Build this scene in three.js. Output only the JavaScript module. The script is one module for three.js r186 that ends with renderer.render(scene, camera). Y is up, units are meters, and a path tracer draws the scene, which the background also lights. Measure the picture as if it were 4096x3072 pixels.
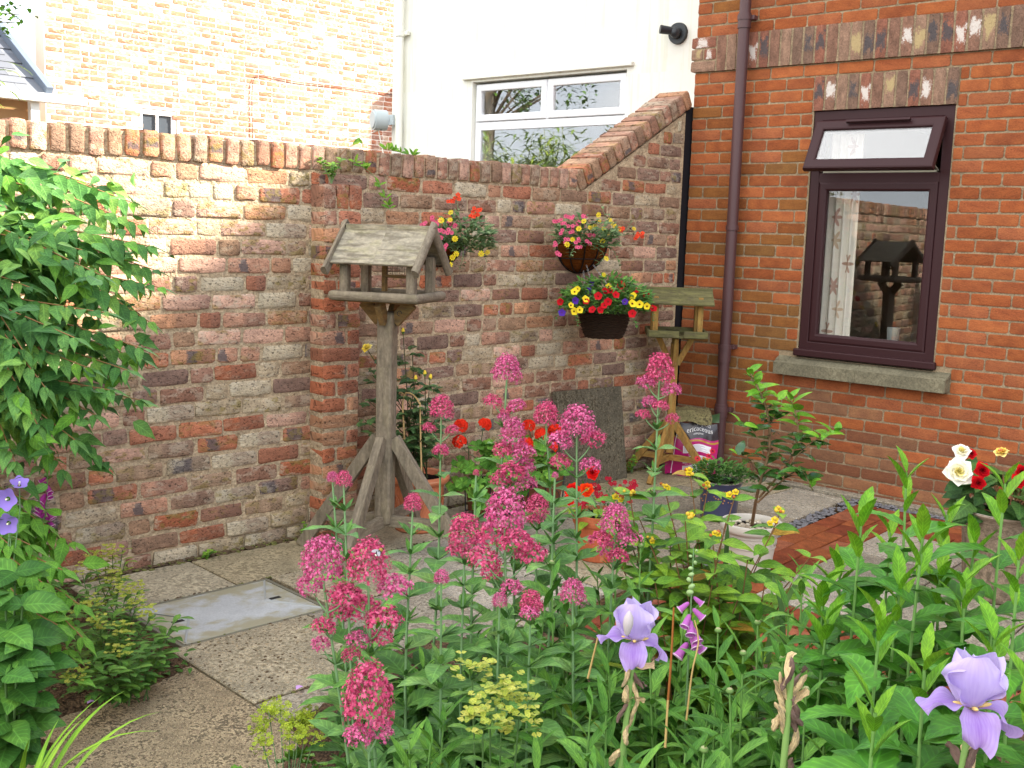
import * as THREE from 'three';
import { mergeGeometries, mergeVertices, toCreasedNormals } from 'three/addons/utils/BufferGeometryUtils.js';
import { RoundedBoxGeometry } from 'three/addons/geometries/RoundedBoxGeometry.js';

// ---------- camera, sky, sun, exposure ----------
const R = Math.PI / 180, V3 = THREE.Vector3;
const scene = new THREE.Scene();
const camera = new THREE.PerspectiveCamera(2 * Math.atan(1536 / 4350) / R, 4 / 3, 0.05, 400);
camera.position.set(0, 1.57, 0);
camera.rotation.set(-8.104 * R, 0, 1.857 * R, 'YXZ');
camera.updateMatrixWorld(true);

const renderer = new THREE.WebGLRenderer({ antialias: true });
renderer.toneMapping = THREE.LinearToneMapping;
renderer.toneMappingExposure = 4.6;
renderer.shadowMap.enabled = true;

// seeded random numbers and noise
function rng(seed) { let a = (seed * 2654435761) >>> 0; return () => { a = (a + 0x6d2b79f5) | 0; let t = Math.imul(a ^ (a >>> 15), 1 | a); t = (t + Math.imul(t ^ (t >>> 7), 61 | t)) ^ t; return ((t ^ (t >>> 14)) >>> 0) / 4294967296; }; }
const rnd = rng(11);
const rr = (a, b, r = rnd) => a + (b - a) * r();
const NT = 256, ntab = (() => { const r = rng(5), t = new Float32Array(NT * NT); for (let i = 0; i < t.length; i++) t[i] = r(); return t; })();
function vnoise(x, y, per = NT) {   // value noise, periodic in per
  const xi = Math.floor(x), yi = Math.floor(y); let fx = x - xi, fy = y - yi; fx = fx * fx * (3 - 2 * fx); fy = fy * fy * (3 - 2 * fy);
  const m = (v) => ((v % per) + per) % per, x0 = m(xi), x1 = m(xi + 1), y0 = m(yi) * NT, y1 = m(yi + 1) * NT;
  const a = ntab[y0 + x0], b = ntab[y0 + x1], c = ntab[y1 + x0], d = ntab[y1 + x1];
  return a + (b - a) * fx + (c - a) * fy + (a - b - c + d) * fx * fy;
}
function fbm(x, y, oct = 4, per = NT) { let s = 0, a = 0.5, n = 0; for (let i = 0; i < oct; i++) { s += a * vnoise(x, y, per); n += a; a *= 0.5; x = x * 2 + 17; y = y * 2 + 31; per = Math.min(NT, per * 2); } return s / n; }
const clamp = (v, a = 0, b = 1) => Math.max(a, Math.min(b, v));
const sst = (a, b, v) => { v = clamp((v - a) / (b - a)); return v * v * (3 - 2 * v); };
const mix = (a, b, t) => a + (b - a) * t;

// the sky: pale summer blue with broken cloud, the same all round
{
  const w = 512, h = 256, data = new Float32Array(w * h * 4);
  for (let j = 0; j < h; j++) for (let i = 0; i < w; i++) {
    const el = ((j + 0.5) / h - 0.5) * Math.PI, az = ((i + 0.5) / w - 0.5) * 2 * Math.PI, y = Math.sin(el), o = (j * w + i) * 4;
    let c;
    if (y >= 0) {
      const k = Math.pow(1 - y, 2.2);
      c = [mix(0.24, 0.6, k), mix(0.32, 0.64, k), mix(0.46, 0.67, k)];
      const px = Math.cos(az) * Math.cos(el) / (y + 0.28), pz = Math.sin(az) * Math.cos(el) / (y + 0.28);
      const cl = sst(0.46, 0.68, fbm(px * 1.3 + 12, pz * 1.3 + 61, 5)) * sst(0.0, 0.12, y);
      const b = 0.66 + 0.25 * fbm(px * 3 + 7, pz * 3 + 3, 3);
      c = [mix(c[0], b, cl * 0.85), mix(c[1], b * 0.985, cl * 0.85), mix(c[2], b * 0.96, cl * 0.85)];
    } else c = [0.16, 0.17, 0.14];
    data[o] = c[0]; data[o + 1] = c[1]; data[o + 2] = c[2]; data[o + 3] = 1;
  }
  const t = new THREE.DataTexture(data, w, h, THREE.RGBAFormat, THREE.FloatType);
  t.mapping = THREE.EquirectangularReflectionMapping; t.magFilter = THREE.LinearFilter; t.minFilter = THREE.LinearFilter; t.wrapS = THREE.RepeatWrapping; t.needsUpdate = true;
  scene.background = t; scene.environment = t;
  scene.environmentIntensity = 1; scene.backgroundIntensity = 1;
}
// the sun stands to the right, behind the brick house, which keeps the patio in shade
const sun = new THREE.DirectionalLight(new THREE.Color(1, 0.93, 0.82), 5);
const sunDir = new V3(0.816, 0.537, -0.211).normalize();
sun.position.copy(sunDir).multiplyScalar(40).add(new V3(-1, 0, -7));
sun.target.position.set(-1, 0, -7);
sun.castShadow = true; sun.shadow.radius = 5; sun.shadow.mapSize.set(4096, 4096);
Object.assign(sun.shadow.camera, { left: -22, right: 22, top: 22, bottom: -22, near: 1, far: 90 });
scene.add(sun, sun.target);

// ---------- helpers: things, parts, geometry ----------
const used = new Map();
function numbered(n) { const k = used.get(n) || 0; used.set(n, k + 1); return k ? n + '_' + String(k).padStart(3, '0') : n; }
function tag(o, label, category, group) { o.userData.label = label; o.userData.category = category; if (group) o.userData.group = group; return o; }
function thing(name, label, category, p = [0, 0, 0], turn = 0, group) {
  const o = new THREE.Group(); o.name = numbered(name); scene.add(o); o.position.set(...p); o.rotation.y = turn; return tag(o, label, category, group);
}
function part(parent, name, geo, mat, label) {
  const m = new THREE.Mesh(geo, mat); m.name = name; m.castShadow = m.receiveShadow = true; parent.add(m); if (label) m.userData.label = label; return m;
}
function structure(name, geo, mat) { const m = new THREE.Mesh(geo, mat); m.name = numbered(name); m.userData.kind = 'structure'; m.castShadow = m.receiveShadow = true; scene.add(m); return m; }
function single(name, label, category, geo, mat, p = [0, 0, 0], turn = 0, group) {
  const m = new THREE.Mesh(geo, mat); m.name = numbered(name); m.castShadow = m.receiveShadow = true; m.position.set(...p); m.rotation.y = turn; scene.add(m); return tag(m, label, category, group);
}
function stuff(parent, name, geo, mat) { const m = part(parent, name, geo, mat); m.userData.kind = 'stuff'; return m; }
const M4 = () => new THREE.Matrix4();
function clean(g) { g = g.index ? g.toNonIndexed() : g; for (const k of Object.keys(g.attributes)) if (!['position', 'normal', 'uv', 'color'].includes(k)) g.deleteAttribute(k); if (!g.attributes.uv) g.setAttribute('uv', new THREE.BufferAttribute(new Float32Array(g.attributes.position.count * 2), 2)); g.morphAttributes = {}; return g; }
function merge(list) { return mergeGeometries(list.map(clean), false); }
function box(w, h, d, x = 0, y = 0, z = 0, b = 0) { const g = b ? new RoundedBoxGeometry(w, h, d, 1, b) : new THREE.BoxGeometry(w, h, d); g.translate(x, y, z); return g; }
function cyl(r0, r1, h, n = 12, x = 0, y = 0, z = 0) { const g = new THREE.CylinderGeometry(r1, r0, h, n); g.translate(x, y + h / 2, z); return g; }   // from y up, r0 at the foot
const lathe = (pts, n = 24) => new THREE.LatheGeometry(pts.map((p) => new THREE.Vector2(...p)), n);
const ball = (r, x = 0, y = 0, z = 0, w = 10, h = 8) => { const g = new THREE.SphereGeometry(r, w, h); g.translate(x, y, z); return g; };
// a bar with square section from a to b
function bar(a, b, w, d = w, roll = 0, bevel = 0.003) {
  const A = new V3(...a), B = new V3(...b), L = A.distanceTo(B), g = bevel ? new RoundedBoxGeometry(w, L, d, 1, bevel) : new THREE.BoxGeometry(w, L, d);
  g.rotateY(roll); g.applyQuaternion(new THREE.Quaternion().setFromUnitVectors(new V3(0, 1, 0), B.clone().sub(A).normalize())); const c = A.add(B).multiplyScalar(0.5); g.translate(c.x, c.y, c.z); return g;
}
// tube through points with radii from r0 to r1
function tube(pts, r0, r1 = r0, n = 5, seg) {
  const vs = pts.map((p) => (p.isVector3 ? p : new V3(...p))), curve = vs.length > 2 ? new THREE.CatmullRomCurve3(vs, false, 'centripetal') : new THREE.LineCurve3(vs[0], vs[1]);
  seg = seg || Math.max(1, (vs.length - 1) * (vs.length > 2 ? 3 : 1)); const g = new THREE.TubeGeometry(curve, seg, 1, n, false), pos = g.attributes.position, c = new V3();
  for (let i = 0; i <= seg; i++) { curve.getPointAt(i / seg, c); const r = mix(r0, r1, i / seg); for (let j = 0; j <= n; j++) { const k = i * (n + 1) + j; pos.setXYZ(k, c.x + (pos.getX(k) - c.x) * r, c.y + (pos.getY(k) - c.y) * r, c.z + (pos.getZ(k) - c.z) * r); } }
  return g;
}
// how large a spot shows in the picture (0 when outside the frame); used to pick which pieces are single parts
const _v = new V3();
function shows(p, size) { _v.copy(p).project(camera); if (_v.z > 1 || Math.abs(_v.x) > 1.05 || Math.abs(_v.y) > 1.05) return 0; return size / camera.position.distanceToSquared(p); }
function jitterGeo(g, amp, f = 30, seed = 0) { const p = g.attributes.position; for (let i = 0; i < p.count; i++) { const x = p.getX(i), y = p.getY(i), z = p.getZ(i); p.setXYZ(i, x + amp * (vnoise(y * f + seed + 9, z * f + x * f) - 0.5), y + amp * (vnoise(x * f + seed, z * f + 40) - 0.5), z + amp * (vnoise(x * f + seed + 70, y * f + 20) - 0.5)); } g.computeVertexNormals(); return g; }

// ---------- textures ----------
function tex(w, h, fn, { srgb = true, repeat = false } = {}) {   // fn(x, y) gives [r, g, b] in 0..255
  const d = new Uint8Array(w * h * 4);
  for (let j = 0; j < h; j++) for (let i = 0; i < w; i++) { const c = fn(i, j), o = (j * w + i) * 4; d[o] = clamp(c[0], 0, 255); d[o + 1] = clamp(c[1], 0, 255); d[o + 2] = clamp(c[2], 0, 255); d[o + 3] = 255; }
  const t = new THREE.DataTexture(d, w, h); t.magFilter = THREE.LinearFilter; t.minFilter = THREE.LinearMipmapLinearFilter; t.generateMipmaps = true;
  if (repeat) t.wrapS = t.wrapT = THREE.RepeatWrapping; if (srgb) t.colorSpace = THREE.SRGBColorSpace; t.needsUpdate = true; return t;
}
const grey = (v) => [v, v, v];
const canvas = (w, h) => { const c = document.createElement('canvas'); c.width = w; c.height = h; return c; };
const std = (o) => new THREE.MeshPhysicalMaterial({ roughness: 0.85, specularIntensity: (o.roughness ?? 0.85) >= 0.8 ? 0.3 : 0.8, ...o });   // rough porous surfaces have little sheen
const phy = (o) => new THREE.MeshPhysicalMaterial({ roughness: 0.85, ...o });
const C = (r, g, b) => new THREE.Color().setRGB(r / 255, g / 255, b / 255, THREE.SRGBColorSpace);
// uv from position along two axes, in metres times k
function planarUV(g, k = 1, ax = 'x', ay = 'y', ox = 0, oy = 0) { const p = g.attributes.position, get = { x: (i) => p.getX(i), y: (i) => p.getY(i), z: (i) => p.getZ(i) }, uv = new Float32Array(p.count * 2); for (let i = 0; i < p.count; i++) { uv[2 * i] = get[ax](i) * k + ox; uv[2 * i + 1] = get[ay](i) * k + oy; } g.setAttribute('uv', new THREE.BufferAttribute(uv, 2)); return g; }
// uv by dominant normal
function boxUV(g, k = 1, ox = 0, oy = 0, along) {
  g = g.index ? g.toNonIndexed() : g; const p = g.attributes.position, n = g.attributes.normal, uv = new Float32Array(p.count * 2);
  for (let i = 0; i < p.count; i++) { const a = Math.abs(n.getX(i)), b = Math.abs(n.getY(i)), c = Math.abs(n.getZ(i)); let u, v; if (b >= a && b >= c) { u = p.getX(i); v = p.getZ(i); } else if (a >= c) { u = p.getZ(i); v = p.getY(i); } else { u = p.getX(i); v = p.getY(i); } if (along === 'y') [u, v] = [v, u]; uv[2 * i] = u * k + ox; uv[2 * i + 1] = v * k + oy; }
  g.setAttribute('uv', new THREE.BufferAttribute(uv, 2)); return g;
}

// ---------- materials of the setting ----------
// brick faces: an atlas of single faces, each with its own burn, bloom and pits
function brickAtlas(cols, rows, tw, th, face) {
  const w = cols * tw, h = rows * th, faces = []; for (let i = 0; i < cols * rows; i++) faces.push(face(i));
  const map = tex(w, h, (x, y) => { const i = Math.floor(y / th) * cols + Math.floor(x / tw); return faces[i]((x % tw) / tw, (y % th) / th, i); });
  const bump = tex(w, h, (x, y) => { const i = Math.floor(y / th) * cols + Math.floor(x / tw), s = i * 13.7; const u = x * 0.13, v = y * 0.13; return grey(150 + 90 * (fbm(u + s, v, 4) - 0.5) - 70 * sst(0.62, 0.75, fbm(u * 2.2 + s, v * 2.2 + 50, 2))); }, { srgb: false });
  return { map, bump, cols, rows, tw, th };
}
function oldFace(i) {
  const r = rng(900 + i), kind = i % 16;
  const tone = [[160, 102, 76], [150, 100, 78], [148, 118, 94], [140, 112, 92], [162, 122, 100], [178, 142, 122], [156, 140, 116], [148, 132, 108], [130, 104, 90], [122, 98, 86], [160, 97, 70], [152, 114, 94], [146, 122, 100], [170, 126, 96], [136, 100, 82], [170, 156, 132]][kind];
  const k = rr(1.0, 1.16, r), sx = rr(0, 200, r), sy = rr(0, 200, r), bloom = r() < 0.7 ? rr(0.15, 0.6, r) : 0, lime = kind === 6 || kind === 7 || kind === 15 ? 0.6 : bloom, spot = r() < 0.16, sp0 = rr(0.1, 0.7, r), spw = rr(0.1, 0.24, r), moss = r() < 0.38 ? rr(0.3, 0.65, r) : 0, band = r() < 0.35, b0 = rr(0.25, 0.75, r);
  return (u, v) => {
    const n = fbm(u * 6 + sx, v * 3 + sy, 4) - 0.5, f = fbm(u * 44 + sx, v * 22 + sy, 3) - 0.5; let m = k * (1 + 0.34 * n + 0.3 * f), c = [tone[0] * m, tone[1] * m, tone[2] * m];
    if (band) { const t = 0.35 * sst(b0 - 0.04, b0 + 0.04, u + 0.1 * n); c = [mix(c[0], 118, t), mix(c[1], 92, t), mix(c[2], 82, t)]; }
    if (spot) { const t = 0.75 * (1 - sst(spw * 0.7, spw, Math.abs(u - sp0) + 0.12 * (n + f))) * (1 - sst(0.32, 0.45, Math.abs(v - 0.5) + 0.1 * n)); c = [mix(c[0], 92, t), mix(c[1], 86, t), mix(c[2], 88, t)]; }
    const bl = lime * sst(0.5, 0.68, fbm(u * 5 + sy, v * 3.5 + sx, 4) + 0.25 * f); c = [mix(c[0], 186, bl), mix(c[1], 174, bl), mix(c[2], 152, bl)];
    if (moss) { const t = moss * sst(0.52, 0.66, fbm(u * 7 + 90 + sx, v * 4 + sy, 4) + 0.2 * f); c = [mix(c[0], 132, t), mix(c[1], 116, t), mix(c[2], 62, t)]; }
    const pit = sst(0.66, 0.74, fbm(u * 26 + sx, v * 13 + 77, 3)) * 0.35; return [c[0] * (1 - pit), c[1] * (1 - pit), c[2] * (1 - pit)];
  };
}
function paleFace(i) {   // pink stocks, paled in colour to stand in for the glare of the sun
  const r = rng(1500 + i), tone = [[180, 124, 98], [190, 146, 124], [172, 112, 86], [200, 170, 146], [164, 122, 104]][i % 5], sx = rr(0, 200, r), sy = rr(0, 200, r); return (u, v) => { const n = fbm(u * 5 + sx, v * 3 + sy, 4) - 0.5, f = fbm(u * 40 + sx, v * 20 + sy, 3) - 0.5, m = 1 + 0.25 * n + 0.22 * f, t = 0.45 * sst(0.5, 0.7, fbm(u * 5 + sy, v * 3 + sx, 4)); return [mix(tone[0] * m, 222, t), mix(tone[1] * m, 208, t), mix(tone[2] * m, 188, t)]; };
}
function houseFace(i) {   // 0-19 orange red, 20-25 olive tinged, 26-31 brown buff
  const r = rng(300 + i), tone = i < 20 ? [[152, 86, 50], [147, 81, 47], [156, 90, 54], [143, 80, 49], [150, 88, 57]][i % 5] : i < 26 ? [[134, 86, 46], [128, 88, 50], [139, 82, 45]][i % 3] : [[138, 96, 68], [130, 92, 68], [122, 78, 56]][i % 3];
  const k = rr(0.94, 1.06, r), sx = rr(0, 200, r), sy = rr(0, 200, r), mark = r() < 0.3;
  return (u, v) => {
    const n = fbm(u * 4 + sx, v * 2 + sy, 3) - 0.5, f = fbm(u * 50 + sx, v * 25 + sy, 3) - 0.5, m = k * (1 + 0.2 * n + 0.26 * f); let c = [tone[0] * m, tone[1] * m * (1 + 0.06 * n), tone[2] * m];
    const cr = sst(0.475, 0.5, fbm(u * 9 + sy, v * 16 + sx, 3)) * (1 - sst(0.5, 0.525, fbm(u * 9 + sy, v * 16 + sx, 3))) * (mark ? 0.35 : 0.12); return [c[0] * (1 - cr), c[1] * (1 - cr), c[2] * (1 - cr)];
  };
}
function soldierFace(i) {   // purple brown multi-stock bricks, some with white or black blotches
  const r = rng(500 + i), tone = [[126, 94, 78], [130, 86, 70], [114, 90, 76], [136, 108, 90]][i % 4], what = [0, 1, 2, 0, 1, 2, 0, 3][i % 8], sx = rr(0, 200, r), sy = rr(0, 200, r), c0 = rr(0.4, 0.62, r);
  return (u, v) => {
    const n = fbm(u * 5 + sx, v * 3 + sy, 4) - 0.5, f = fbm(u * 40 + sx, v * 20 + sy, 3) - 0.5, m = 1 + 0.35 * n + 0.35 * f; let c = [tone[0] * m, tone[1] * m, tone[2] * m];
    const d = Math.max(Math.abs(u - c0) * 1.5, Math.abs(v - 0.5) * 0.8) + 0.55 * n + 0.35 * f, t = 0.85 * (1 - sst(0.2, 0.38, d));
    if (what === 1) c = [mix(c[0], 214, t), mix(c[1], 208, t), mix(c[2], 200, t)]; else if (what === 2) c = [mix(c[0], 78, t), mix(c[1], 74, t), mix(c[2], 76, t)]; else if (what === 3) c = [mix(c[0], 176, t), mix(c[1], 156, t), mix(c[2], 112, t)];
    return c;
  };
}
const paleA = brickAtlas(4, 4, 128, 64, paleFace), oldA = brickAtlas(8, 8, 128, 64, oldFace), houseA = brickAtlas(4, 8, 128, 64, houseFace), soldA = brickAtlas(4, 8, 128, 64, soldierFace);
const oldBrickM = std({ map: oldA.map, bumpMap: oldA.bump, bumpScale: 0.006, roughness: 0.95 });
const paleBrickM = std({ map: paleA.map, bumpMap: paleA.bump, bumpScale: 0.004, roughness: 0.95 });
const houseBrickM = std({ map: houseA.map, bumpMap: houseA.bump, bumpScale: 0.002, roughness: 0.9 });
const soldBrickM = std({ map: soldA.map, bumpMap: soldA.bump, bumpScale: 0.006, roughness: 0.95 });
// one brick, front towards +z, centred on x and y, face at z = 0
function brickGeo(atlas, tile, w, h, d, edge, rough, seed, o = {}) {
  const r = rng(seed), us = [0, o.header ? 0.1 : 0.05, 0.5, o.header ? 0.9 : 0.95, 1], vs = [0, 0.14, 0.86, 1], nx = us.length, ny = vs.length, pos = [], uv = [], idx = [];
  const c0 = (tile % atlas.cols) / atlas.cols, r0 = Math.floor(tile / atlas.cols) / atlas.rows, cw = 1 / atlas.cols, rh = 1 / atlas.rows, U = (u, v) => { if (o.turn) [u, v] = [v, u]; const k = o.header ? 0.5 : 1; return [c0 + cw * (0.02 + 0.96 * u * k + (o.header ? 0.25 * (seed % 3) : 0)), r0 + rh * (0.03 + 0.94 * v)]; };
  for (let j = 0; j < ny; j++) for (let i = 0; i < nx; i++) {
    const ex = i === 0 || i === nx - 1, ey = j === 0 || j === ny - 1; let x = (us[i] - 0.5) * w, y = (vs[j] - 0.5) * h, z = (ex || ey ? -edge : 0) - (ex && ey ? edge * 0.8 : 0);
    if (ex && ey) { x *= 1 - 0.06 * (0.1 / w) - r() * rough / w; y *= 0.93; }
    x += rr(-1, 1, r) * rough * (ex ? 1 : 0.6); y += rr(-1, 1, r) * rough * (ey ? 0.8 : 0.4); z += rr(-1, 1, r) * rough * 0.6; pos.push(x, y, z); uv.push(...U(us[i], vs[j]));
  }
  for (let j = 0; j < ny - 1; j++) for (let i = 0; i < nx - 1; i++) { const a = j * nx + i; idx.push(a, a + 1, a + nx + 1, a, a + nx + 1, a + nx); }
  const ring = []; for (let i = 0; i < nx - 1; i++) ring.push(i); for (let j = 0; j < ny - 1; j++) ring.push(j * nx + nx - 1); for (let i = nx - 1; i > 0; i--) ring.push((ny - 1) * nx + i); for (let j = ny - 1; j > 0; j--) ring.push(j * nx);
  const b = pos.length / 3; const uc = U(0.5, 0.5); for (const k of ring) { pos.push(pos[3 * k], pos[3 * k + 1], pos[3 * k + 2], pos[3 * k], pos[3 * k + 1], -d); const bu = uv[2 * k], bv = uv[2 * k + 1], q = 0.85; uv.push(bu, bv, mix(bu, uc[0], Math.abs(bu - uc[0]) > 0.3 * cw * (o.header ? 0.5 : 1) ? q : 0), mix(bv, uc[1], Math.abs(bv - uc[1]) > 0.3 * rh ? q : 0)); }
  for (let k = 0; k < ring.length; k++) { const a = b + 2 * k, c = b + 2 * ((k + 1) % ring.length); idx.push(a, a + 1, c + 1, a, c + 1, c); }
  const g = new THREE.BufferGeometry(); g.setAttribute('position', new THREE.Float32BufferAttribute(pos, 3)); g.setAttribute('uv', new THREE.Float32BufferAttribute(uv, 2)); g.setIndex(idx); g.computeVertexNormals(); return g;
}
// lay bricks on parent: the 300 that show largest are single parts, the others one part
function lay(parent, name, rest, list, mat, limit = 300) {
  parent.updateMatrixWorld(true);
  for (const b of list) { b.m = new THREE.Matrix4().compose(new V3(...b.p), new THREE.Quaternion().setFromEuler(new THREE.Euler(...(b.r || [0, 0, 0]))), new V3(...(b.s || [1, 1, 1]))); b.a = shows(new V3(...b.p).applyMatrix4(parent.matrixWorld), b.area || 1); }
  const order = [...list].sort((x, y) => y.a - x.a), mass = [];
  order.forEach((b, i) => { if (i < limit && b.a > 0) { const m = part(parent, name, b.g, b.mat || mat); m.applyMatrix4(b.m); } else mass.push(b.g.clone().applyMatrix4(b.m)); });
  if (mass.length) { const s = part(parent, rest, merge(mass), mat); s.userData.kind = 'stuff'; }
}
const mortarT = tex(256, 256, (x, y) => { const n = fbm(x / 16, y / 16, 4, 16) - 0.5, f = fbm(x / 3 , y / 3, 2, 86) - 0.5, m = 1 + 0.3 * n + 0.35 * f; return [176 * m, 156 * m, 128 * m]; }, { repeat: true });
const noiseB = tex(256, 256, (x, y) => grey(128 + 120 * (fbm(x / 8, y / 8, 5, 32) - 0.5) * 2), { srgb: false, repeat: true });
const mortarM = std({ map: mortarT, bumpMap: noiseB, bumpScale: 0.012, roughness: 1 });
const mortarHouseM = std({ map: mortarT, color: C(206, 204, 200), bumpMap: noiseB, bumpScale: 0.004, roughness: 1 });
const renderM = std({ color: new THREE.Color(0.86, 0.86, 0.8), bumpMap: noiseB, bumpScale: 0.002, roughness: 0.9,
  map: tex(256, 256, (x, y) => { const n = fbm(x / 40, y / 40, 4, 7) - 0.5, s = sst(0.52, 0.8, fbm(x / 5, y / 90, 4, 51)), m = 248 * (1 + 0.06 * n - 0.035 * s); return [m, m, m * (0.99 - 0.03 * s)]; }, { repeat: true }) });
// concrete: fine speckle with dirt and lichen
function concrete(base, spread, dirt, chips) {
  return tex(512, 512, (x, y) => {
    const n = fbm(x / 90, y / 90, 4, 6) - 0.5, f = vnoise(x / 1.6, y / 1.6) - 0.5, g = fbm(x / 7, y / 7, 3, 73) - 0.5; let m = 1 + 0.45 * n + spread * f + 0.25 * g, c = [base[0] * m, base[1] * m, base[2] * m];
    const d = dirt * sst(0.55, 0.72, fbm(x / 9 + 9, y / 9 + 50, 5, 57) + 0.5 * n); c = [mix(c[0], 62, d), mix(c[1], 56, d), mix(c[2], 44, d)];
    if (chips) { const q = vnoise(x / 5 + 31, y / 5 + 11), t = chips * sst(0.72, 0.86, q); const w = vnoise(x / 9 + 71, y / 9) > 0.5; c = w ? [mix(c[0], 190, t), mix(c[1], 168, t), mix(c[2], 132, t)] : [mix(c[0], 150, t), mix(c[1], 128, t), mix(c[2], 104, t)]; }
    return c;
  }, { repeat: true });
}
const slabT = concrete([154, 146, 131], 0.55, 0.34, 0.5), sandT = concrete([164, 153, 128], 0.35, 0.34, 0.15), aggT = concrete([156, 138, 108], 0.4, 0.6, 1.1);
const aggB = tex(512, 512, (x, y) => grey(120 + 130 * sst(0.55, 0.9, vnoise(x / 5 + 31, y / 5 + 11)) - 60 * sst(0.5, 0.7, fbm(x / 9 + 9, y / 9 + 50, 5, 57))), { srgb: false, repeat: true });
const slabMs = [C(255, 255, 255), C(240, 236, 228), C(228, 226, 222), C(250, 244, 226)].map((c) => std({ map: slabT, color: c, bumpMap: noiseB, bumpScale: 0.003, roughness: 0.95 }));
const sandMs = [C(255, 255, 255), C(238, 234, 224)].map((c) => std({ map: sandT, color: c, bumpMap: noiseB, bumpScale: 0.003, roughness: 0.95 }));
const aggM = std({ map: aggT, bumpMap: aggB, bumpScale: 0.008, roughness: 0.95 });
const soilT = tex(256, 256, (x, y) => { const n = fbm(x / 20, y / 20, 4, 13) - 0.5, f = vnoise(x / 2.2, y / 2.2, 116) - 0.5, m = 1 + 0.7 * n + 0.7 * f; return [84 * m, 66 * m, 48 * m]; }, { repeat: true });
const soilM = std({ map: soilT, bumpMap: noiseB, bumpScale: 0.03, roughness: 1 });
const groundM = std({ map: soilT, color: C(235, 225, 205), roughness: 1, bumpMap: noiseB, bumpScale: 0.02 });
// wood: weathered grain running along u
function wood(base, dark, green, seed = 0) {
  return tex(512, 128, (x, y) => {
    const g = fbm(x / 60 + seed, y / 2.6 + seed, 4) - 0.5, n = fbm(x / 46 + 7 + seed, y / 16, 4) - 0.5, k = fbm(x / 12, y / 1.4 + seed, 2) - 0.5; let m = 1 + 0.34 * g + 0.16 * n + 0.22 * k, c = [base[0] * m, base[1] * m, base[2] * m];
    const t = dark * 0.7 * sst(0.5, 0.78, fbm(x / 90 + 50 + seed, y / 3.2 + 20, 4)); c = [mix(c[0], 86, t), mix(c[1], 78, t), mix(c[2], 66, t)];
    const q = green * 0.7 * sst(0.45, 0.75, fbm(x / 80 + 90 + seed, y / 5 + 60, 4)); return [mix(c[0], 150, q), mix(c[1], 148, q), mix(c[2], 86, q)];
  }, { repeat: true });
}
const woodGreyM = std({ map: wood([126, 115, 98], 0.5, 0.1), bumpMap: noiseB, bumpScale: 0.002, roughness: 0.9 });
const woodRoofM = std({ map: wood([146, 137, 118], 0.8, 0.22, 33), bumpMap: noiseB, bumpScale: 0.003, roughness: 0.9 });
const woodBrownM = std({ map: wood([124, 98, 62], 0.5, 0.2, 12), roughness: 0.85 });
const woodTanM = std({ map: wood([148, 112, 60], 0.3, 0.45, 55), roughness: 0.85 });
const woodMossM = std({ map: wood([96, 92, 62], 0.6, 0.4, 71), roughness: 0.95 });
const terracottaT = tex(256, 256, (x, y) => { const n = fbm(x / 30, y / 30, 4, 9) - 0.5, f = vnoise(x / 2, y / 2, 128) - 0.5, m = 1 + 0.25 * n + 0.12 * f, t = 0.35 * sst(0.55, 0.75, fbm(x / 22 + 50, y / 22, 4)); return [mix(190 * m, 205, t), mix(116 * m, 180, t), mix(82 * m, 150, t)]; }, { repeat: true });
const terracottaM = std({ map: terracottaT, roughness: 0.9, bumpMap: noiseB, bumpScale: 0.001 });
const orangePotM = std({ map: terracottaT, color: C(236, 205, 180), roughness: 0.7 });

// ---------- ground, paving ----------
const K = [1.15, 0, -7.484], AW = 44.134 * R, AH = -40.506 * R;   // the corner where old wall and house meet; turns of wall and house
const dW = new V3(-Math.cos(AW), 0, Math.sin(AW)), nW = new V3(Math.sin(AW), 0, Math.cos(AW)), dH = new V3(Math.cos(AH), 0, -Math.sin(AH)), nH = new V3(Math.sin(AH), 0, Math.cos(AH)), KV = new V3(...K);
const wallAt = (t, y, o) => KV.clone().addScaledVector(dW, t).addScaledVector(nW, o).setY(y).toArray();
const houseAt = (s, y, o) => KV.clone().addScaledVector(dH, s).addScaledVector(nH, o).setY(y).toArray();
{
  const g = new THREE.PlaneGeometry(240, 240); g.rotateX(-Math.PI / 2); planarUV(g, 1.2, 'x', 'z'); g.translate(0, -0.022, 0);
  structure('ground', g, groundM);
}
function clipPoly(poly, a, b, c) {   // keep a x + b z <= c
  const out = []; for (let i = 0; i < poly.length; i++) { const p = poly[i], q = poly[(i + 1) % poly.length], dp = a * p[0] + b * p[1] - c, dq = a * q[0] + b * q[1] - c; if (dp <= 0) out.push(p); if (dp * dq < 0) { const t = dp / (dp - dq); out.push([mix(p[0], q[0], t), mix(p[1], q[1], t)]); } } return out;
}
// a flat piece of polygon outline [x, z] with top at y
function flag(poly, top, thick, bevel = 0.004, k = 1.6, ox = 0, oy = 0) {
  const s = new THREE.Shape(poly.map((p) => new THREE.Vector2(p[0], -p[1]))), g = new THREE.ExtrudeGeometry(s, { depth: thick - bevel, bevelEnabled: bevel > 0, bevelSize: bevel, bevelThickness: bevel, bevelOffset: -bevel, bevelSegments: 1, curveSegments: 6 });
  g.rotateX(-Math.PI / 2); g.translate(0, top - thick, 0); return boxUV(g, k, ox, oy);
}
const patio = new THREE.Group(); patio.name = 'patio'; patio.userData.kind = 'structure'; scene.add(patio);
const XZ = (v) => [v[0], v[2]];
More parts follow.
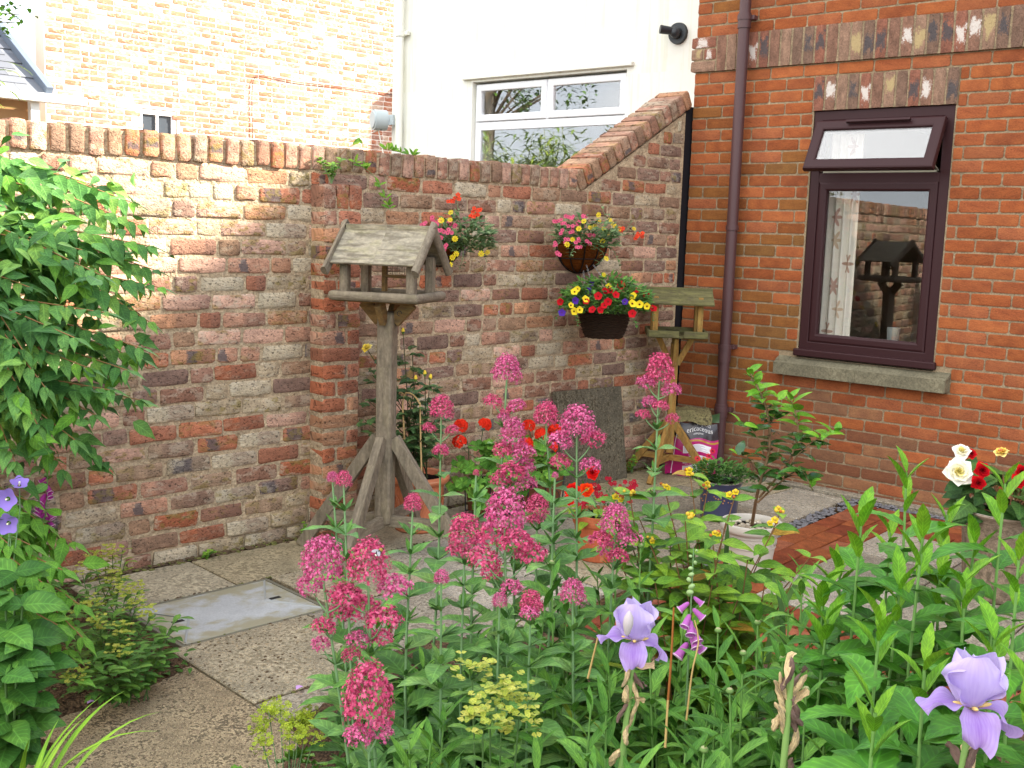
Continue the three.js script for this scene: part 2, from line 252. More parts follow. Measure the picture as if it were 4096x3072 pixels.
// lines that part the flags from the brick border: s = 1.36 in house terms
const sLine = [dH.x, dH.z, dH.x * K[0] + dH.z * K[2] + 1.335];
{
  const rows = [[0.055, 0.475, 3.69, 'sand'], [0.49, 0.97, 3.53, 'flag'], [0.985, 1.57, 4.26, 'flag'], [1.58, 2.16, 4.26, 'flag'], [2.17, 2.75, 4.1, 'flag']], r = rng(21);
  for (const [o0, o1, t0, kind] of rows) for (let k = kind === 'sand' ? -1 : 0; k < 8; k++) {
    const ta = t0 - k * 0.597, tb = Math.max(ta - 0.587, 0.02); if (ta < 0.05) continue; const ta2 = Math.min(ta, 4.26);
    let poly = [XZ(wallAt(ta2, 0, o0)), XZ(wallAt(ta2, 0, o1)), XZ(wallAt(tb, 0, o1)), XZ(wallAt(tb, 0, o0))]; poly = clipPoly(poly, ...sLine); poly = clipPoly(poly, -nH.x, -nH.z, -(nH.x * K[0] + nH.z * K[2] + 0.02)); if (poly.length < 3) continue;
    const m = (kind === 'sand' ? sandMs : slabMs)[Math.floor(r() * (kind === 'sand' ? 2 : 4))]; part(patio, 'paving_slab', flag(poly, rr(-0.003, 0.002, r), 0.04, 0.004, 1.6, r(), r()), m);
  }
  // grey flags and brick borders beside the house
  const hp = (s, o) => XZ(houseAt(s, 0, o));
  const hrect = (s0, s1, o0, o1) => [hp(s0, o0), hp(s0, o1), hp(s1, o1), hp(s1, o0)];
  for (let i = 0; i < 3; i++) for (let j = 0; j < 3; j++) part(patio, 'paving_slab', flag(hrect(1.805 + i * 0.5, 2.297 + i * 0.5, 0.69 + j * 0.5, 1.182 + j * 0.5), rr(-0.002, 0.002, r), 0.04, 0.004, 1.6, r(), r()), slabMs[Math.floor(r() * 3)]);
  const paverT = tex(256, 128, (x, y) => { const n = fbm(x / 30, y / 30, 4, 8) - 0.5, f = vnoise(x / 2, y / 2, 64) - 0.5, m = 1 + 0.35 * n + 0.25 * f; return [134 * m, 80 * m, 56 * m]; }, { repeat: true });
  const paverMs = [C(255, 255, 255), C(232, 205, 190), C(250, 236, 205), C(215, 188, 180)].map((c) => std({ map: paverT, color: c, roughness: 0.85, bumpMap: noiseB, bumpScale: 0.002 }));
  const paver = (s0, s1, o0, o1) => { const a = 0.004; part(patio, 'brick_paver', flag(hrect(s0 + a, s1 - a, o0 + a, o1 - a), rr(-0.004, 0.003, r), 0.04, 0.004, 4, r(), r()), paverMs[Math.floor(r() * 4)]); };
  for (let c = 0; c < 3; c++) for (let k = 0; k < 15; k++) { const o0 = 0.2 + (k - (c % 2) * 0.5) * 0.215; if (o0 + 0.215 < 0.25) continue; paver(1.435 + c * 0.123, 1.435 + (c + 1) * 0.123, Math.max(o0, 0.2), o0 + 0.215); }
  for (let c = 0; c < 4; c++) for (let k = 0; k < 9; k++) { const s0 = 1.805 + (k - (c % 2) * 0.5) * 0.215; if (s0 + 0.215 < 1.85) continue; paver(Math.max(s0, 1.805), s0 + 0.215, 0.2 + c * 0.122, 0.2 + (c + 1) * 0.122); }
  for (let c = 0; c < 6; c++) for (let k = 0; k < 9; k++) { const s0 = 1.805 + (k - (c % 2) * 0.5) * 0.215; if (s0 + 0.215 < 1.85) continue; paver(Math.max(s0, 1.805), s0 + 0.215, 2.2 + c * 0.122, 2.2 + (c + 1) * 0.122); }
  // slate chips in the joint along the border and the house
  const chips = []; const chip = (s, o) => { const g = new THREE.IcosahedronGeometry(rr(0.009, 0.017, r), 0); g.scale(1.2, 0.45, rr(0.7, 1.1, r)); g.rotateX(rr(-0.5, 0.5, r)); g.rotateY(r() * 6); g.translate(...houseAt(s, rr(-0.016, 0.002, r), o)); chips.push(g); };
  for (let i = 0; i < 420; i++) chip(rr(1.345, 1.43, r), rr(0.1, 2.0, r)); for (let i = 0; i < 520; i++) chip(rr(1.43, 3.2, r), rr(0.1, 0.19, r));
  stuff(patio, 'slate_chips', merge(chips), std({ color: C(112, 110, 112), roughness: 0.85 }));
  // the narrow mortar skirt at the foot of the house
  part(patio, 'skirting_mortar', flag(hrect(0.05, 3.3, -0.01, 0.09), 0.012, 0.04, 0.004), slabMs[2]);
}
// crumbs of soil and moss gathered at the foot of the wall and in the joints
{
  const r = rng(29), gs = [[], []]; const crumb = (p, s, k) => { const g = new THREE.IcosahedronGeometry(s, 0); g.scale(1.3, 0.5, 1); g.rotateY(r() * 6); g.translate(...p); gs[k].push(g); };
  for (let i = 0; i < 1500; i++) crumb(wallAt(rr(0.3, 4.6, r), rr(-0.006, 0.004, r), 0.02 + 0.06 * r() * r()), rr(0.004, 0.013, r), r() < 0.35 ? 1 : 0); for (let i = 0; i < 500; i++) crumb(wallAt(rr(2.4, 4.26, r), rr(-0.006, 0.001, r), [0.482, 0.978, 1.575][i % 3] + rr(-0.008, 0.008, r)), rr(0.003, 0.007, r), r() < 0.3 ? 1 : 0); for (let i = 0; i < 260; i++) crumb(wallAt(rr(3.5, 4.26, r), rr(0, 0.003, r), rr(1.0, 1.6, r)), rr(0.002, 0.006, r), 0);
  stuff(patio, 'soil_crumbs', merge(gs[0]), std({ color: C(92, 76, 58), roughness: 1 })); stuff(patio, 'moss', merge(gs[1]), std({ color: C(104, 104, 58), roughness: 1 }));
}
// rough exposed-aggregate path, front left
{
  const pts = [[-1.113,-3.681], [-0.785,-3.347], [-0.63,-3.183], [-0.558,-2.971], [-0.497,-2.553], [-1.417,-2.5], [-1.623,-2.948], [-1.472,-3.107], [-1.346,-3.307], [-1.209,-3.446]];
  const g = flag(pts, 0.006, 0.05, 0.01, 2.6); structure('concrete_path', g, aggM);
}
// soil of the two beds, heaped and crumbly
function bed(name, poly, h, seed) {
  const s = new THREE.Shape(poly.map((p) => new THREE.Vector2(p[0], -p[1]))), cx = poly.reduce((a, p) => a + p[0], 0) / poly.length, cz = poly.reduce((a, p) => a + p[1], 0) / poly.length;
  let minx = 1e9, maxx = -1e9, minz = 1e9, maxz = -1e9; for (const p of poly) { minx = Math.min(minx, p[0]); maxx = Math.max(maxx, p[0]); minz = Math.min(minz, p[1]); maxz = Math.max(maxz, p[1]); }
  const inside = (x, z) => { let c = false; for (let i = 0, j = poly.length - 1; i < poly.length; j = i++) { const a = poly[i], b = poly[j]; if ((a[1] > z) !== (b[1] > z) && x < ((b[0] - a[0]) * (z - a[1])) / (b[1] - a[1]) + a[0]) c = !c; } return c; };
  const n = 90, st = Math.max(maxx - minx, maxz - minz) / n, pos = [], idx = [], W = Math.ceil((maxx - minx) / st), H = Math.ceil((maxz - minz) / st);
  for (let j = 0; j <= H; j++) for (let i = 0; i <= W; i++) { const x = minx + i * st, z = minz + j * st, e = inside(x, z) && inside(x + st * 2, z) && inside(x - st * 2, z) && inside(x, z + st * 2) && inside(x, z - st * 2); pos.push(x, (inside(x, z) ? (e ? h : 0.006) : -0.03) + (inside(x, z) ? 0.03 * (fbm(x * 9 + seed, z * 9, 4) - 0.4) : 0), z); }
  for (let j = 0; j < H; j++) for (let i = 0; i < W; i++) { const a = j * (W + 1) + i; idx.push(a, a + W + 1, a + 1, a + 1, a + W + 1, a + W + 2); }
  const g = new THREE.BufferGeometry(); g.setAttribute('position', new THREE.Float32BufferAttribute(pos, 3)); g.setIndex(idx); g.computeVertexNormals(); planarUV(g, 2.2, 'x', 'z'); return structure(name, g, soilM);
}
bed('soil_bed', [[-0.641,-3.199], [-0.525,-3.684], [-0.302,-3.989], [0.282,-4.146], [0.67,-4.073], [1.213,-3.918], [1.646,-3.599], [2.027,-3.344], [2.2, -1.0], [1.6, -0.2], [-0.7, -0.2], [-0.85, -2.2]], 0.03, 3);
bed('soil_bed', [wallAt(4.28, 0, 0.06), wallAt(4.27, 0, 1.18), wallAt(4.5, 0, 1.27), wallAt(4.75, 0, 1.3), wallAt(5.1, 0, 1.75), wallAt(6.4, 0, 1.6), wallAt(6.4, 0, 0.06)].map(XZ), 0.02, 8);

// ---------- the old garden wall ----------
const stretchers = [], headers = [], copingG = [];
for (let i = 0; i < 64; i++) stretchers.push(brickGeo(oldA, i, 0.224, 0.07, 0.03, 0.008, 0.0052, 40 + i));
for (let i = 0; i < 32; i++) headers.push(brickGeo(oldA, (i * 7 + 3) % 64, 0.106, 0.068, 0.03, 0.006, 0.004, 140 + i, { header: true }));
for (let i = 0; i < 24; i++) copingG.push(brickGeo(oldA, [4, 5, 2, 4, 11, 13, 12, 0, 3, 12][i % 10] + 16 * (i % 4), 0.063, 0.112, 0.22, 0.008, 0.0035, 240 + i, { turn: true }));
const gardenWall = thing('garden_wall', 'weathered old red brick garden wall with upright coping and raking end', 'wall', K, AW);
{
  const r = rng(77), top = 1.822, pitch = 0.084, rake = (t) => 1.837 + (1.012 - t) * 0.569, list = [];
  // mortar core
  const sh = new THREE.Shape([[-7.5, -0.05], [-0.06, -0.05], [-0.06, 2.375], [-1.02, 1.829], [-7.5, 1.829]].map((p) => new THREE.Vector2(...p))), core = new THREE.ExtrudeGeometry(sh, { depth: 0.21, bevelEnabled: false }); core.translate(0, 0, -0.218);
  part(gardenWall, 'mortar_core', boxUV(core, 2), mortarM);
  let prev = [];
  for (let c = 0; c < 29; c++) {
    const y0 = top - 22 * pitch + c * pitch, yc = y0 + pitch / 2, joints = []; let t = 0.065 + rr(0, 0.05, r);
    if (c >= 22 && y0 + pitch > rake(0.12)) break;
    const tEnd = c < 22 ? 7.45 : 1.012 - (y0 + pitch - 1.837 + 0.004) / 0.569;
    while (t < tEnd - 0.05) {
      let st = r() < 0.68, w = st ? rr(0.226, 0.244, r) : rr(0.114, 0.128, r);
      if (prev.some((q) => Math.abs(q - t - w) < 0.035)) { st = !st; w = st ? 0.236 : 0.12; }
      if (t + w > tEnd) { w = tEnd - t; st = w > 0.17; if (w < 0.05) break; }
      const tc = t + w / 2, g0 = st ? stretchers : headers, low = c === 0 || (c === 1 && r() < 0.4);
      let i = Math.floor(r() * g0.length); if (st && tc > 3 && yc > 0.9 && r() < 0.8) i = [4, 5, 13, 6, 5, 5, 15][Math.floor(r() * 7)] + 16 * Math.floor(r() * 4); if (st && tc > 3 && yc < 0.9 && r() < 0.35) i = [6, 7, 15, 12, 3][Math.floor(r() * 5)] + 16 * Math.floor(r() * 4); if (st && low) i = [6, 7, 15][Math.floor(r() * 3)] + 16 * Math.floor(r() * 4); if (st && tc < 1.4 && r() < 0.4) i = [8, 9, 2, 14][Math.floor(r() * 4)] + 16 * Math.floor(r() * 4);  // paler tiles high on the left put the sunlight into the brick colour
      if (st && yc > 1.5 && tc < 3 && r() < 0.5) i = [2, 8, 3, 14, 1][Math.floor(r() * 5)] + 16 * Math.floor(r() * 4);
      const hide = tc < 3.0 && tc > 2.8 && yc < 1.75 && t > 2.79 && t + w < 3.02;
      if (!hide) list.push({ g: g0[i], p: [-tc, yc + rr(-0.003, 0.003, r), rr(-0.003, 0.004, r) + (low ? 0.012 : 0)], r: [rr(-0.02, 0.02, r), rr(-0.015, 0.015, r), rr(-0.012, 0.012, r)], s: [(w - rr(0.012, 0.02, r)) / (st ? 0.222 : 0.106), rr(0.95, 1.05, r), 1], area: w * pitch });
      joints.push(t + w); t += w;
    }
    prev = joints;
  }
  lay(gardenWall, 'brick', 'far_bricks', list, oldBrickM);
  // upright coping along the top
  const cop = [], mats = oldBrickM; for (let t = 1.145; t < 7.45; t += rr(0.076, 0.083, r)) cop.push({ g: copingG[Math.floor(r() * 24)], p: [-t, 1.884 + rr(-0.005, 0.005, r), 0.012 + rr(-0.005, 0.005, r)], r: [0, rr(-0.03, 0.03, r), rr(-0.04, 0.04, r)], s: [rr(0.95, 1.06, r), rr(0.97, 1.05, r), 1.08], area: 0.009 });
  lay(gardenWall, 'coping_brick', 'far_coping', cop, oldBrickM);
  part(gardenWall, 'coping_mortar', boxUV(box(6.34, 0.104, 0.215, -4.29, 1.879, -0.112), 2), mortarM);
  // raking coping rising to the house
  const ra = Math.atan(0.569), rk = []; for (let i = 0; i < 16; i++) { const d = 0.045 + i * 0.0772, t = 1.095 - d * Math.cos(ra), y = 1.80 + d * Math.sin(ra); rk.push({ g: copingG[(i * 5 + 2) % 24], p: [-t - Math.sin(ra) * 0.05, y + Math.cos(ra) * 0.062 + 0.002, 0.016], r: [0, rr(-0.02, 0.02, r), ra + rr(-0.015, 0.015, r)], s: [1.04, 1.02, 1.12], area: 0.009 }); }
  lay(gardenWall, 'raking_coping_brick', 'far_raking_coping', rk, oldBrickM);
  const rm = box(1.2, 0.1, 0.21, 0, 0, 0); rm.rotateZ(ra); rm.translate(-1.095 + 0.6 * Math.cos(ra) - 0.028, 1.80 + 0.6 * Math.sin(ra) + 0.05, -0.105); part(gardenWall, 'raking_mortar', boxUV(rm, 2), mortarM);
  // pier
  part(gardenWall, 'pier_core', boxUV(box(0.212, 1.72, 0.12, -2.9025, 0.84, 0.048), 2), mortarM);
  const pr = []; for (let c = 0; c < 20; c++) {
    const y = 1.637 - (c + 0.5) * 0.084; if (y < -0.03) break; const one = c % 2 === 0 ? r() < 0.35 : false, add = (x0, x1) => pr.push({ g: brickGeo(oldA, [0, 1, 10, 13, 11, 4, 10, 0][Math.floor(r() * 8)] + 16 * Math.floor(r() * 4), x1 - x0 - 0.012, 0.068, 0.112, 0.005, 0.004, 600 + c * 3 + (x0 > -2.95 ? 1 : 0), x1 - x0 < 0.15 ? { header: true } : {}), p: [(x0 + x1) / 2, y, 0.115 + rr(-0.003, 0.003, r)], r: [0, rr(-0.01, 0.01, r), rr(-0.01, 0.01, r)], area: 0.012 });
    if (one) add(-3.017, -2.787); else { const x = -2.9 + (c % 2 ? 0.03 : -0.03); add(-3.017, x); add(x, -2.787); }
  }
  for (let i = 0; i < 3; i++) pr.push({ g: brickGeo(oldA, [14, 0, 10][i] + 16 * i, 0.068, 0.116, 0.115, 0.006, 0.003, 700 + i, { turn: true }), p: [-2.979 + i * 0.077, 1.70, 0.117], area: 0.009 });
  lay(gardenWall, 'pier_brick', 'far_pier_brick', pr, oldBrickM);
  part(gardenWall, 'joint_strip', box(0.11, 2.42, 0.06, -0.01, 1.21, -0.045), std({ color: C(34, 32, 36), roughness: 0.8 }));
}

// ---------- the brick house ----------
const house = thing('brick_house', 'modern orange red brick house with brown window and patterned soldier courses', 'house', K, AH);
{
  const r = rng(31), S1 = 3.4, S2 = 5.2, EAVE = 3.94, row = 0.0745, y0 = 0.03 - row, list = [];
  const hs = []; for (let i = 0; i < 32; i++) hs.push(brickGeo(houseA, i, 0.215, 0.0635, 0.1, 0.0022, 0.0014, 800 + i));
  const hh = []; for (let i = 0; i < 32; i++) hh.push(brickGeo(houseA, i, 0.1025, 0.0635, 0.1, 0.0022, 0.0014, 840 + i, { header: true }));
  const open = (ya, yb) => { const o = []; const add = (a, b, c, d) => { if (yb > c + 0.02 && ya < d - 0.02) o.push([a, b]); }; add(0.87, 1.74, 0.85, 2.35); add(0.75, 1.84, 0.70, 0.8495); add(0.865, 1.745, 2.34, 2.563); add(0.6, 0.81, 0.02, 0.09); return o; };
  for (let k = 0; k < 54; k++) {
    const ya = y0 + k * row, yb = ya + row; if (yb > EAVE) break; if (ya > 2.6 && yb < 2.9) continue;
    const yy = ya > 2.8 ? ya : ya; const holes = open(ya, yb).sort((a, b) => a[0] - b[0]), spans = []; let s = 0; for (const h of holes) { if (h[0] > s) spans.push([s, h[0]]); s = h[1]; } spans.push([s, S1]);
    for (const [a, b] of spans) { let x = Math.floor((a - (k % 2) * 0.1125) / 0.225) * 0.225 + (k % 2) * 0.1125; for (; x < b; x += 0.225) {
      const p = Math.max(x, a), q = Math.min(x + 0.225, b), w = q - p; if (w < 0.035) continue; const xc = (p + q) / 2, yc = ya + row / 2;
      let i = Math.floor(r() * 20); const damp = xc < 0.85 && yc > 0.35 && yc < 2.1 ? 0.42 : xc < 0.3 && yc > 2.1 ? 0.15 : 0; if (r() < damp) i = 20 + Math.floor(r() * 6); if (yc < 0.42 && r() < 0.75) i = 26 + Math.floor(r() * 6); else if (yc < 0.6 && r() < 0.2) i = 26 + Math.floor(r() * 6);
      const st = w > 0.15; list.push({ g: (st ? hs : hh)[i], p: [xc, yc + rr(-0.001, 0.001, r), rr(-0.0015, 0.0015, r)], r: [rr(-0.008, 0.008, r), rr(-0.006, 0.006, r), rr(-0.004, 0.004, r)], s: [(w - rr(0.009, 0.012, r)) / (st ? 0.215 : 0.1025), 1, 1], area: w * row });
    } }
  }
  lay(house, 'brick', 'further_bricks', list, houseBrickM);
  // mortar and inner leaf, pierced by the window
  const sh = new THREE.Shape([[0.005, -0.05], [S1, -0.05], [S1, EAVE], [0.005, EAVE]].map((p) => new THREE.Vector2(...p))); sh.holes.push(new THREE.Path([[0.874, 0.82], [0.874, 2.356], [1.736, 2.356], [1.736, 0.82]].map((p) => new THREE.Vector2(...p))));
  const core = new THREE.ExtrudeGeometry(sh, { depth: 0.26, bevelEnabled: false }); core.translate(0, 0, -0.2655); part(house, 'mortar_core', boxUV(core, 2), mortarHouseM);
  const plain = std({ color: C(172, 92, 60), roughness: 0.9 }), inside = std({ color: C(150, 138, 120), roughness: 0.95 });
  part(house, 'side_wall', box(0.2, EAVE + 0.2, 6.0, 0.105, (EAVE + 0.2) / 2, -3.27), plain);
  part(house, 'back_wall', box(9, EAVE, 0.2, 4.5, EAVE / 2, -6.4), plain);
  part(house, 'inner_wall', merge([box(0.05, 2.5, 3, 0.35, 1.25, -1.8), box(0.05, 2.5, 3, 3.2, 1.25, -1.8), box(2.9, 2.5, 0.05, 1.77, 1.25, -3.3), box(2.9, 0.05, 3.0, 1.77, 2.53, -1.8), box(2.9, 0.05, 3.0, 1.77, 0.02, -1.8)]), inside);
  // soldier band and lintel
  const sg = []; for (let i = 0; i < 32; i++) sg.push(brickGeo(soldA, i, 0.064, 0.222, 0.12, 0.003, 0.002, 900 + i, { turn: true }));
  const bl = []; for (let s = 0.205, i = 0; s < S1; s += 0.0765, i++) bl.push({ g: sg[(i * 11 + (i >> 2)) % 32], p: [s, 2.752, 0.02 + rr(-0.002, 0.002, r)], r: [0, 0, rr(-0.006, 0.006, r)], area: 0.017 });
  lay(house, 'soldier_brick', 'further_soldier_bricks', bl, soldBrickM, 120);
  for (let j = 0; j < 3; j++) for (let i = 0; i < (j === 1 ? 2 : 1); i++) { const w = j === 1 ? 0.088 : 0.182, m = part(house, 'quoin_brick', brickGeo(soldA, [3, 15, 9, 20][j + i], w, 0.066, 0.12, 0.003, 0.002, 960 + j * 2 + i), soldBrickM); m.position.set(-0.02 + w / 2 + i * 0.096, 2.674 + j * 0.0765, 0.02); }
  part(house, 'band_mortar', boxUV(box(3.3, 0.222, 0.06, 1.65, 2.752, -0.016), 2), mortarHouseM);
  const ll = []; for (let i = 0; i < 12; i++) ll.push({ g: sg[(i * 7 + 5) % 32], p: [0.903 + i * 0.0735, 2.457, 0.008 + rr(-0.002, 0.002, r)], s: [0.98, 0.92, 1], area: 0.016 });
  lay(house, 'lintel_brick', 'further_lintel_bricks', ll, soldBrickM); part(house, 'lintel_mortar', boxUV(box(0.88, 0.203, 0.1, 1.305, 2.457, -0.048), 2), mortarHouseM);
  // stone sill in two blocks
  const stoneM = std({ map: concrete([116, 110, 90], 0.2, 0.25, 0), bumpMap: noiseB, bumpScale: 0.002, roughness: 0.95 });
  for (const [a, b] of [[0.752, 1.292], [1.297, 1.836]]) {
    const s = new THREE.Shape([[-0.09, 0.0], [0.075, 0.0], [0.075, 0.075], [-0.03, 0.118], [-0.09, 0.125]].map((p) => new THREE.Vector2(...p))), g = new THREE.ExtrudeGeometry(s, { depth: b - a, bevelEnabled: true, bevelSize: 0.003, bevelThickness: 0.003, bevelOffset: -0.003, bevelSegments: 1 }); g.rotateY(-Math.PI / 2); g.translate(b, 0.708, 0); part(house, 'window_sill', boxUV(g, 1.6), stoneM);
  }
  for (const x of [0.79, 1.8]) { const g = box(0.085, 0.06, 0.1, x, 0.81, -0.002, 0.006); const p = g.attributes.position; for (let i = 0; i < p.count; i++) if (p.getZ(i) > 0.02 && p.getY(i) > 0.82) p.setY(i, 0.80); g.computeVertexNormals(); part(house, 'sill_stooling', boxUV(g, 1.6), stoneM); }
  // brown window: frame, fixed pane below, top vent swung open
  const brown = phy({ color: C(52, 26, 28), roughness: 0.5, specularIntensity: 0.5 }), glass = () => phy({ color: new THREE.Color(1, 1, 1), roughness: 0.0, transmission: 1, thickness: 0, ior: 2.15, metalness: 0 });
  const ring = (w, h, b, d, bev = 0.006) => { const s = new THREE.Shape([[-w / 2, -h / 2], [w / 2, -h / 2], [w / 2, h / 2], [-w / 2, h / 2]].map((p) => new THREE.Vector2(...p))); s.holes.push(new THREE.Path([[-w / 2 + b, -h / 2 + b], [-w / 2 + b, h / 2 - b], [w / 2 - b, h / 2 - b], [w / 2 - b, -h / 2 + b]].map((p) => new THREE.Vector2(...p)))); return new THREE.ExtrudeGeometry(s, { depth: d - 2 * bev, bevelEnabled: true, bevelSize: bev, bevelThickness: bev, bevelOffset: -bev, bevelSegments: 2 }); };
  globalThis.ringGeo = ring; globalThis.glassMat = glass;
  const win = new THREE.Group(); win.name = 'window'; house.add(win); win.position.set(1.305, 0, -0.075);
  const fr = ring(0.862, 1.49, 0.062, 0.07); fr.translate(0, 1.608, 0); part(win, 'frame', merge([fr, box(0.75, 0.06, 0.062, 0, 1.945, 0.031, 0.005), box(0.9, 0.045, 0.1, 0, 0.853, 0.052, 0.008)]), brown);
  const ls = ring(0.738, 1.0, 0.056, 0.05, 0.014); ls.translate(0, 1.422, 0.03); part(win, 'fixed_sash', ls, brown);
  const gz = box(0.66, 0.91, 0.006, 0, 1.422, 0.035); const fixedGlass = glass(); fixedGlass.ior = 1.65; part(win, 'fixed_pane', gz, fixedGlass);
  const vent = ring(0.79, 0.335, 0.066, 0.05, 0.012); vent.translate(0, -0.1675, 0); const va = -27 * R, put = (g) => { g.rotateX(va); g.translate(0, 2.275, 0.075); return g; };
  part(win, 'vent_sash', put(vent), brown); part(win, 'vent_pane', put(box(0.67, 0.215, 0.006, 0, -0.1675, 0.02)), glass()); part(win, 'trickle_vent', put(box(0.39, 0.018, 0.022, 0.01, -0.03, 0.058, 0.004)), brown);
  part(win, 'vent_stay', merge([bar([-0.36, 1.985, 0.06], [-0.36, 2.03, 0.19], 0.008), bar([0.36, 1.985, 0.06], [0.36, 2.03, 0.19], 0.008), box(0.7, 0.012, 0.02, 0, 1.982, 0.05)]), std({ color: C(170, 168, 150), metalness: 0.6, roughness: 0.5 }));
  // downpipe with sockets and clips
  const pipe = new THREE.Group(); pipe.name = 'downpipe'; house.add(pipe); pipe.position.set(0.395, 0, 0.075); const pm = phy({ color: C(78, 50, 50), roughness: 0.5 });
  part(pipe, 'pipe', cyl(0.036, 0.036, EAVE - 0.02, 20, 0, 0, 0), pm); for (const y of [2.93, 0.79, 1.66, 0.42]) part(pipe, 'socket', cyl(0.042, 0.042, y === 1.66 ? 0.03 : 0.09, 20, 0, y - 0.05, 0), pm); for (const y of [2.93, 0.83, 0.41]) part(pipe, 'clip', merge([cyl(0.046, 0.046, 0.03, 20, 0, y, 0), box(0.05, 0.03, 0.05, 0.04, y + 0.015, -0.03, 0.006)]), pm);
  // airbrick near the ground
  const ab = new THREE.Group(); ab.name = 'air_vent'; house.add(ab); ab.position.set(0.705, 0.055, -0.002); const am = std({ color: C(122, 84, 66), roughness: 0.8 }); part(ab, 'frame', (() => { const g = ring(0.208, 0.066, 0.007, 0.02, 0.002); g.translate(0, 0, -0.012); return g; })(), am); for (let i = 0; i < 6; i++) part(ab, 'slat', box(0.19, 0.0045, 0.012, 0, -0.024 + i * 0.0095, -0.006), am);
  part(ab, 'backing', box(0.19, 0.05, 0.004, 0, 0, -0.0135), std({ color: C(40, 34, 30) }));
  // low wing roof, and unseen taller block added right to shade the garden
  const slate = std({ color: C(92, 88, 92), roughness: 0.85 });
  const roof = (s0, s1, e) => { const sp = new THREE.Shape([[0.26, e - 0.05], [0.26, e], [-3.2, e + 1.75], [-6.7, e], [-6.7, e - 0.05], [-3.2, e + 1.68]].map((p) => new THREE.Vector2(...p))), g = new THREE.ExtrudeGeometry(sp, { depth: s1 - s0, bevelEnabled: false }); g.rotateY(-Math.PI / 2); g.translate(s1, 0, 0); return g; };
  part(house, 'roof', roof(-0.12, S2, 3.99), slate); part(house, 'far_wall', box(S2 - S1, EAVE, 0.26, (S1 + S2) / 2, EAVE / 2, -0.135), plain); const gu = cyl(0.055, 0.055, S2 + 0.1, 12); gu.rotateZ(-Math.PI / 2); gu.translate(-0.1, 3.93, 0.2); part(house, 'gutter', gu, pm);
  part(house, 'added_shade_block', box(6.2, 6.5, 6.3, S2 + 3.1, 3.25, -3.2), plain); { const e = 6.52, a = S2 - 0.15, b = S2 + 6.3, v = [[a, e, 0.2], [b, e, 0.2], [b, e, -6.6], [a, e, -6.6], [a + 3.2, e + 1.7, -3.2], [b - 3.2, e + 1.7, -3.2]], g = new THREE.BufferGeometry(); g.setAttribute('position', new THREE.Float32BufferAttribute([[0, 1, 5], [0, 5, 4], [1, 2, 5], [2, 3, 4], [2, 4, 5], [3, 0, 4], [0, 2, 1], [0, 3, 2]].flat().flatMap((i) => v[i]), 3)); g.computeVertexNormals(); part(house, 'added_block_roof', g, slate); }  // block and roof are unseen, added and shaped for their shadow
  const gable = new THREE.Shape([[-0.2, 4.1], [-3.2, 5.62], [-6.2, 4.1]].map((p) => new THREE.Vector2(...p))), gg = new THREE.ExtrudeGeometry(gable, { depth: 0.18, bevelEnabled: false }); gg.rotateY(-Math.PI / 2); gg.translate(0.2, 0, 0); part(house, 'gable', gg, plain);
}
// curtain behind the pane
{
  const cv = canvas(128, 512), x = cv.getContext('2d'); x.fillStyle = '#cfcabb'; x.fillRect(0, 0, 128, 512); const r = rng(4); for (let i = 0; i < 9; i++) { const cx = 20 + r() * 90, cy = 30 + i * 55; x.fillStyle = ['#a88a7c', '#b4a088', '#9c8270'][i % 3]; for (let k = 0; k < 6; k++) { x.beginPath(); x.ellipse(cx + 9 * Math.cos(k * 1.05), cy + 12 * Math.sin(k * 1.05), 4, 13, k * 1.05 + 1.57, 0, 7); x.fill(); } }
  const t = new THREE.CanvasTexture(cv); t.colorSpace = THREE.SRGBColorSpace; const g = new THREE.PlaneGeometry(0.2, 1.35, 30, 4), p = g.attributes.position; for (let i = 0; i < p.count; i++) p.setZ(i, 0.016 * Math.sin(p.getX(i) * 120) + 0.004 * Math.sin(p.getY(i) * 4)); g.computeVertexNormals();
  single('curtain', 'white curtain with brown leaf print behind the brown window', 'curtain', g, std({ map: t, side: THREE.DoubleSide, roughness: 1 }), houseAt(1.035, 1.55, -0.17), AH);
  const tub = thing('tumbler', 'small clear tumbler on the sill inside the brown window', 'glass', houseAt(1.42, 0.945, -0.17), 0); part(tub, 'cup', lathe([[0.0, 0], [0.035, 0], [0.04, 0.1], [0.037, 0.1], [0.032, 0.006], [0, 0.006]], 16), std({ color: C(120, 126, 122), roughness: 0.3 }));
  part(house, 'inner_sill', box(0.86, 0.03, 0.16, 1.305, 0.93, -0.2), std({ color: C(190, 184, 172) }));
}

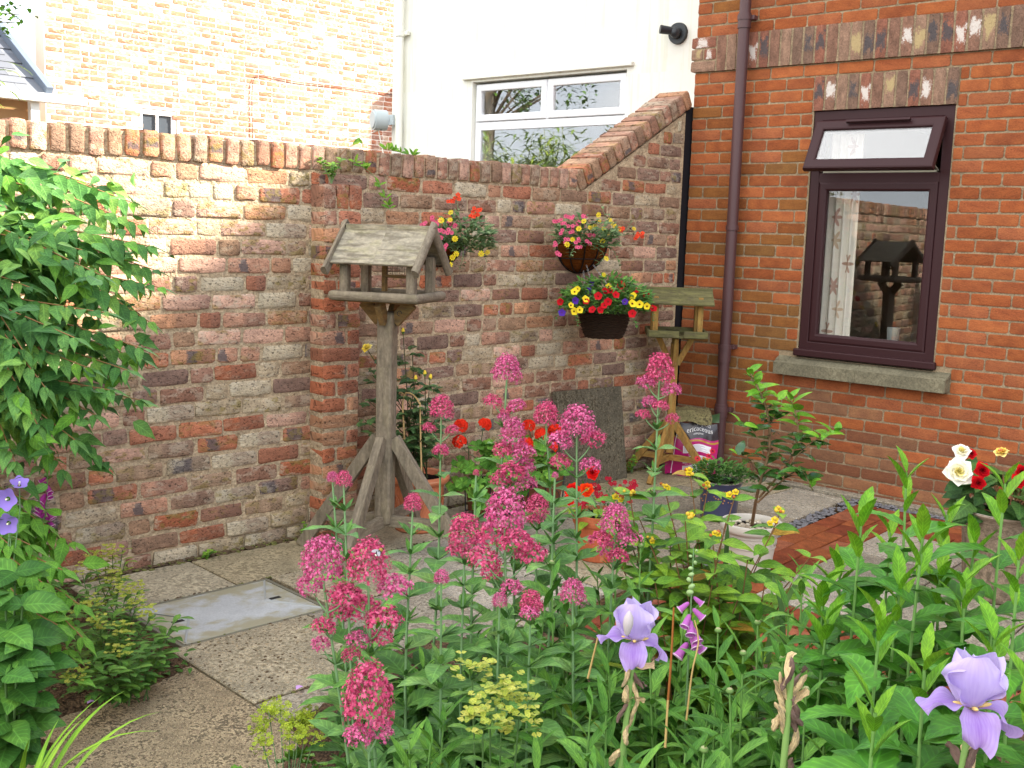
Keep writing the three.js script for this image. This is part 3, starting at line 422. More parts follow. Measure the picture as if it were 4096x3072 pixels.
// ---------- the white house behind ----------
const whiteHouse = thing('white_house', 'white rendered house with white framed window behind the garden wall', 'house', houseAt(0, 0, -1.13), AH);
{
  const sh = new THREE.Shape([[-4.13, 0], [-0.25, 0], [-0.25, 4.4], [-4.13, 4.4]].map((p) => new THREE.Vector2(...p))); sh.holes.push(new THREE.Path([[-3.075, 1.55], [-3.075, 2.9], [-1.345, 2.9], [-1.345, 1.55]].map((p) => new THREE.Vector2(...p))));
  const g = new THREE.ExtrudeGeometry(sh, { depth: 0.3, bevelEnabled: false }); g.translate(0, 0, -0.3); part(whiteHouse, 'wall', boxUV(g, 0.7), renderM);
  part(whiteHouse, 'side_wall', boxUV(box(0.3, 4.4, 5.5, -3.98, 2.2, -3.05), 0.7), renderM); part(whiteHouse, 'back_wall', merge([box(3.9, 4.4, 0.2, -2.2, 2.2, -5.9), box(0.2, 4.4, 5.5, -0.35, 2.2, -3.05)]), renderM); part(whiteHouse, 'roof', box(4.2, 0.15, 6.3, -2.19, 4.48, -2.95), std({ color: C(90, 88, 90) }));
  part(whiteHouse, 'room', merge([box(3.4, 0.05, 2.5, -2.2, 1.3, -1.6), box(3.4, 0.05, 2.5, -2.2, 3.2, -1.6), box(3.4, 2, 0.05, -2.2, 2.2, -2.8), box(0.05, 2, 2.4, -0.6, 2.2, -1.6)]), std({ color: C(120, 116, 106) }));
  const drip = box(1.91, 0.035, 0.05, -2.23, 2.94, 0.012, 0.006); part(whiteHouse, 'drip_ledge', drip, renderM);
  const upvc = phy({ color: new THREE.Color(0.82, 0.83, 0.85), roughness: 0.3 }), win = new THREE.Group(); win.name = 'window'; whiteHouse.add(win); win.position.set(-2.21, 0, -0.11);
  const fr = ringGeo(1.722, 1.33, 0.04, 0.07); fr.translate(0, 2.215, 0); part(win, 'frame', merge([fr, box(1.66, 0.05, 0.066, 0, 2.515, 0.033, 0.005), box(0.045, 0.34, 0.064, 0, 2.71, 0.033, 0.005)]), upvc);
  for (const s of [-1, 1]) { const v = ringGeo(0.835, 0.335, 0.062, 0.06, 0.01); v.translate(s * 0.425, 2.712, 0.03); part(win, 'vent_sash', v, upvc); part(win, 'vent_pane', box(0.725, 0.22, 0.006, s * 0.425, 2.712, 0.055), glassMat()); }
  part(win, 'fixed_pane', box(1.66, 0.95, 0.006, 0, 2.03, 0.045), glassMat()); part(win, 'bead', (() => { const b = ringGeo(1.65, 0.95, 0.035, 0.03, 0.006); b.translate(0, 2.025, 0.04); return b; })(), upvc);
  const pp = new THREE.Group(); pp.name = 'drainpipe'; whiteHouse.add(pp); pp.position.set(-3.99, 0, 0.06); part(pp, 'pipe', cyl(0.035, 0.035, 4.4, 16), renderM); for (const y of [3.38]) part(pp, 'clip', merge([cyl(0.045, 0.045, 0.06, 16, 0, y, 0), box(0.13, 0.04, 0.04, 0.02, y + 0.03, -0.03, 0.005)]), renderM);
  part(whiteHouse, 'corner_board', boxUV(box(0.09, 4.4, 0.02, -4.085, 2.2, 0.012), 0.7), renderM);
}
{
  const l = thing('wall_light', 'round black outside lamp on the white wall', 'wall lamp', houseAt(-0.862, 3.14, -1.125), AH), bm = std({ color: C(44, 48, 52), roughness: 0.45 });
  const d = cyl(0.085, 0.08, 0.025, 28); d.rotateX(Math.PI / 2); part(l, 'back_plate', d, bm); const n = ball(0.045, 0, 0, 0.045, 14, 10); part(l, 'joint', n, bm); const h = cyl(0.03, 0.034, 0.11, 18); h.rotateX(Math.PI / 2); h.rotateY(-0.75); h.rotateX(-0.12); h.translate(-0.015, 0.012, 0.05); part(l, 'spot_head', h, bm);
  const q = thing('line_reel', 'pale grey round washing line reel on the corner of the white house', 'line reel', houseAt(-4.17, 2.59, -1.06), AH), gm = std({ color: C(176, 186, 188), roughness: 0.5 });
  const b = cyl(0.1, 0.1, 0.13, 28); b.rotateX(Math.PI / 2); b.rotateY(-0.4); part(q, 'drum', b, gm); const f = cyl(0.085, 0.08, 0.012, 28); f.rotateX(Math.PI / 2); f.translate(0, 0, 0.13); f.rotateY(-0.4); part(q, 'face', f, gm); part(q, 'bracket', box(0.12, 0.1, 0.03, 0.08, 0, 0.02, 0.006), gm);
  const ln = std({ color: C(225, 222, 210) }); part(q, 'cord', merge([tube([[-0.05, -0.09, 0.05], [0.02, -0.3, 0.05], [0.1, -0.5, 0.06]], 0.006, 0.006, 5), tube([[-0.02, -0.09, 0.05], [-0.3, -0.17, 0.1], [-0.6, -0.23, 0.15]], 0.005, 0.005, 5)]), ln); part(q, 'guide', merge([ball(0.013, -0.05, -0.085, 0.06), ball(0.013, 0.0, -0.09, 0.06)]), std({ color: C(40, 40, 42) }));
}

// ---------- the tall brick building in the sun ----------
const far = thing('brick_building', 'tall sunlit brick gable wall with one tiny white window', 'building', wallAt(0, 0, -10.32), AW);
{
  const r = rng(58), list = [], geos = []; for (let i = 0; i < 40; i++) geos.push(brickGeo(paleA, i % 16, 0.222, 0.066, 0.03, 0.004, 0.003, 1200 + i)); const hg = []; for (let i = 0; i < 16; i++) hg.push(brickGeo(paleA, (i * 3) % 16, 0.106, 0.066, 0.03, 0.004, 0.003, 1260 + i, { header: true }));
  for (let c = 0; c < 52; c++) { const y = 2.28 + c * 0.08; let x = -0.3 + rr(0, 0.08, r) * (c % 2); while (x < 6.9) { const st = r() < 0.7, w = st ? 0.235 : 0.118, xc = x + w / 2; if (!(y > 2.5 && y < 3.09 && xc > 0.93 && xc < 1.57)) list.push({ g: st ? geos[Math.floor(r() * 40)] : hg[Math.floor(r() * 16)], p: [xc, y, rr(-0.002, 0.002, r)], area: w }); x += w; } }
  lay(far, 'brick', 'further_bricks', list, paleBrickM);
  const sh = new THREE.Shape([[-0.31, 0], [7, 0], [7, 6.6], [-0.31, 6.6]].map((p) => new THREE.Vector2(...p))); sh.holes.push(new THREE.Path([[0.955, 2.45], [0.955, 3.085], [1.545, 3.085], [1.545, 2.45]].map((p) => new THREE.Vector2(...p)))); const g = new THREE.ExtrudeGeometry(sh, { depth: 0.3, bevelEnabled: false }); g.translate(0, 0, -0.306); part(far, 'mortar_core', boxUV(g, 1.5), std({ color: C(226, 216, 202) })); part(far, 'added_shadow_block', box(1.2, 4.1, 0.45, 6.36, 2.05, 0.23), std({ color: C(172, 112, 88) })); part(far, 'rear', box(4.4, 6.5, 5, 4.8, 3.25, -2.9), std({ color: C(160, 100, 76) })); part(far, 'eaves', box(4.7, 0.15, 5.6, 4.8, 6.66, -2.6), std({ color: C(90, 88, 92) }));  // wing is an unseen block added for its shadow; mortar paled for sun glare
  const wn = new THREE.Group(); wn.name = 'window'; far.add(wn); wn.position.set(1.25, 2.765, -0.07); const wm = std({ color: new THREE.Color(0.8, 0.8, 0.8), roughness: 0.5 }); part(wn, 'frame', merge([ringGeo(0.575, 0.62, 0.07, 0.06), box(0.035, 0.5, 0.05, 0, 0, 0.03)]), wm); for (const s of [-1, 1]) part(wn, 'pane', box(0.205, 0.49, 0.01, s * 0.115, 0, 0.02), std({ color: C(70, 76, 82), roughness: 0.08 }));
  part(far, 'cable', tube([[2.77, 2.3, 0.02], [2.77, 3.66, 0.02], [2.82, 3.73, 0.02], [3.6, 3.72, 0.02], [4.5, 3.74, 0.02], [5.5, 3.72, 0.02]], 0.006, 0.006, 6, 40), std({ color: C(96, 82, 74) }));
}
// low outbuilding with a slate roof, far left
{
  const o = thing('slate_outbuilding', 'low outbuilding with grey slate roof and white gutter at the far left', 'outbuilding', [-5.69, 0, -13.34], AW), r = rng(63), a = 30 * R;
  const sm = [C(98, 100, 106), C(90, 92, 98), C(108, 110, 114)].map((c) => std({ color: c, roughness: 0.75, bumpMap: noiseB, bumpScale: 0.002 }));
  const slateG = box(0.292, 0.012, 0.3, -0.146, 0, 0);
  for (let j = 0; j < 13; j++) for (let i = 0; i < 9; i++) { const m = part(o, 'roof_slate', slateG, sm[Math.floor(r() * 3)]); const d = 0.1 + j * 0.2; m.position.set(-0.02 - i * 0.297 - (j % 2) * 0.148, 3.0 + d * Math.sin(a) + 0.012, -d * Math.cos(a)); m.rotation.x = a - 0.05 + rr(-0.006, 0.006, r); if (j % 2 === 0 && i === 0) { /* whole slate at the verge */ } }
  const deck = box(3.4, 0.03, 2.9, -1.72, 0, -1.45); deck.rotateX(a); deck.translate(0, 2.98, 0.02); part(o, 'roof_deck', deck, std({ color: C(110, 112, 118) }));
  const vg = box(0.09, 0.12, 2.95, 0.02, 0.04, -1.45, 0.01); vg.rotateX(a); vg.translate(0, 2.99, 0.03); part(o, 'verge_flashing', vg, std({ color: C(92, 102, 116), roughness: 0.7 }));
  const gt = box(3.9, 0.11, 0.11, -1.5, 2.93, 0.1, 0.02); part(o, 'gutter', gt, std({ color: new THREE.Color(0.8, 0.8, 0.76), roughness: 0.5 })); part(o, 'wall', box(3.3, 2.9, 2.4, -1.75, 1.45, -1.3), std({ color: C(170, 130, 90) })); part(o, 'post', box(0.1, 2.88, 0.1, -0.15, 1.44, 0.02), std({ color: new THREE.Color(0.8, 0.8, 0.76) }));
}

// ---------- objects ----------
// grey metal drain cover between the flags
{
  const o = thing('drain_cover', 'grey galvanised drain cover set flush in the paving', 'drain cover', wallAt(3.885, 0, 0.735), AW);
  const mt = tex(256, 256, (x, y) => { const n = fbm(x / 50, y / 50, 4, 5) - 0.5, f = vnoise(x / 2, y / 2, 128) - 0.5, m = 1 + 0.14 * n + 0.1 * f, e = Math.max(Math.abs(x - 128), Math.abs(y - 128)) / 128, t = 0.8 * sst(0.6, 0.95, e * 0.55 + 0.75 * fbm(x / 26 + 30, y / 26, 4)); return [mix(176 * m, 150, t), mix(178 * m, 142, t), mix(176 * m, 110, t)]; });
  const plate = box(0.62, 0.018, 0.46, 0, -0.009, 0, 0.003), u = plate.attributes.uv, p = plate.attributes.position; for (let i = 0; i < p.count; i++) u.setXY(i, p.getX(i) / 0.62 + 0.5, p.getZ(i) / 0.46 + 0.5);
  part(o, 'plate', plate, std({ map: mt, metalness: 0.15, roughness: 0.6, bumpMap: noiseB, bumpScale: 0.001 })); const fr = ringGeo(0.66, 0.5, 0.016, 0.03, 0.002); fr.rotateX(-Math.PI / 2); fr.translate(0, -0.028, 0); part(o, 'frame', fr, std({ color: C(112, 108, 92), roughness: 0.9 }));
  const tr = std({ color: C(160, 162, 158), metalness: 0.15, roughness: 0.6 }); for (const s of [-1, 1]) part(o, 'rib', merge([bar([s * 0.3, 0.001, 0.22], [s * 0.17, 0.001, 0], 0.012, 0.0015, 0, 0), bar([s * 0.3, 0.001, -0.22], [s * 0.17, 0.001, 0], 0.012, 0.0015, 0, 0)]), tr); for (const s of [-1, 1]) part(o, 'key_slot', box(0.05, 0.004, 0.022, s * 0.22, 0.0, 0, 0.001), std({ color: C(46, 44, 40) }));
}
// big weathered bird table on a four-footed post
{
  const o = thing('bird_table', 'large weathered grey bird table with pitched roof and square post', 'bird table', [-0.592, 0, -5.08], -17 * R), L = -0.565, T = 1.245;
  part(o, 'post', boxUV(box(0.08, 1.02, 0.08, 0, 0.66, 0, 0.012), 2.2, 0, 0, 'y'), woodGreyM);
  const feet = [[1, -1], [1, 1], [-1, 1], [-1, -1]].map(([a, b]) => [a * 0.29, b * 0.29]);
  for (const [x, z] of [[-0.43, 0.02], [-0.02, 0.42], [0.43, -0.02], [0.02, -0.42]]) { const k = Math.hypot(x, z), u = x / k, v = z / k, g = bar([u * 0.04, 0.57, v * 0.04], [u * 0.43, 0.0, v * 0.43], 0.044, 0.058, Math.atan2(u, v), 0.004); part(o, 'foot_strut', boxUV(g, 2.2, x, 0, 'y'), woodGreyM); part(o, 'brace', boxUV(bar([u * 0.02, 0.165, v * 0.02], [u * 0.31, 0.165, v * 0.31], 0.03, 0.055, Math.atan2(u, v)), 2.2), woodGreyM); }
  // tray with rounded log rim
  const w = 0.42, d = 0.33, y = T; part(o, 'tray_floor', boxUV(box(w - 0.03, 0.014, d - 0.03, 0, y - 0.02, 0, 0.003), 2.4), woodBrownM);
  const log = (len) => { const g = new THREE.CapsuleGeometry(0.021, len - 0.03, 4, 10); g.rotateZ(Math.PI / 2); g.scale(1, 1.05, 0.8); return boxUV(g, 2.4); };
  const front = log(w + 0.02); front.translate(0, y, d / 2); const back = log(w + 0.02); back.translate(0, y, -d / 2); part(o, 'rim_log', front, woodGreyM); part(o, 'rim_log', back, woodGreyM); for (const s of [-1, 1]) { const g = log(d + 0.02); g.rotateY(Math.PI / 2); g.translate(s * w / 2, y, 0); part(o, 'rim_log', g, woodGreyM); }
  for (const [sx, sz] of [[-1, 1], [1, 1], [1, -1], [-1, -1]]) part(o, 'corner_post', boxUV(box(0.042, 0.2, 0.042, sx * 0.165, y + 0.085, sz * 0.115, 0.006), 2.4, 0, 0, 'y'), woodGreyM);
  for (const a of [0, 1, 2, 3]) { const g = new THREE.BufferGeometry(), u = [Math.cos(a * Math.PI / 2), Math.sin(a * Math.PI / 2)], b = bar([u[0] * 0.035, y - 0.12, u[1] * 0.035], [u[0] * 0.12, y - 0.03, u[1] * 0.1], 0.03, 0.06, Math.atan2(u[0], u[1])); part(o, 'bracket', boxUV(b, 2.4), woodBrownM); }
  // roof: boards on both slopes, ridge strip, half-log barge boards
  const half = 0.175, rise = 0.165, ry = y + 0.15, sl = Math.hypot(half, rise), ang = Math.atan2(rise, half);
  for (const s of [1, -1]) { const g = new RoundedBoxGeometry(0.42, 0.012, sl + 0.012, 1, 0.003), p = g.attributes.position; for (let i = 0; i < p.count; i++) if (p.getZ(i) * s > 0.05) p.setY(i, p.getY(i) - 0.008 * Math.cos(p.getX(i) * 8)); g.rotateX(s * ang); g.translate(0, ry + rise / 2, s * half / 2); g.computeVertexNormals(); part(o, 'roof_board', boxUV(g, 2.4, s), woodRoofM); }
  part(o, 'ridge_strip', boxUV(box(0.42, 0.026, 0.016, 0, ry + rise - 0.002, 0.016, 0.003), 2.4), woodRoofM);
  for (const sx of [-1, 1]) for (const s of [1, -1]) { const g = new THREE.CylinderGeometry(0.026, 0.026, sl + 0.075, 12, 1, false, 0, Math.PI); g.scale(0.9, 1, 1); const cap = new THREE.CircleGeometry(0.026, 12, 0, Math.PI); g.rotateY(sx > 0 ? 0 : Math.PI); const b = box(0.006, sl + 0.075, 0.05, 0, 0, 0); const e1 = new THREE.CylinderGeometry(0.026, 0.026, 0.002, 12, 1, false, 0, Math.PI); e1.rotateY(sx > 0 ? 0 : Math.PI); e1.translate(0, -(sl + 0.075) / 2, 0); const m = merge([boxUV(g, 2.4, 0, 0, 'y'), boxUV(b, 2.4, 0, 0, 'y'), boxUV(e1, 2.4)]); m.rotateX(-s * (Math.PI / 2 - ang)); m.translate(sx * 0.213, ry + rise / 2 - 0.012, s * (half / 2 + 0.012)); part(o, 'barge_log', m, woodGreyM); }
  // mesh feeder box hanging inside, small hook below
  const fd = new THREE.Group(); fd.name = 'mesh_feeder'; o.add(fd); fd.position.set(0.03, y + 0.135, -0.05); const wire = std({ color: C(120, 112, 92), metalness: 0.4, roughness: 0.6 }), bars = []; for (let i = 0; i <= 9; i++) bars.push(box(0.0016, 0.075, 0.0016, -0.055 + i * 0.0122, 0, 0)); for (let j = 0; j <= 6; j++) bars.push(box(0.11, 0.0016, 0.0016, 0, -0.037 + j * 0.0123, 0.0005)); part(fd, 'wire_mesh', merge(bars), wire); part(fd, 'side_board', boxUV(box(0.02, 0.17, 0.03, -0.07, -0.035, 0, 0.003), 2.4), woodBrownM); part(fd, 'lower_rail', boxUV(box(0.14, 0.014, 0.03, 0, -0.048, 0, 0.003), 2.4), woodBrownM);
  const hk = new THREE.TorusGeometry(0.011, 0.0018, 6, 16, 5); hk.translate(0.115, y - 0.07, 0.13); part(o, 'hook', hk, std({ color: C(50, 46, 44), metalness: 0.6, roughness: 0.5 }));
}
// small mossy bird table in the corner
{
  const o = thing('bird_table', 'small brown bird table with mossy plank roof in the corner', 'bird table', [1.04, 0, -6.97], -4 * R), T = 0.94;
  part(o, 'post', boxUV(box(0.05, 0.72, 0.05, 0, 0.52, 0, 0.005), 2.5, 0, 0, 'y'), woodTanM);
  for (const [u, v] of [[-0.9, -0.45], [-0.45, 0.9], [0.9, 0.45], [0.45, -0.9]]) { part(o, 'foot_strut', boxUV(bar([u * 0.025, 0.36, v * 0.025], [u * 0.3, 0, v * 0.3], 0.03, 0.045, Math.atan2(u, v)), 2.5, u, 0, 'y'), woodTanM); part(o, 'brace', boxUV(bar([0, 0.13, 0], [u * 0.21, 0.13, v * 0.21], 0.02, 0.04, Math.atan2(u, v)), 2.5), woodTanM); }
  for (const [u, v] of [[-1, 0], [0, 1], [1, 0], [0, -1]]) part(o, 'bracket', boxUV(bar([u * 0.02, T - 0.2, v * 0.02], [u * 0.11, T - 0.02, v * 0.11], 0.028, 0.036, Math.atan2(u, v)), 2.5, 0, 0, 'y'), woodTanM);
  part(o, 'tray_floor', boxUV(box(0.34, 0.014, 0.3, 0, T - 0.012, 0, 0.003), 2.4), woodMossM); const rail = (x0, z0, x1, z1) => part(o, 'rim_rail', boxUV(bar([x0, T + 0.008, z0], [x1, T + 0.008, z1], 0.018, 0.042, Math.atan2(z1 - z0, x1 - x0) ? 0 : Math.PI / 2), 2.4), woodMossM);
  const rb = (w, d, x, z) => part(o, 'rim_rail', boxUV(box(w, 0.042, d, x, T + 0.008, z, 0.003), 2.4, x, z), woodMossM); rb(0.19, 0.018, -0.085, 0.16); rb(0.15, 0.018, 0.115, 0.16); rb(0.36, 0.018, 0, -0.16); rb(0.018, 0.32, -0.18, 0); rb(0.018, 0.32, 0.18, 0);
  for (const sx of [-1, 1]) for (const sz of [-1, 1]) part(o, 'corner_post', boxUV(box(0.036, 0.21, 0.036, sx * 0.14, T + 0.11, sz * 0.11, 0.004), 2.4, 0, 0, 'y'), woodTanM);
  for (const s of [1, -1]) for (let k = 0; k < 2; k++) { const g = box(0.44 - k * 0.0, 0.014, 0.095, 0, 0, 0, 0.003); g.rotateX(s * 0.42); g.translate(0, T + 0.275 - 0.018 - k * 0.041, s * (0.045 + k * 0.088)); part(o, 'roof_board', boxUV(g, 2.4, k, s), woodMossM); }
  part(o, 'ridge_strip', boxUV(box(0.44, 0.018, 0.03, 0, T + 0.286, 0, 0.003), 2.4), woodMossM); for (const sx of [-1, 1]) part(o, 'gable_bar', boxUV(box(0.03, 0.04, 0.24, sx * 0.14, T + 0.22, 0, 0.003), 2.4), woodTanM);
}
// leaning concrete flag against the wall
{
  const g = jitterGeo(new RoundedBoxGeometry(0.6, 0.6, 0.045, 4, 0.008), 0.006, 18); g.translate(0, 0.3, 0); boxUV(g, 1.6);
  const m = single('leaning_slab', 'dark grey lichened concrete flag leaning against the wall', 'concrete slab', boxUV(g, 1.6), std({ map: concrete([98, 92, 78], 0.4, 0.7, 0.3), bumpMap: noiseB, bumpScale: 0.004, roughness: 1 }), wallAt(0.99, 0.0, 0.14), AW); m.rotation.set(-0.17, AW, 0, 'YXZ'); m.rotateZ(-0.02);
}
// bag of compost with a stone on top
{
  const bag = thing('compost_bag', 'pink and black bag of ericaceous compost standing in the corner', 'compost bag', [1.195,0.063,-7.038].map((v, i) => (i === 1 ? 0 : v)), -10 * R);
  const cv = canvas(512, 512), x = cv.getContext('2d'); x.fillStyle = '#b01468'; x.fillRect(0, 0, 512, 512); x.fillStyle = '#2a1c20'; x.fillRect(0, 0, 512, 150); x.fillStyle = '#b08a2c'; x.beginPath(); x.moveTo(0, 118); x.quadraticCurveTo(250, 175, 512, 168); x.lineTo(512, 186); x.quadraticCurveTo(250, 190, 0, 134); x.fill();
  x.strokeStyle = '#f0ecec'; x.lineWidth = 7; x.beginPath(); x.moveTo(118, 0); x.quadraticCurveTo(96, 240, 60, 512); x.stroke();
  x.fillStyle = '#f4f0ea'; x.font = 'italic 46px serif'; x.fillText('ington', 300, 34); x.font = '52px serif'; x.fillText('ericaceous', 200, 84); x.font = '24px serif'; x.fillText('compost', 270, 116);
  x.fillStyle = '#eceaee'; for (const [yy, h] of [[206, 70], [310, 62], [398, 84]]) { x.fillRect(176, yy, 268, h); } x.fillStyle = '#8a8894'; for (const [yy, n] of [[214, 6], [318, 5], [406, 7]]) for (let k = 0; k < n; k++) x.fillRect(184, yy + k * 10, 150 + ((k * 53) % 90), 3); x.fillStyle = '#c88a30'; x.fillRect(372, 316, 62, 48); x.fillStyle = '#6a8a3a'; x.fillRect(384, 326, 26, 26); x.fillStyle = '#f4c8e0'; x.font = '18px sans-serif'; x.fillText('Contents', 230, 300); x.fillText('How to use', 200, 390);
  const t = new THREE.CanvasTexture(cv); t.colorSpace = THREE.SRGBColorSpace; const g = new THREE.BoxGeometry(0.34, 0.36, 0.14, 14, 14, 6), p = g.attributes.position; for (let i = 0; i < p.count; i++) { let a = p.getX(i) / 0.17, b = p.getY(i) / 0.18, c = p.getZ(i) / 0.07; const bulge = (1 - a * a * 0.9) * (1 - b * b * 0.8); p.setXYZ(i, p.getX(i) * (1 - 0.06 * b * b + 0.02 * Math.sin(b * 5)), p.getY(i) + 0.01 * Math.sin(a * 6), p.getZ(i) * (0.35 + 0.65 * bulge) + 0.008 * vnoise(a * 5 + 4, b * 6 + c * 2)); } g.computeVertexNormals(); g.translate(0, 0.18, 0); part(bag, 'sack', g, phy({ map: t, roughness: 0.28, clearcoat: 0.3 }));
  const fold = new THREE.PlaneGeometry(0.34, 0.07, 16, 4), q = fold.attributes.position; for (let i = 0; i < q.count; i++) q.setZ(i, 0.02 * Math.sin(q.getX(i) * 40) * (q.getY(i) + 0.04) * 14 + 0.01); fold.rotateX(-0.7); fold.translate(0, 0.385, 0.01); fold.computeVertexNormals(); part(bag, 'folded_top', fold, std({ color: C(60, 84, 52), side: THREE.DoubleSide, roughness: 0.4 }));
  const s = jitterGeo(mergeVertices(new THREE.BoxGeometry(0.26, 0.075, 0.16, 7, 3, 5)), 0.03, 14, 3); const bp = houseAt(0, 0, 0); single('capping_stone', 'flat mossy stone lying on top of the compost bag', 'stone', boxUV(s, 2), std({ map: concrete([120, 112, 78], 0.4, 0.6, 0.2), roughness: 1, bumpMap: noiseB, bumpScale: 0.006 }), [bag.position.x - 0.03, 0.405, bag.position.z + 0.02], -10 * R + 0.1);
}
// pots
const soilTop = (r, y) => { const g = new THREE.CircleGeometry(r, 24); g.rotateX(-Math.PI / 2); g.translate(0, y, 0); return jitterGeo(g, 0.012, 60, 9); };
const potSoilM = std({ color: C(58, 44, 36), map: soilT, roughness: 1, bumpMap: noiseB, bumpScale: 0.02 });
function pot(name, label, p, pts, mat, soilR, soilY, extra) { const o = thing(name, label, 'plant pot', p); part(o, 'body', lathe(pts, 40), mat); part(o, 'soil', soilTop(soilR, soilY), potSoilM); if (extra) extra(o); return o; }
const rosePot = [-0.474,-5.547], begPot = [0.447,-5.137], bluePot = [1.182,-5.951], whitePot = [1.157,-5.014], bigPot = [2.234,-4.737];
pot('flower_pot', 'large terracotta pot with rolled rim behind the big bird table', [rosePot[0], 0, rosePot[1]], [[0, 0], [0.115, 0], [0.118, 0.01], [0.137, 0.245], [0.15, 0.25], [0.163, 0.262], [0.166, 0.278], [0.16, 0.292], [0.148, 0.294], [0.14, 0.285], [0.135, 0.25]], terracottaM, 0.14, 0.262, (o) => { for (let k = 0; k < 9; k++) { const g = [], a0 = k / 9 * 6.283; for (const s of [-1, 1]) g.push(tube([0, 1, 2, 3].map((i) => { const a = a0 + s * i * 0.11, y = 0.1 + i * 0.045 - i * i * 0.004, r = 0.121 + y * 0.082; return [Math.cos(a) * r, y, Math.sin(a) * r]; }), 0.006, 0.004, 5)); part(o, 'swag', merge(g), terracottaM); } });
pot('flower_pot', 'plain orange plastic pot of red begonias', [begPot[0], 0, begPot[1]], [[0, 0], [0.1, 0], [0.104, 0.005], [0.122, 0.17], [0.128, 0.172], [0.131, 0.178], [0.134, 0.222], [0.13, 0.226], [0.126, 0.22], [0.12, 0.18]], orangePotM, 0.123, 0.2);
pot('flower_pot', 'dark blue glazed pot with speckled band by the house wall', [bluePot[0], 0, bluePot[1]], [[0, 0], [0.092, 0], [0.1, 0.01], [0.112, 0.18], [0.122, 0.205], [0.126, 0.215], [0.122, 0.222], [0.114, 0.216], [0.108, 0.19]], phy({ color: C(58, 62, 92), roughness: 0.3, clearcoat: 0.5 }), 0.112, 0.2, (o) => { const r = rng(17), dm = std({ color: C(170, 120, 84), roughness: 0.6 }), dots = []; for (let i = 0; i < 70; i++) { const a = r() * 6.283, y = rr(0.1, 0.185, r), rad = 0.1 + (y - 0.01) * 0.0706; const g = new THREE.SphereGeometry(rr(0.0035, 0.006, r), 6, 4); g.translate(Math.cos(a) * rad, y, Math.sin(a) * rad); dots.push(g); } stuff(o, 'speckles', merge(dots), dm); part(o, 'rim', (() => { const g = new THREE.TorusGeometry(0.119, 0.006, 8, 40); g.rotateX(Math.PI / 2); g.translate(0, 0.218, 0); return g; })(), std({ color: C(150, 140, 128), roughness: 0.5 })); });
pot('flower_pot', 'cream white embossed pot with pebble top', [whitePot[0], 0, whitePot[1]], [[0, 0], [0.096, 0], [0.1, 0.01], [0.122, 0.185], [0.128, 0.19], [0.14, 0.196], [0.148, 0.208], [0.148, 0.232], [0.142, 0.238], [0.13, 0.236], [0.126, 0.2]], std({ color: C(192, 184, 171), roughness: 0.8, bumpMap: noiseB, bumpScale: 0.001 }), 0.128, 0.205, (o) => {
  const em = std({ color: C(186, 177, 164), roughness: 0.8 }), r = rng(19); for (let k = 0; k < 24; k++) { const a = k / 24 * 6.283, y = 0.15, rad = 0.1 + y * 0.125; const g = new THREE.TorusGeometry(0.0115, 0.003, 5, 12, 4.5); g.rotateY(Math.PI / 2 - a); g.translate(Math.cos(a) * rad, y, Math.sin(a) * rad); part(o, 'embossed_scroll', g, em); } part(o, 'band', merge([0.125, 0.176].map((y) => { const g = new THREE.TorusGeometry(0.1 + y * 0.126, 0.003, 6, 40); g.rotateX(Math.PI / 2); g.translate(0, y, 0); return g; })), em);
  const pm = [C(176, 164, 140), C(150, 136, 116), C(196, 186, 164)].map((c) => std({ color: c, roughness: 0.8 })); for (let i = 0; i < 60; i++) { const a = r() * 6.283, rad = 0.12 * Math.sqrt(r()), g = new THREE.IcosahedronGeometry(rr(0.009, 0.015, r), 1); g.scale(1.2, 0.7, 0.9); g.rotateY(r() * 6); g.translate(Math.cos(a) * rad, 0.214 + r() * 0.006, Math.sin(a) * rad); part(o, 'pebble', g, pm[i % 3]); }
});
pot('flower_pot', 'big stone coloured pot of begonias at the right edge', [bigPot[0], 0, bigPot[1]], [[0, 0], [0.14, 0], [0.146, 0.012], [0.17, 0.1], [0.185, 0.28], [0.192, 0.36], [0.205, 0.385], [0.214, 0.395], [0.212, 0.405], [0.2, 0.402], [0.188, 0.37]], std({ map: concrete([128, 112, 94], 0.35, 0.35, 0), roughness: 0.9, bumpMap: noiseB, bumpScale: 0.003 }), 0.192, 0.375, (o) => { part(o, 'band', (() => { const g = new THREE.TorusGeometry(0.176, 0.006, 6, 48); g.rotateX(Math.PI / 2); g.translate(0, 0.19, 0); return g; })(), std({ color: C(120, 98, 80), roughness: 0.9 })); for (const a of [0.6, 2.2, 4.0]) part(o, 'rim_glaze', (() => { const g = new THREE.TorusGeometry(0.207, 0.006, 6, 20, 0.9); g.rotateX(Math.PI / 2); g.rotateY(a); g.translate(0, 0.4, 0); return g; })(), std({ color: C(176, 166, 152), roughness: 0.5 })); });
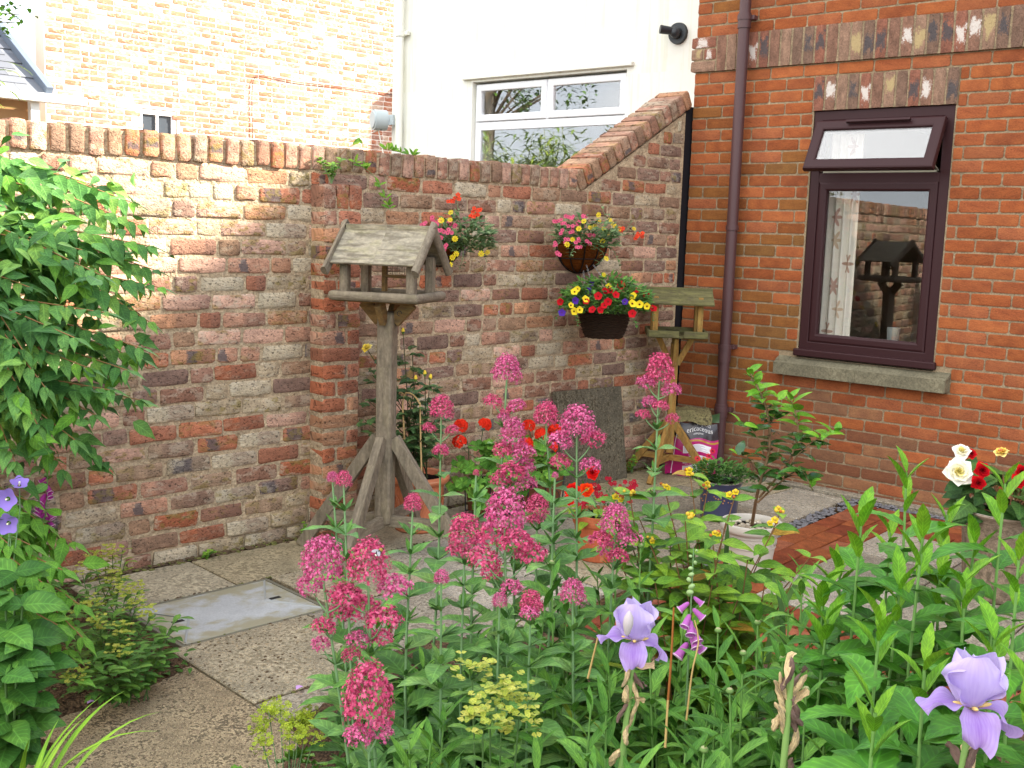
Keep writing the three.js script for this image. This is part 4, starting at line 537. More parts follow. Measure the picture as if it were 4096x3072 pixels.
// terracotta trough in a wire stand
const troughP = wallAt(1.84, 0, 0.3);
{
  const o = thing('trough_planter', 'brown trough of geraniums in a scrolled black wire stand', 'planter', troughP, AW);
  const s = new THREE.Shape([[-0.27, 0.03], [0.27, 0.03], [0.295, 0.19], [-0.295, 0.19]].map((p) => new THREE.Vector2(...p))), g = new THREE.ExtrudeGeometry(s, { depth: 0.17, bevelEnabled: true, bevelSize: 0.006, bevelThickness: 0.006, bevelSegments: 2 }); g.translate(0, 0, -0.085); part(o, 'trough', boxUV(g, 1.5), std({ color: C(130, 84, 60), roughness: 0.8 })); part(o, 'soil', box(0.55, 0.02, 0.16, 0, 0.193, 0), potSoilM);
  const wm = std({ color: C(70, 70, 74), metalness: 0.5, roughness: 0.5 }); for (const z of [-0.1, 0.1]) { part(o, 'rail', merge([tube([[-0.3, 0.15, z], [0.3, 0.15, z]], 0.004), tube([[-0.28, 0.02, z], [0.28, 0.02, z]], 0.004)]), wm); for (const x of [-0.29, -0.14, 0, 0.14, 0.29]) part(o, 'upright', tube([[x, 0.19, z * 1.04], [x * 0.96, 0, z * 1.04]], 0.004), wm); for (const x of [-0.215, -0.07, 0.07, 0.215]) { const pts = []; for (let k = 0; k < 14; k++) { const a = k * 0.6, rad = 0.006 + k * 0.0028; pts.push([x + rad * Math.cos(a), 0.06 + rad * Math.sin(a), z * 1.05]); } part(o, 'scroll', tube(pts, 0.003, 0.003, 5, 30), wm); } }
}
// two half-round wire wall baskets and one hanging wicker basket
function wallBasket(label, t, y, w, group) {
  const o = thing('wall_basket', label, 'wall basket', wallAt(t, y, 0.004), AW, group), im = std({ color: C(30, 30, 32), roughness: 0.5, metalness: 0.4 }), h = w * 0.5;
  const prof = (a, f) => { const rad = w / 2 * Math.sqrt(Math.max(0, 1 - f * f)); return [Math.cos(a) * rad, -h * f, Math.sin(a) * rad * 0.85]; };
  part(o, 'rim_wire', merge([tube([...Array(13)].map((_, i) => prof(i / 12 * Math.PI, 0)), 0.005, 0.005, 6, 30), tube([[-w / 2, 0, 0.004], [w / 2, 0, 0.004]], 0.005)]), im);
  for (let k = 0; k <= 6; k++) part(o, 'rib_wire', tube([...Array(8)].map((_, i) => prof(k / 6 * Math.PI, Math.sin(i / 7 * Math.PI / 2))), 0.004, 0.004, 5, 14), im); part(o, 'hoop_wire', tube([...Array(13)].map((_, i) => prof(i / 12 * Math.PI, 0.55)), 0.0035, 0.0035, 5, 24), im);
  const pos = [], idx = []; for (let j = 0; j <= 8; j++) for (let i = 0; i <= 16; i++) { const p = prof(i / 16 * Math.PI, Math.sin(j / 8 * Math.PI / 2) * 0.999); pos.push(p[0] * 0.96, p[1] * 0.96 - 0.004, Math.max(p[2] * 0.96, 0.004)); } for (let j = 0; j < 8; j++) for (let i = 0; i < 16; i++) { const a = j * 17 + i; idx.push(a, a + 1, a + 18, a, a + 18, a + 17); }
  const g = new THREE.BufferGeometry(); g.setAttribute('position', new THREE.Float32BufferAttribute(pos, 3)); g.setIndex(idx); g.computeVertexNormals(); planarUV(g, 3, 'x', 'y'); part(o, 'coir_liner', g, std({ color: C(150, 108, 62), side: THREE.DoubleSide, roughness: 1, bumpMap: noiseB, bumpScale: 0.01, map: wood([170, 130, 80], 0.5, 0, 3) })); const sl = new THREE.CircleGeometry(w / 2 - 0.012, 20, Math.PI, Math.PI); sl.rotateX(-Math.PI / 2); sl.scale(1, 1, 0.85); sl.translate(0, -0.02, 0.004); part(o, 'soil', sl, potSoilM); return o;
}
wallBasket('wire wall basket half hidden behind the bird table roof', 2.2, 1.50, 0.29); wallBasket('wire wall basket of pink and yellow flowers right of the other', 1.075, 1.515, 0.4);
{
  const o = thing('hanging_basket', 'dark wicker hanging basket on a light chain', 'hanging basket', wallAt(1.1, 0.94, 0.26), AW), wm = std({ color: C(62, 48, 38), roughness: 0.9 });
  const rad = (y) => mix(0.1, 0.155, Math.pow(clamp(y / 0.15), 0.6)); for (let j = 0; j < 15; j++) { const y = 0.006 + j * 0.0105, pts = []; for (let i = 0; i <= 48; i++) { const a = i / 48 * Math.PI * 2, q = rad(y) + 0.004 * Math.sin(i / 48 * 40 * Math.PI / 2 + j * Math.PI); pts.push([Math.cos(a) * q, y + 0.002 * Math.sin(i * 2.1 + j), Math.sin(a) * q]); } part(o, 'wicker_strand', tube(pts, 0.0052, 0.0052, 4, 60), wm); } part(o, 'lining', lathe([[0, 0.004], [0.094, 0.004], [0.148, 0.15]], 28), std({ color: C(34, 30, 28), side: THREE.DoubleSide })); part(o, 'soil', soilTop(0.145, 0.145), potSoilM);
  const top = [0.02, 0.52, -0.22], cm = std({ color: C(190, 190, 188), metalness: 0.5, roughness: 0.4 }); for (const a of [0.5, 2.6, 4.7]) { const p0 = [Math.cos(a) * 0.15, 0.15, Math.sin(a) * 0.15], n = 17, links = []; for (let i = 0; i < n; i++) { const f = (i + 0.5) / n, g = new THREE.TorusGeometry(0.008, 0.0022, 5, 8); g.scale(0.62, 1.35, 0.62); if (i % 2) g.rotateY(Math.PI / 2); const d = new V3(top[0] - p0[0], top[1] - p0[1], top[2] - p0[2]); g.applyQuaternion(new THREE.Quaternion().setFromUnitVectors(new V3(0, 1, 0), d.normalize())); g.translate(mix(p0[0], top[0], f), mix(p0[1], top[1], f), mix(p0[2], top[2], f)); links.push(g); } part(o, 'chain', merge(links), cm); }
  part(o, 'wall_hook', merge([tube([[0.02, 0.54, -0.25], [0.02, 0.56, -0.23], [0.02, 0.52, -0.21]], 0.005), box(0.03, 0.1, 0.01, 0.02, 0.52, -0.255)]), std({ color: C(30, 30, 32), roughness: 0.5 }));
}

// ---------- plants: leaves, stems, flowers ----------
const veinT = tex(128, 64, (x, y) => { const u = x / 128, v = Math.abs(y / 64 - 0.5) * 2, n = fbm(x / 18, y / 18, 4) - 0.5; let m = 200 * (1 + 0.34 * n); const w = (u * 9 - v * 1.6) % 1, sv = Math.exp(-Math.pow(((w + 1) % 1 - 0.5) * 9, 2)) * (v > 0.08 && v < 0.85 ? 1 : 0); m += 36 * sv - 14 * (v > 0.5 ? 1 : 0) * n + 52 * Math.exp(-Math.pow(v * 16, 2)); return [m * (1 + 0.1 * n), m, m * (0.92 - 0.1 * n)]; });
function leafM(r, g, b, o = {}) { return phy({ color: C(Math.min(255, r * 1.22), Math.min(255, g * 1.22), Math.min(255, b * 1.02)), map: veinT, side: THREE.DoubleSide, roughness: o.rough ?? 0.62, transmission: o.trans ?? 0.22, thickness: 0, ior: 1.4, specularIntensity: 0.45, bumpMap: veinT, bumpScale: 0.0015, ...(o.extra || {}) }); }
const leafMs = (list, o) => list.map((c) => leafM(...c, o));
const flat = (r, g, b, o = {}) => phy({ color: C(r, g, b), side: THREE.DoubleSide, roughness: 0.9, specularIntensity: 0.25, transmission: o.trans ?? 0.2, thickness: 0, ior: 1.35, ...(o.extra || {}) });
// leaf along +x, upper side +y. prof(u) gives half width 0..1
const PROF = {
  ovate: (u) => Math.pow(Math.sin(Math.PI * Math.pow(u, 0.72)), 0.85) * (1 - 0.25 * u), lance: (u) => Math.pow(Math.sin(Math.PI * Math.pow(u, 0.85)), 0.9), oblong: (u) => Math.pow(Math.sin(Math.PI * clamp(u * 0.96 + 0.02)), 0.5),
  obovate: (u) => Math.pow(Math.sin(Math.PI * Math.pow(u, 1.5)), 0.8), strap: (u) => Math.min(1, 3 * (1 - u)) * (0.75 + 0.25 * Math.min(1, u * 5)), drip: (u) => Math.pow(Math.sin(Math.PI * Math.pow(Math.min(1, u * 1.04), 0.66)), 1.05) * (1 - 0.45 * u) * 1.25, heart: (u) => Math.pow(Math.sin(Math.PI * Math.pow(u, 0.55)), 0.8) * (1 - 0.15 * u),
};
function leafGeo(L, W, prof, o = {}) {
  const n = o.n || 6, pos = [], uv = [], idx = [], fold = o.fold ?? 0.25, curl = o.curl ?? 0.5, r = rng(o.seed || 1), tw = o.twist || 0; let a = o.lift || 0, x = 0, y = 0; const st = L / n;
  for (let i = 0; i <= n; i++) {
    const u = i / n; let w = W * 0.5 * Math.max(i === 0 ? 0.06 : 0, PROF[prof](u)); if (i === n) w = 0; if (o.serr && i > 0 && i < n) w *= i % 2 ? 1 + o.serr : 1 - o.serr; const wob = o.wave ? o.wave * Math.sin(u * 9 + r() * 2) * w : 0, t = tw * u;
    const nx = -Math.sin(a), ny = Math.cos(a), rise = w * fold;
    for (const s of [-1, 0, 1]) { const h = s === 0 ? 0 : rise + wob * s; pos.push(x + nx * (h + s * w * Math.sin(t)), y + ny * (h + s * w * Math.sin(t)), s * w * Math.cos(t)); uv.push(u, 0.5 + s * 0.5); }
    x += Math.cos(a) * st; y += Math.sin(a) * st; a -= curl / n * (0.5 + u);
  }
  for (let i = 0; i < n; i++) for (const s of [0, 1]) { const p = i * 3 + s; idx.push(p, p + 1, p + 4, p, p + 4, p + 3); }
  const g = new THREE.BufferGeometry(); g.setAttribute('position', new THREE.Float32BufferAttribute(pos, 3)); g.setAttribute('uv', new THREE.Float32BufferAttribute(uv, 2)); g.setIndex(idx); g.computeVertexNormals(); return g;
}
const variants = (n, f) => [...Array(n)].map((_, i) => f(i, rng(7000 + i * 13)));
const _x = new V3(), _y = new V3(), _z = new V3();
function basis(p, dir, up, s = 1) { _x.copy(dir).normalize(); _z.copy(_x).cross(up); if (_z.lengthSq() < 1e-6) _z.set(0, 0, 1); _z.normalize(); _y.copy(_z).cross(_x).normalize(); return new THREE.Matrix4().makeBasis(_x, _y, _z).scale(new V3(s, s, s)).setPosition(p.x, p.y, p.z); }
const UP = new V3(0, 1, 0), vec = (x, y, z) => new V3(x, y, z), pickOf = (a, r = rnd) => a[Math.floor(r() * a.length)];
class Plant {
  constructor(name, label, category, base, group) { this.o = thing(name, label, category, base, 0, group); this.b = new V3(...base); this.ls = []; this.stems = []; }
  rel(p) { return (p.isVector3 ? p.clone() : new V3(...p)).sub(this.b); }
  stem(pts, r0, r1, mat, name = 'stem', n = 5) { return part(this.o, name, tube(pts.map((p) => this.rel(p)), r0, r1, n), mat); }
  leaf(g, mat, p, dir, up = UP, s = 1, name = 'leaf') { const q = p.isVector3 ? p : new V3(...p); this.ls.push({ g, mat, m: basis(this.rel(q), dir, up, s), a: shows(q, s * s), name }); }
  add(name, g, mat, p, dir = UP, up, s = 1) { const m = part(this.o, name, g, mat); m.applyMatrix4(basis(this.rel(p), dir, up || vec(0.3, 0.1, 1), s)); return m; }
  axis(name, g, mat, p, ax, s = 1) { const d = ax.clone().normalize(), x = vec(0.3, 0.2, 1).cross(d).normalize(); return this.add(name, g, mat, p, x, d, s); }
  done(limit = 300) {
    const by = new Map(); for (const l of this.ls) { if (!by.has(l.name)) by.set(l.name, []); by.get(l.name).push(l); }
    for (const [name, ls] of by) { ls.sort((a, b) => b.a - a.a); const rest = new Map(); ls.forEach((l, i) => { if (i < limit && (l.a > 0 || i < 6)) { const m = part(this.o, name, l.g, l.mat); m.applyMatrix4(l.m); } else { if (!rest.has(l.mat)) rest.set(l.mat, []); rest.get(l.mat).push(l.g.clone().applyMatrix4(l.m)); } }); for (const [mat, gs] of rest) stuff(this.o, 'further_' + (name === 'leaf' ? 'leaves' : name + 's'), merge(gs), mat); }
    return this.o;
  }
}
const onCurve = (pts) => new THREE.CatmullRomCurve3(pts.map((p) => (p.isVector3 ? p : new V3(...p))), false, 'centripetal');
function colored(g, c) { const n = g.attributes.position.count, a = new Float32Array(n * 3); for (let i = 0; i < n; i++) { a[3 * i] = c.r; a[3 * i + 1] = c.g; a[3 * i + 2] = c.b; } g.setAttribute('color', new THREE.BufferAttribute(a, 3)); return g; }
const vcol = phy({ vertexColors: true, side: THREE.DoubleSide, roughness: 0.95, specularIntensity: 0.15, transmission: 0.15, thickness: 0, ior: 1.35 });
// flat flower of n petals facing +x
function petals(n, r, w, cup = 0.25, inner = 0.12) { const gs = []; for (let k = 0; k < n; k++) { const g = leafGeo(r, w, 'obovate', { n: 3, fold: 0.15, curl: 0.3, lift: cup }); g.translate(r * inner, 0, 0); const q = new THREE.Matrix4().makeBasis(vec(0, 1, 0), vec(1, 0, 0), vec(0, 0, -1)); g.applyMatrix4(q); g.rotateX(k / n * Math.PI * 2); gs.push(g); } return merge(gs); }

const starGeo = (R0) => { const pos = [0.0004, 0, 0], idx = []; for (let i = 0; i < 10; i++) { const a = i / 10 * Math.PI * 2, q = R0 * (i % 2 ? 0.42 : 1); pos.push(i % 2 ? 0 : 0.0006, Math.cos(a) * q, Math.sin(a) * q); idx.push(0, 1 + i, 1 + (i + 1) % 10); } const g = new THREE.BufferGeometry(); g.setAttribute('position', new THREE.Float32BufferAttribute(pos, 3)); g.setIndex(idx); g.computeVertexNormals(); return g; };
// domed cluster of tiny five-petalled florets
function floretDome(R0, H, n, seed, tones) {
  const r = rng(seed), gs = [], lumps = Math.max(4, Math.round(n / 16)), st = starGeo(0.0034);
  for (let l = 0; l < lumps; l++) {
    const f = (l + 0.5) / lumps, ph = l * 2.4, th = Math.acos(1 - f * 1.35), c = vec(Math.sin(th) * Math.cos(ph) * R0 * 0.72, Math.cos(th) * H * 0.8, Math.sin(th) * Math.sin(ph) * R0 * 0.72), lr = R0 * rr(0.34, 0.46, r);
    for (let k = 0; k < n / lumps; k++) {
      const d = vec(r() - 0.5, r() * 0.9 - 0.3, r() - 0.5).normalize().addScaledVector(c.clone().normalize(), 0.7).normalize(), p = c.clone().addScaledVector(d, lr * rr(0.45, 1.1, r)), s = rr(0.85, 1.3, r), g = st.clone(); g.applyMatrix4(basis(p, d.clone().add(vec(rr(-0.4, 0.4, r), rr(-0.1, 0.5, r), rr(-0.4, 0.4, r))), vec(r(), r(), r()), s)); const t = tones[Math.floor(r() * tones.length)], cc = t.clone().multiplyScalar(rr(0.8, 1.15, r)); gs.push(colored(clean(g), cc));
      if (r() < 0.3) { const tb = new THREE.CylinderGeometry(0.0008, 0.0006, 0.009, 3, 1, true); tb.applyMatrix4(M4().makeTranslation(0, -0.0045, 0)); tb.applyMatrix4(new THREE.Matrix4().compose(p, new THREE.Quaternion().setFromUnitVectors(UP, d), vec(1, 1, 1))); gs.push(colored(clean(tb), t.clone().multiplyScalar(0.75))); }
    }
  }
  return merge(gs);
}

// ---------- the flower bed in front ----------
const stemL = std({ color: C(104, 144, 70), roughness: 0.7 }), stemG = std({ color: C(112, 146, 96), roughness: 0.7 }), stemD = std({ color: C(74, 104, 52), roughness: 0.7 }), stemR = std({ color: C(126, 92, 62), roughness: 0.8 });
const pinkTones = [C(208, 96, 140), C(222, 120, 160), C(190, 72, 118), C(214, 106, 148)], redTones = [C(208, 84, 120), C(218, 106, 138), C(190, 66, 104)];
const valLeaf = variants(5, (i, r) => leafGeo(0.098, 0.05 + 0.008 * (i % 3), 'ovate', { fold: 0.2, curl: 0.4 + 0.22 * i, n: 6, wave: 0.12, seed: i + 2 })), valTop = variants(3, (i) => leafGeo(0.06, 0.016, 'lance', { fold: 0.3, curl: 0.25 * i, n: 5 }));
const valMs = leafMs([[104, 146, 94], [88, 130, 80], [120, 158, 106], [96, 142, 78], [76, 116, 70]], { rough: 0.65 });
const domes = variants(6, (i) => floretDome(0.042, 0.05, 760, 40 + i, i % 2 ? pinkTones : redTones)), sprays = variants(5, (i) => floretDome(0.03, 0.02, 260, 80 + i, i % 2 ? pinkTones : redTones));
// one flowering stem: head centre, radius of the head, side sprays [drop, spread, size]
function valerian(label, head, R0, tiers, lean, seed, o = {}) {
  const r = rng(seed), h = new V3(...head), base = [head[0] + lean[0], 0.01, head[2] + lean[1]], P = new Plant('red_valerian', label, 'valerian', base, 'red valerian in the front bed'), k = R0 / 0.042;
  const mid = [mix(base[0], head[0], 0.55) + rr(-0.015, 0.015, r), head[1] * 0.5, mix(base[2], head[2], 0.55) + rr(-0.015, 0.015, r)], pts = [base, mid, [head[0], head[1] - R0 * 0.8, head[2]]], cv = onCurve(pts); P.stem(pts, 0.0048, 0.0024, stemG, 'stem', 6);
  const at = (y) => { let lo = 0, hi = 1; for (let i = 0; i < 14; i++) { const m = (lo + hi) / 2; if (cv.getPoint(m).y < y) lo = m; else hi = m; } return cv.getPoint(lo); };
  const hd = P.add('flower_head', domes[(seed + (o.red ? 0 : 1)) % 6], vcol, h.clone().setY(h.y - R0 * 0.35), vec(1, 0, 0), UP, k); hd.scale.y *= o.tall || 1.1;
  let turn = r() * 3; for (const [drop, spread, size] of tiers) { turn += 1.4; for (const s of [0, 1]) { const a = turn + s * Math.PI + rr(-0.4, 0.4, r), sp = at(h.y - drop - spread * 0.9), e = vec(sp.x + Math.cos(a) * spread, h.y - drop + rr(-0.008, 0.012, r), sp.z + Math.sin(a) * spread * 0.8); P.stem([sp, sp.clone().lerp(e, 0.5).add(vec(0, -spread * 0.12, 0)), e], 0.0022, 0.0014, stemG, 'flower_stalk', 4); P.add('flower_head', sprays[Math.floor(r() * 5)], vcol, e, vec(Math.cos(a), 0.1, Math.sin(a)), vec(Math.cos(a) * 0.5, 1, Math.sin(a) * 0.5), size / 0.03); } }
  const top = h.y - R0 - (tiers.length ? Math.max(...tiers.map((t) => t[0])) * 0.9 : 0.05), low = o.low ?? 0.08; let y = top - 0.01, j = 0; while (y > low) { const sp = at(y), f = clamp((top - y) / 0.35), n = j % 2 ? 0.4 : 1.97; for (const s of [0, 1]) { const a = turn + n + s * Math.PI + rr(-0.3, 0.3, r), small = f < 0.12 && !o.leafy, dir = vec(Math.cos(a), small ? 0.8 : rr(0.1, 0.55, r), Math.sin(a)); P.leaf(small ? pickOf(valTop, r) : pickOf(valLeaf, r), pickOf(valMs, r), sp, dir, UP, small ? rr(0.55, 0.8, r) : mix(0.7, 1.25, f) * rr(0.85, 1.15, r)); } if (r() < 0.9) for (let q = 0; q < 4; q++) { const a = r() * 6.28; P.leaf(pickOf(valTop, r), pickOf(valMs, r), sp, vec(Math.cos(a), rr(0.6, 1.4, r), Math.sin(a)), UP, rr(0.5, 0.95, r)); } y -= mix(0.05, 0.08, f) * rr(0.85, 1.15, r); j++; }
  return P.done();
}
valerian('red valerian head lowest and nearest, beside the lime frothy flowers', [-0.228,0.774,-1.755], 0.042, [[0.075, 0.03, 0.026]], [0.03, -0.05], 1, { tall: 1.45 });
valerian('red valerian with tall pink head leftmost in the bed', [-0.363,0.911,-2.078], 0.041, [[0.07, 0.045, 0.028], [0.13, 0.04, 0.024], [0.19, 0.035, 0.02]], [0.1, -0.05], 2, { tall: 1.2 });
valerian('red valerian head with the bumblebee on it', [-0.273,0.909,-2.078], 0.041, [[0.065, 0.05, 0.034], [0.115, 0.055, 0.036], [0.165, 0.03, 0.024]], [0.06, -0.03], 3, { tall: 1.2 });
valerian('broad red valerian in the middle of the bed', [-0.006,0.963,-2.287], 0.043, [[0.06, 0.05, 0.036], [0.105, 0.055, 0.036], [0.15, 0.04, 0.024]], [0.03, 0.03], 4, { tall: 1.3 });
valerian('rounded red valerian behind the broad one, half hidden', [-0.1,0.855,-2.524], 0.04, [[0.04, 0.035, 0.026]], [0.02, 0.05], 5);
valerian('tallest red valerian rising before the old wall', [-0.015,1.188,-2.976], 0.039, [[0.105, 0.034, 0.026], [0.13, 0.012, 0.018]], [-0.01, 0.1], 6, { tall: 1.1 });
valerian('red valerian right beside the post of the big bird table', [-0.199,1.062,-3.059], 0.034, [[0.07, 0.036, 0.02], [0.125, 0.03, 0.022]], [-0.02, 0.12], 7);
valerian('dense red valerian in front of the trough of geraniums', [0.007,1.021,-2.902], 0.034, [[0.06, 0.03, 0.032], [0.1, 0.045, 0.036], [0.135, 0.035, 0.03]], [0.03, 0.1], 8, { tall: 1.3 });
valerian('slim red valerian with bare stem before the leaning slab', [0.097,1.069,-2.959], 0.034, [], [0.1, 0.12], 9);
valerian('red valerian with wide mauve sprays over the leaning slab', [0.174,1.074,-2.808], 0.045, [[0.06, 0.05, 0.034], [0.105, 0.045, 0.028]], [0.02, 0.1], 10);
valerian('red valerian standing before the small bird table', [0.393,1.214,-2.879], 0.037, [[0.05, 0.035, 0.026], [0.095, 0.04, 0.022], [0.13, 0.04, 0.02]], [-0.04, 0.12], 11, { tall: 1.25 });
valerian('short red valerian against the orange pot', [0.258,0.887,-2.529], 0.036, [[0.05, 0.035, 0.03], [0.085, 0.03, 0.026]], [0.01, 0.04], 12, { tall: 1.2 });
valerian('small red valerian bud head before the brick pier', [-0.41,0.943,-2.638], 0.02, [], [0.08, 0.2], 13); valerian('paler small valerian bud left of the brick pier bud', [-0.446,0.935,-2.687], 0.014, [], [0.1, 0.2], 14);
valerian('red valerian head before the foot of the bird table', [-0.232,0.903,-2.582], 0.022, [], [0.02, 0.1], 15); valerian('lone red valerian tuft low in the leaves', [-0.136,0.837,-2.219], 0.016, [], [0.02, 0], 16); valerian('low red valerian cluster among the leaves, left of the iris', [0.054,0.809,-2.164], 0.024, [[0.02, 0.03, 0.02]], [0.03, 0], 17); valerian('flat red valerian cluster just left above the middle iris', [0.143,0.815,-2.216], 0.027, [], [0.02, 0], 18); valerian('red valerian below the dense one, low by the trough', [0.078,0.844,-2.826], 0.03, [[0.035, 0.02, 0.02]], [-0.02, 0.05], 19); valerian('tiny red valerian tuft beside the low cluster', [-0.011,0.793,-2.213], 0.016, [], [0.02, 0.02], 20); valerian('leafy valerian without a flower head, left of the orange pot', [-0.082,0.969,-2.642], 0.008, [], [0.02, 0.04], 21, { leafy: true }); valerian('leafy valerian stem above the iris, no flower', [0.11,0.991,-2.544], 0.008, [], [-0.02, 0.05], 22, { leafy: true });
// bumblebee on the head
{
  const b = thing('bumblebee', 'bumblebee feeding on the red valerian', 'bee', [-0.247,0.943,-2.032]); const r = 0.0052; const body = new THREE.SphereGeometry(r, 12, 10); body.scale(1.5, 1, 1); part(b, 'abdomen', body, std({ color: C(38, 32, 30), roughness: 1 })); part(b, 'thorax', ball(r * 0.85, r * 1.3, r * 0.2, 0), std({ color: C(150, 120, 60), roughness: 1 })); part(b, 'head', ball(r * 0.5, r * 2.1, 0, 0), std({ color: C(30, 28, 28) })); part(b, 'tail', ball(r * 0.6, -r * 1.1, 0, 0), std({ color: C(215, 205, 185), roughness: 1 })); for (const s of [-1, 1]) { const w = new THREE.CircleGeometry(r * 1.1, 10); w.scale(1.4, 0.6, 1); w.rotateX(-1.2); w.rotateY(s * 0.9); w.translate(-r * 0.4, r * 0.9, s * r); part(b, 'wing', w, phy({ color: C(200, 200, 205), transmission: 0.6, thickness: 0, side: THREE.DoubleSide })); } b.rotation.set(0.3, 0.8, 0.4);
}
// lance-leaved daisy stems in bud
const dzLeaf = variants(6, (i) => leafGeo(0.13, 0.026 + 0.004 * (i % 3), 'lance', { fold: 0.28, curl: 0.5 + 0.25 * i, n: 7, seed: i, serr: 0.05 })), dzTop = variants(3, (i) => leafGeo(0.075, 0.017, 'lance', { fold: 0.3, curl: 0.1 + 0.3 * i, n: 5 })), dzMs = leafMs([[88, 136, 66], [76, 122, 58], [106, 152, 76], [62, 104, 52], [132, 150, 64]], { rough: 0.55 });
const budG = (() => { const g = new THREE.SphereGeometry(0.0075, 10, 8); g.scale(1, 0.7, 1); return g; })(), budTop = (() => { const g = new THREE.SphereGeometry(0.0052, 10, 6, 0, 6.3, 0, 1.6); g.scale(1, 0.5, 1); g.translate(0, 0.0035, 0); return g; })(), budM = std({ color: C(104, 132, 72) }), budM2 = std({ color: C(152, 152, 108) });
function daisy(label, top, lean, seed, o = {}) {
  const r = rng(seed), base = [top[0] + lean[0], 0.01, top[2] + lean[1]], P = new Plant('daisy_stem', label, 'daisy stem', base, 'lance leaved daisy stems in the bed'), pts = [base, [mix(base[0], top[0], 0.5) + rr(-0.02, 0.02, r), top[1] * 0.5, mix(base[2], top[2], 0.5)], top], cv = onCurve(pts); P.stem(pts, 0.0034, 0.002, stemL); const n = o.n || 30; let a = r() * 6.28;
  for (let i = 0; i < n; i++) { const f = i / (n - 1), u = 1 - 0.94 * Math.pow(f, 1.05), p = cv.getPoint(u); a += 2.4; const up = mix(1.5, 0.15, Math.pow(f, 0.5)) * rr(0.8, 1.2, r), sm = f < 0.16; P.leaf(sm ? pickOf(dzTop, r) : pickOf(dzLeaf, r), (r() < 0.02 ? dzMs[4] : dzMs[Math.floor(r() * 3 + (f > 0.55 ? 1 : 0))]), p, vec(Math.cos(a), up, Math.sin(a)), UP, sm ? rr(0.7, 1.1, r) : mix(0.6, 1.1, clamp(f * 2.2)) * rr(0.85, 1.15, r)); }
  if (o.bud !== false) { P.add('bud', budG, budM, top, vec(1, 0, 0), UP); P.add('bud_top', budTop, budM2, top, vec(1, 0, 0), UP); }
  return P.done(60);
}
const dzTops = [[0.105,0.814,-2.418], [0.32,0.831,-2.521], [0.271,0.841,-2.573], [0.433,0.78,-2.11], [0.463,0.774,-2.008], [0.54,0.766,-2.007], [0.524,0.781,-2.16], [0.696,0.788,-2.464], [0.735,0.793,-2.112], [0.408,0.763,-1.855], [0.545,0.77,-1.856], [0.612,0.773,-1.806], [0.328,0.751,-1.651]];
const dzWhere = ['first daisy bud left above the middle iris', 'daisy bud right of the two by the orange pot', 'daisy bud below the short valerian', 'daisy bud right of the middle iris', 'daisy bud left of the tall withered iris stalk', 'daisy bud above the withered iris stalk', 'daisy bud under the foxglove, farther right', 'daisy bud below the cream pot', 'daisy bud among the serrated leaves', 'daisy bud low between iris and withered stalk', 'daisy bud just right of the withered iris stalk', 'daisy bud left of the big iris', 'lowest daisy bud at the bottom edge'];
dzTops.forEach((p, i) => daisy(dzWhere[i], p, [rr(-0.03, 0.03), rr(-0.02, 0.06)], 100 + i));
{ const r = rng(222); let made = 0; for (let i = 0; i < 900 && made < 112; i++) { const z = -rr(1.5, 3.05, r), x = rr(-0.3, 0.62, r) * (-z / 2) * 1.15 + 0.12; if (x < -0.16 * -z && r() < 0.75) continue; if (x > 0.36 * -z && z < -2.2) continue; if (x > 0.42 * -z && r() < 0.7) continue; const h = (x < 0.05 ? rr(0.42, 0.6, r) : rr(0.5, 0.72, r)) - (z < -2.6 ? 0.12 : 0); daisy('leafy daisy stem without a bud in the green mass of the bed', [x, h, z], [rr(-0.04, 0.04, r), rr(-0.04, 0.04, r)], 300 + made, { bud: false, n: 28 }); made++; } }
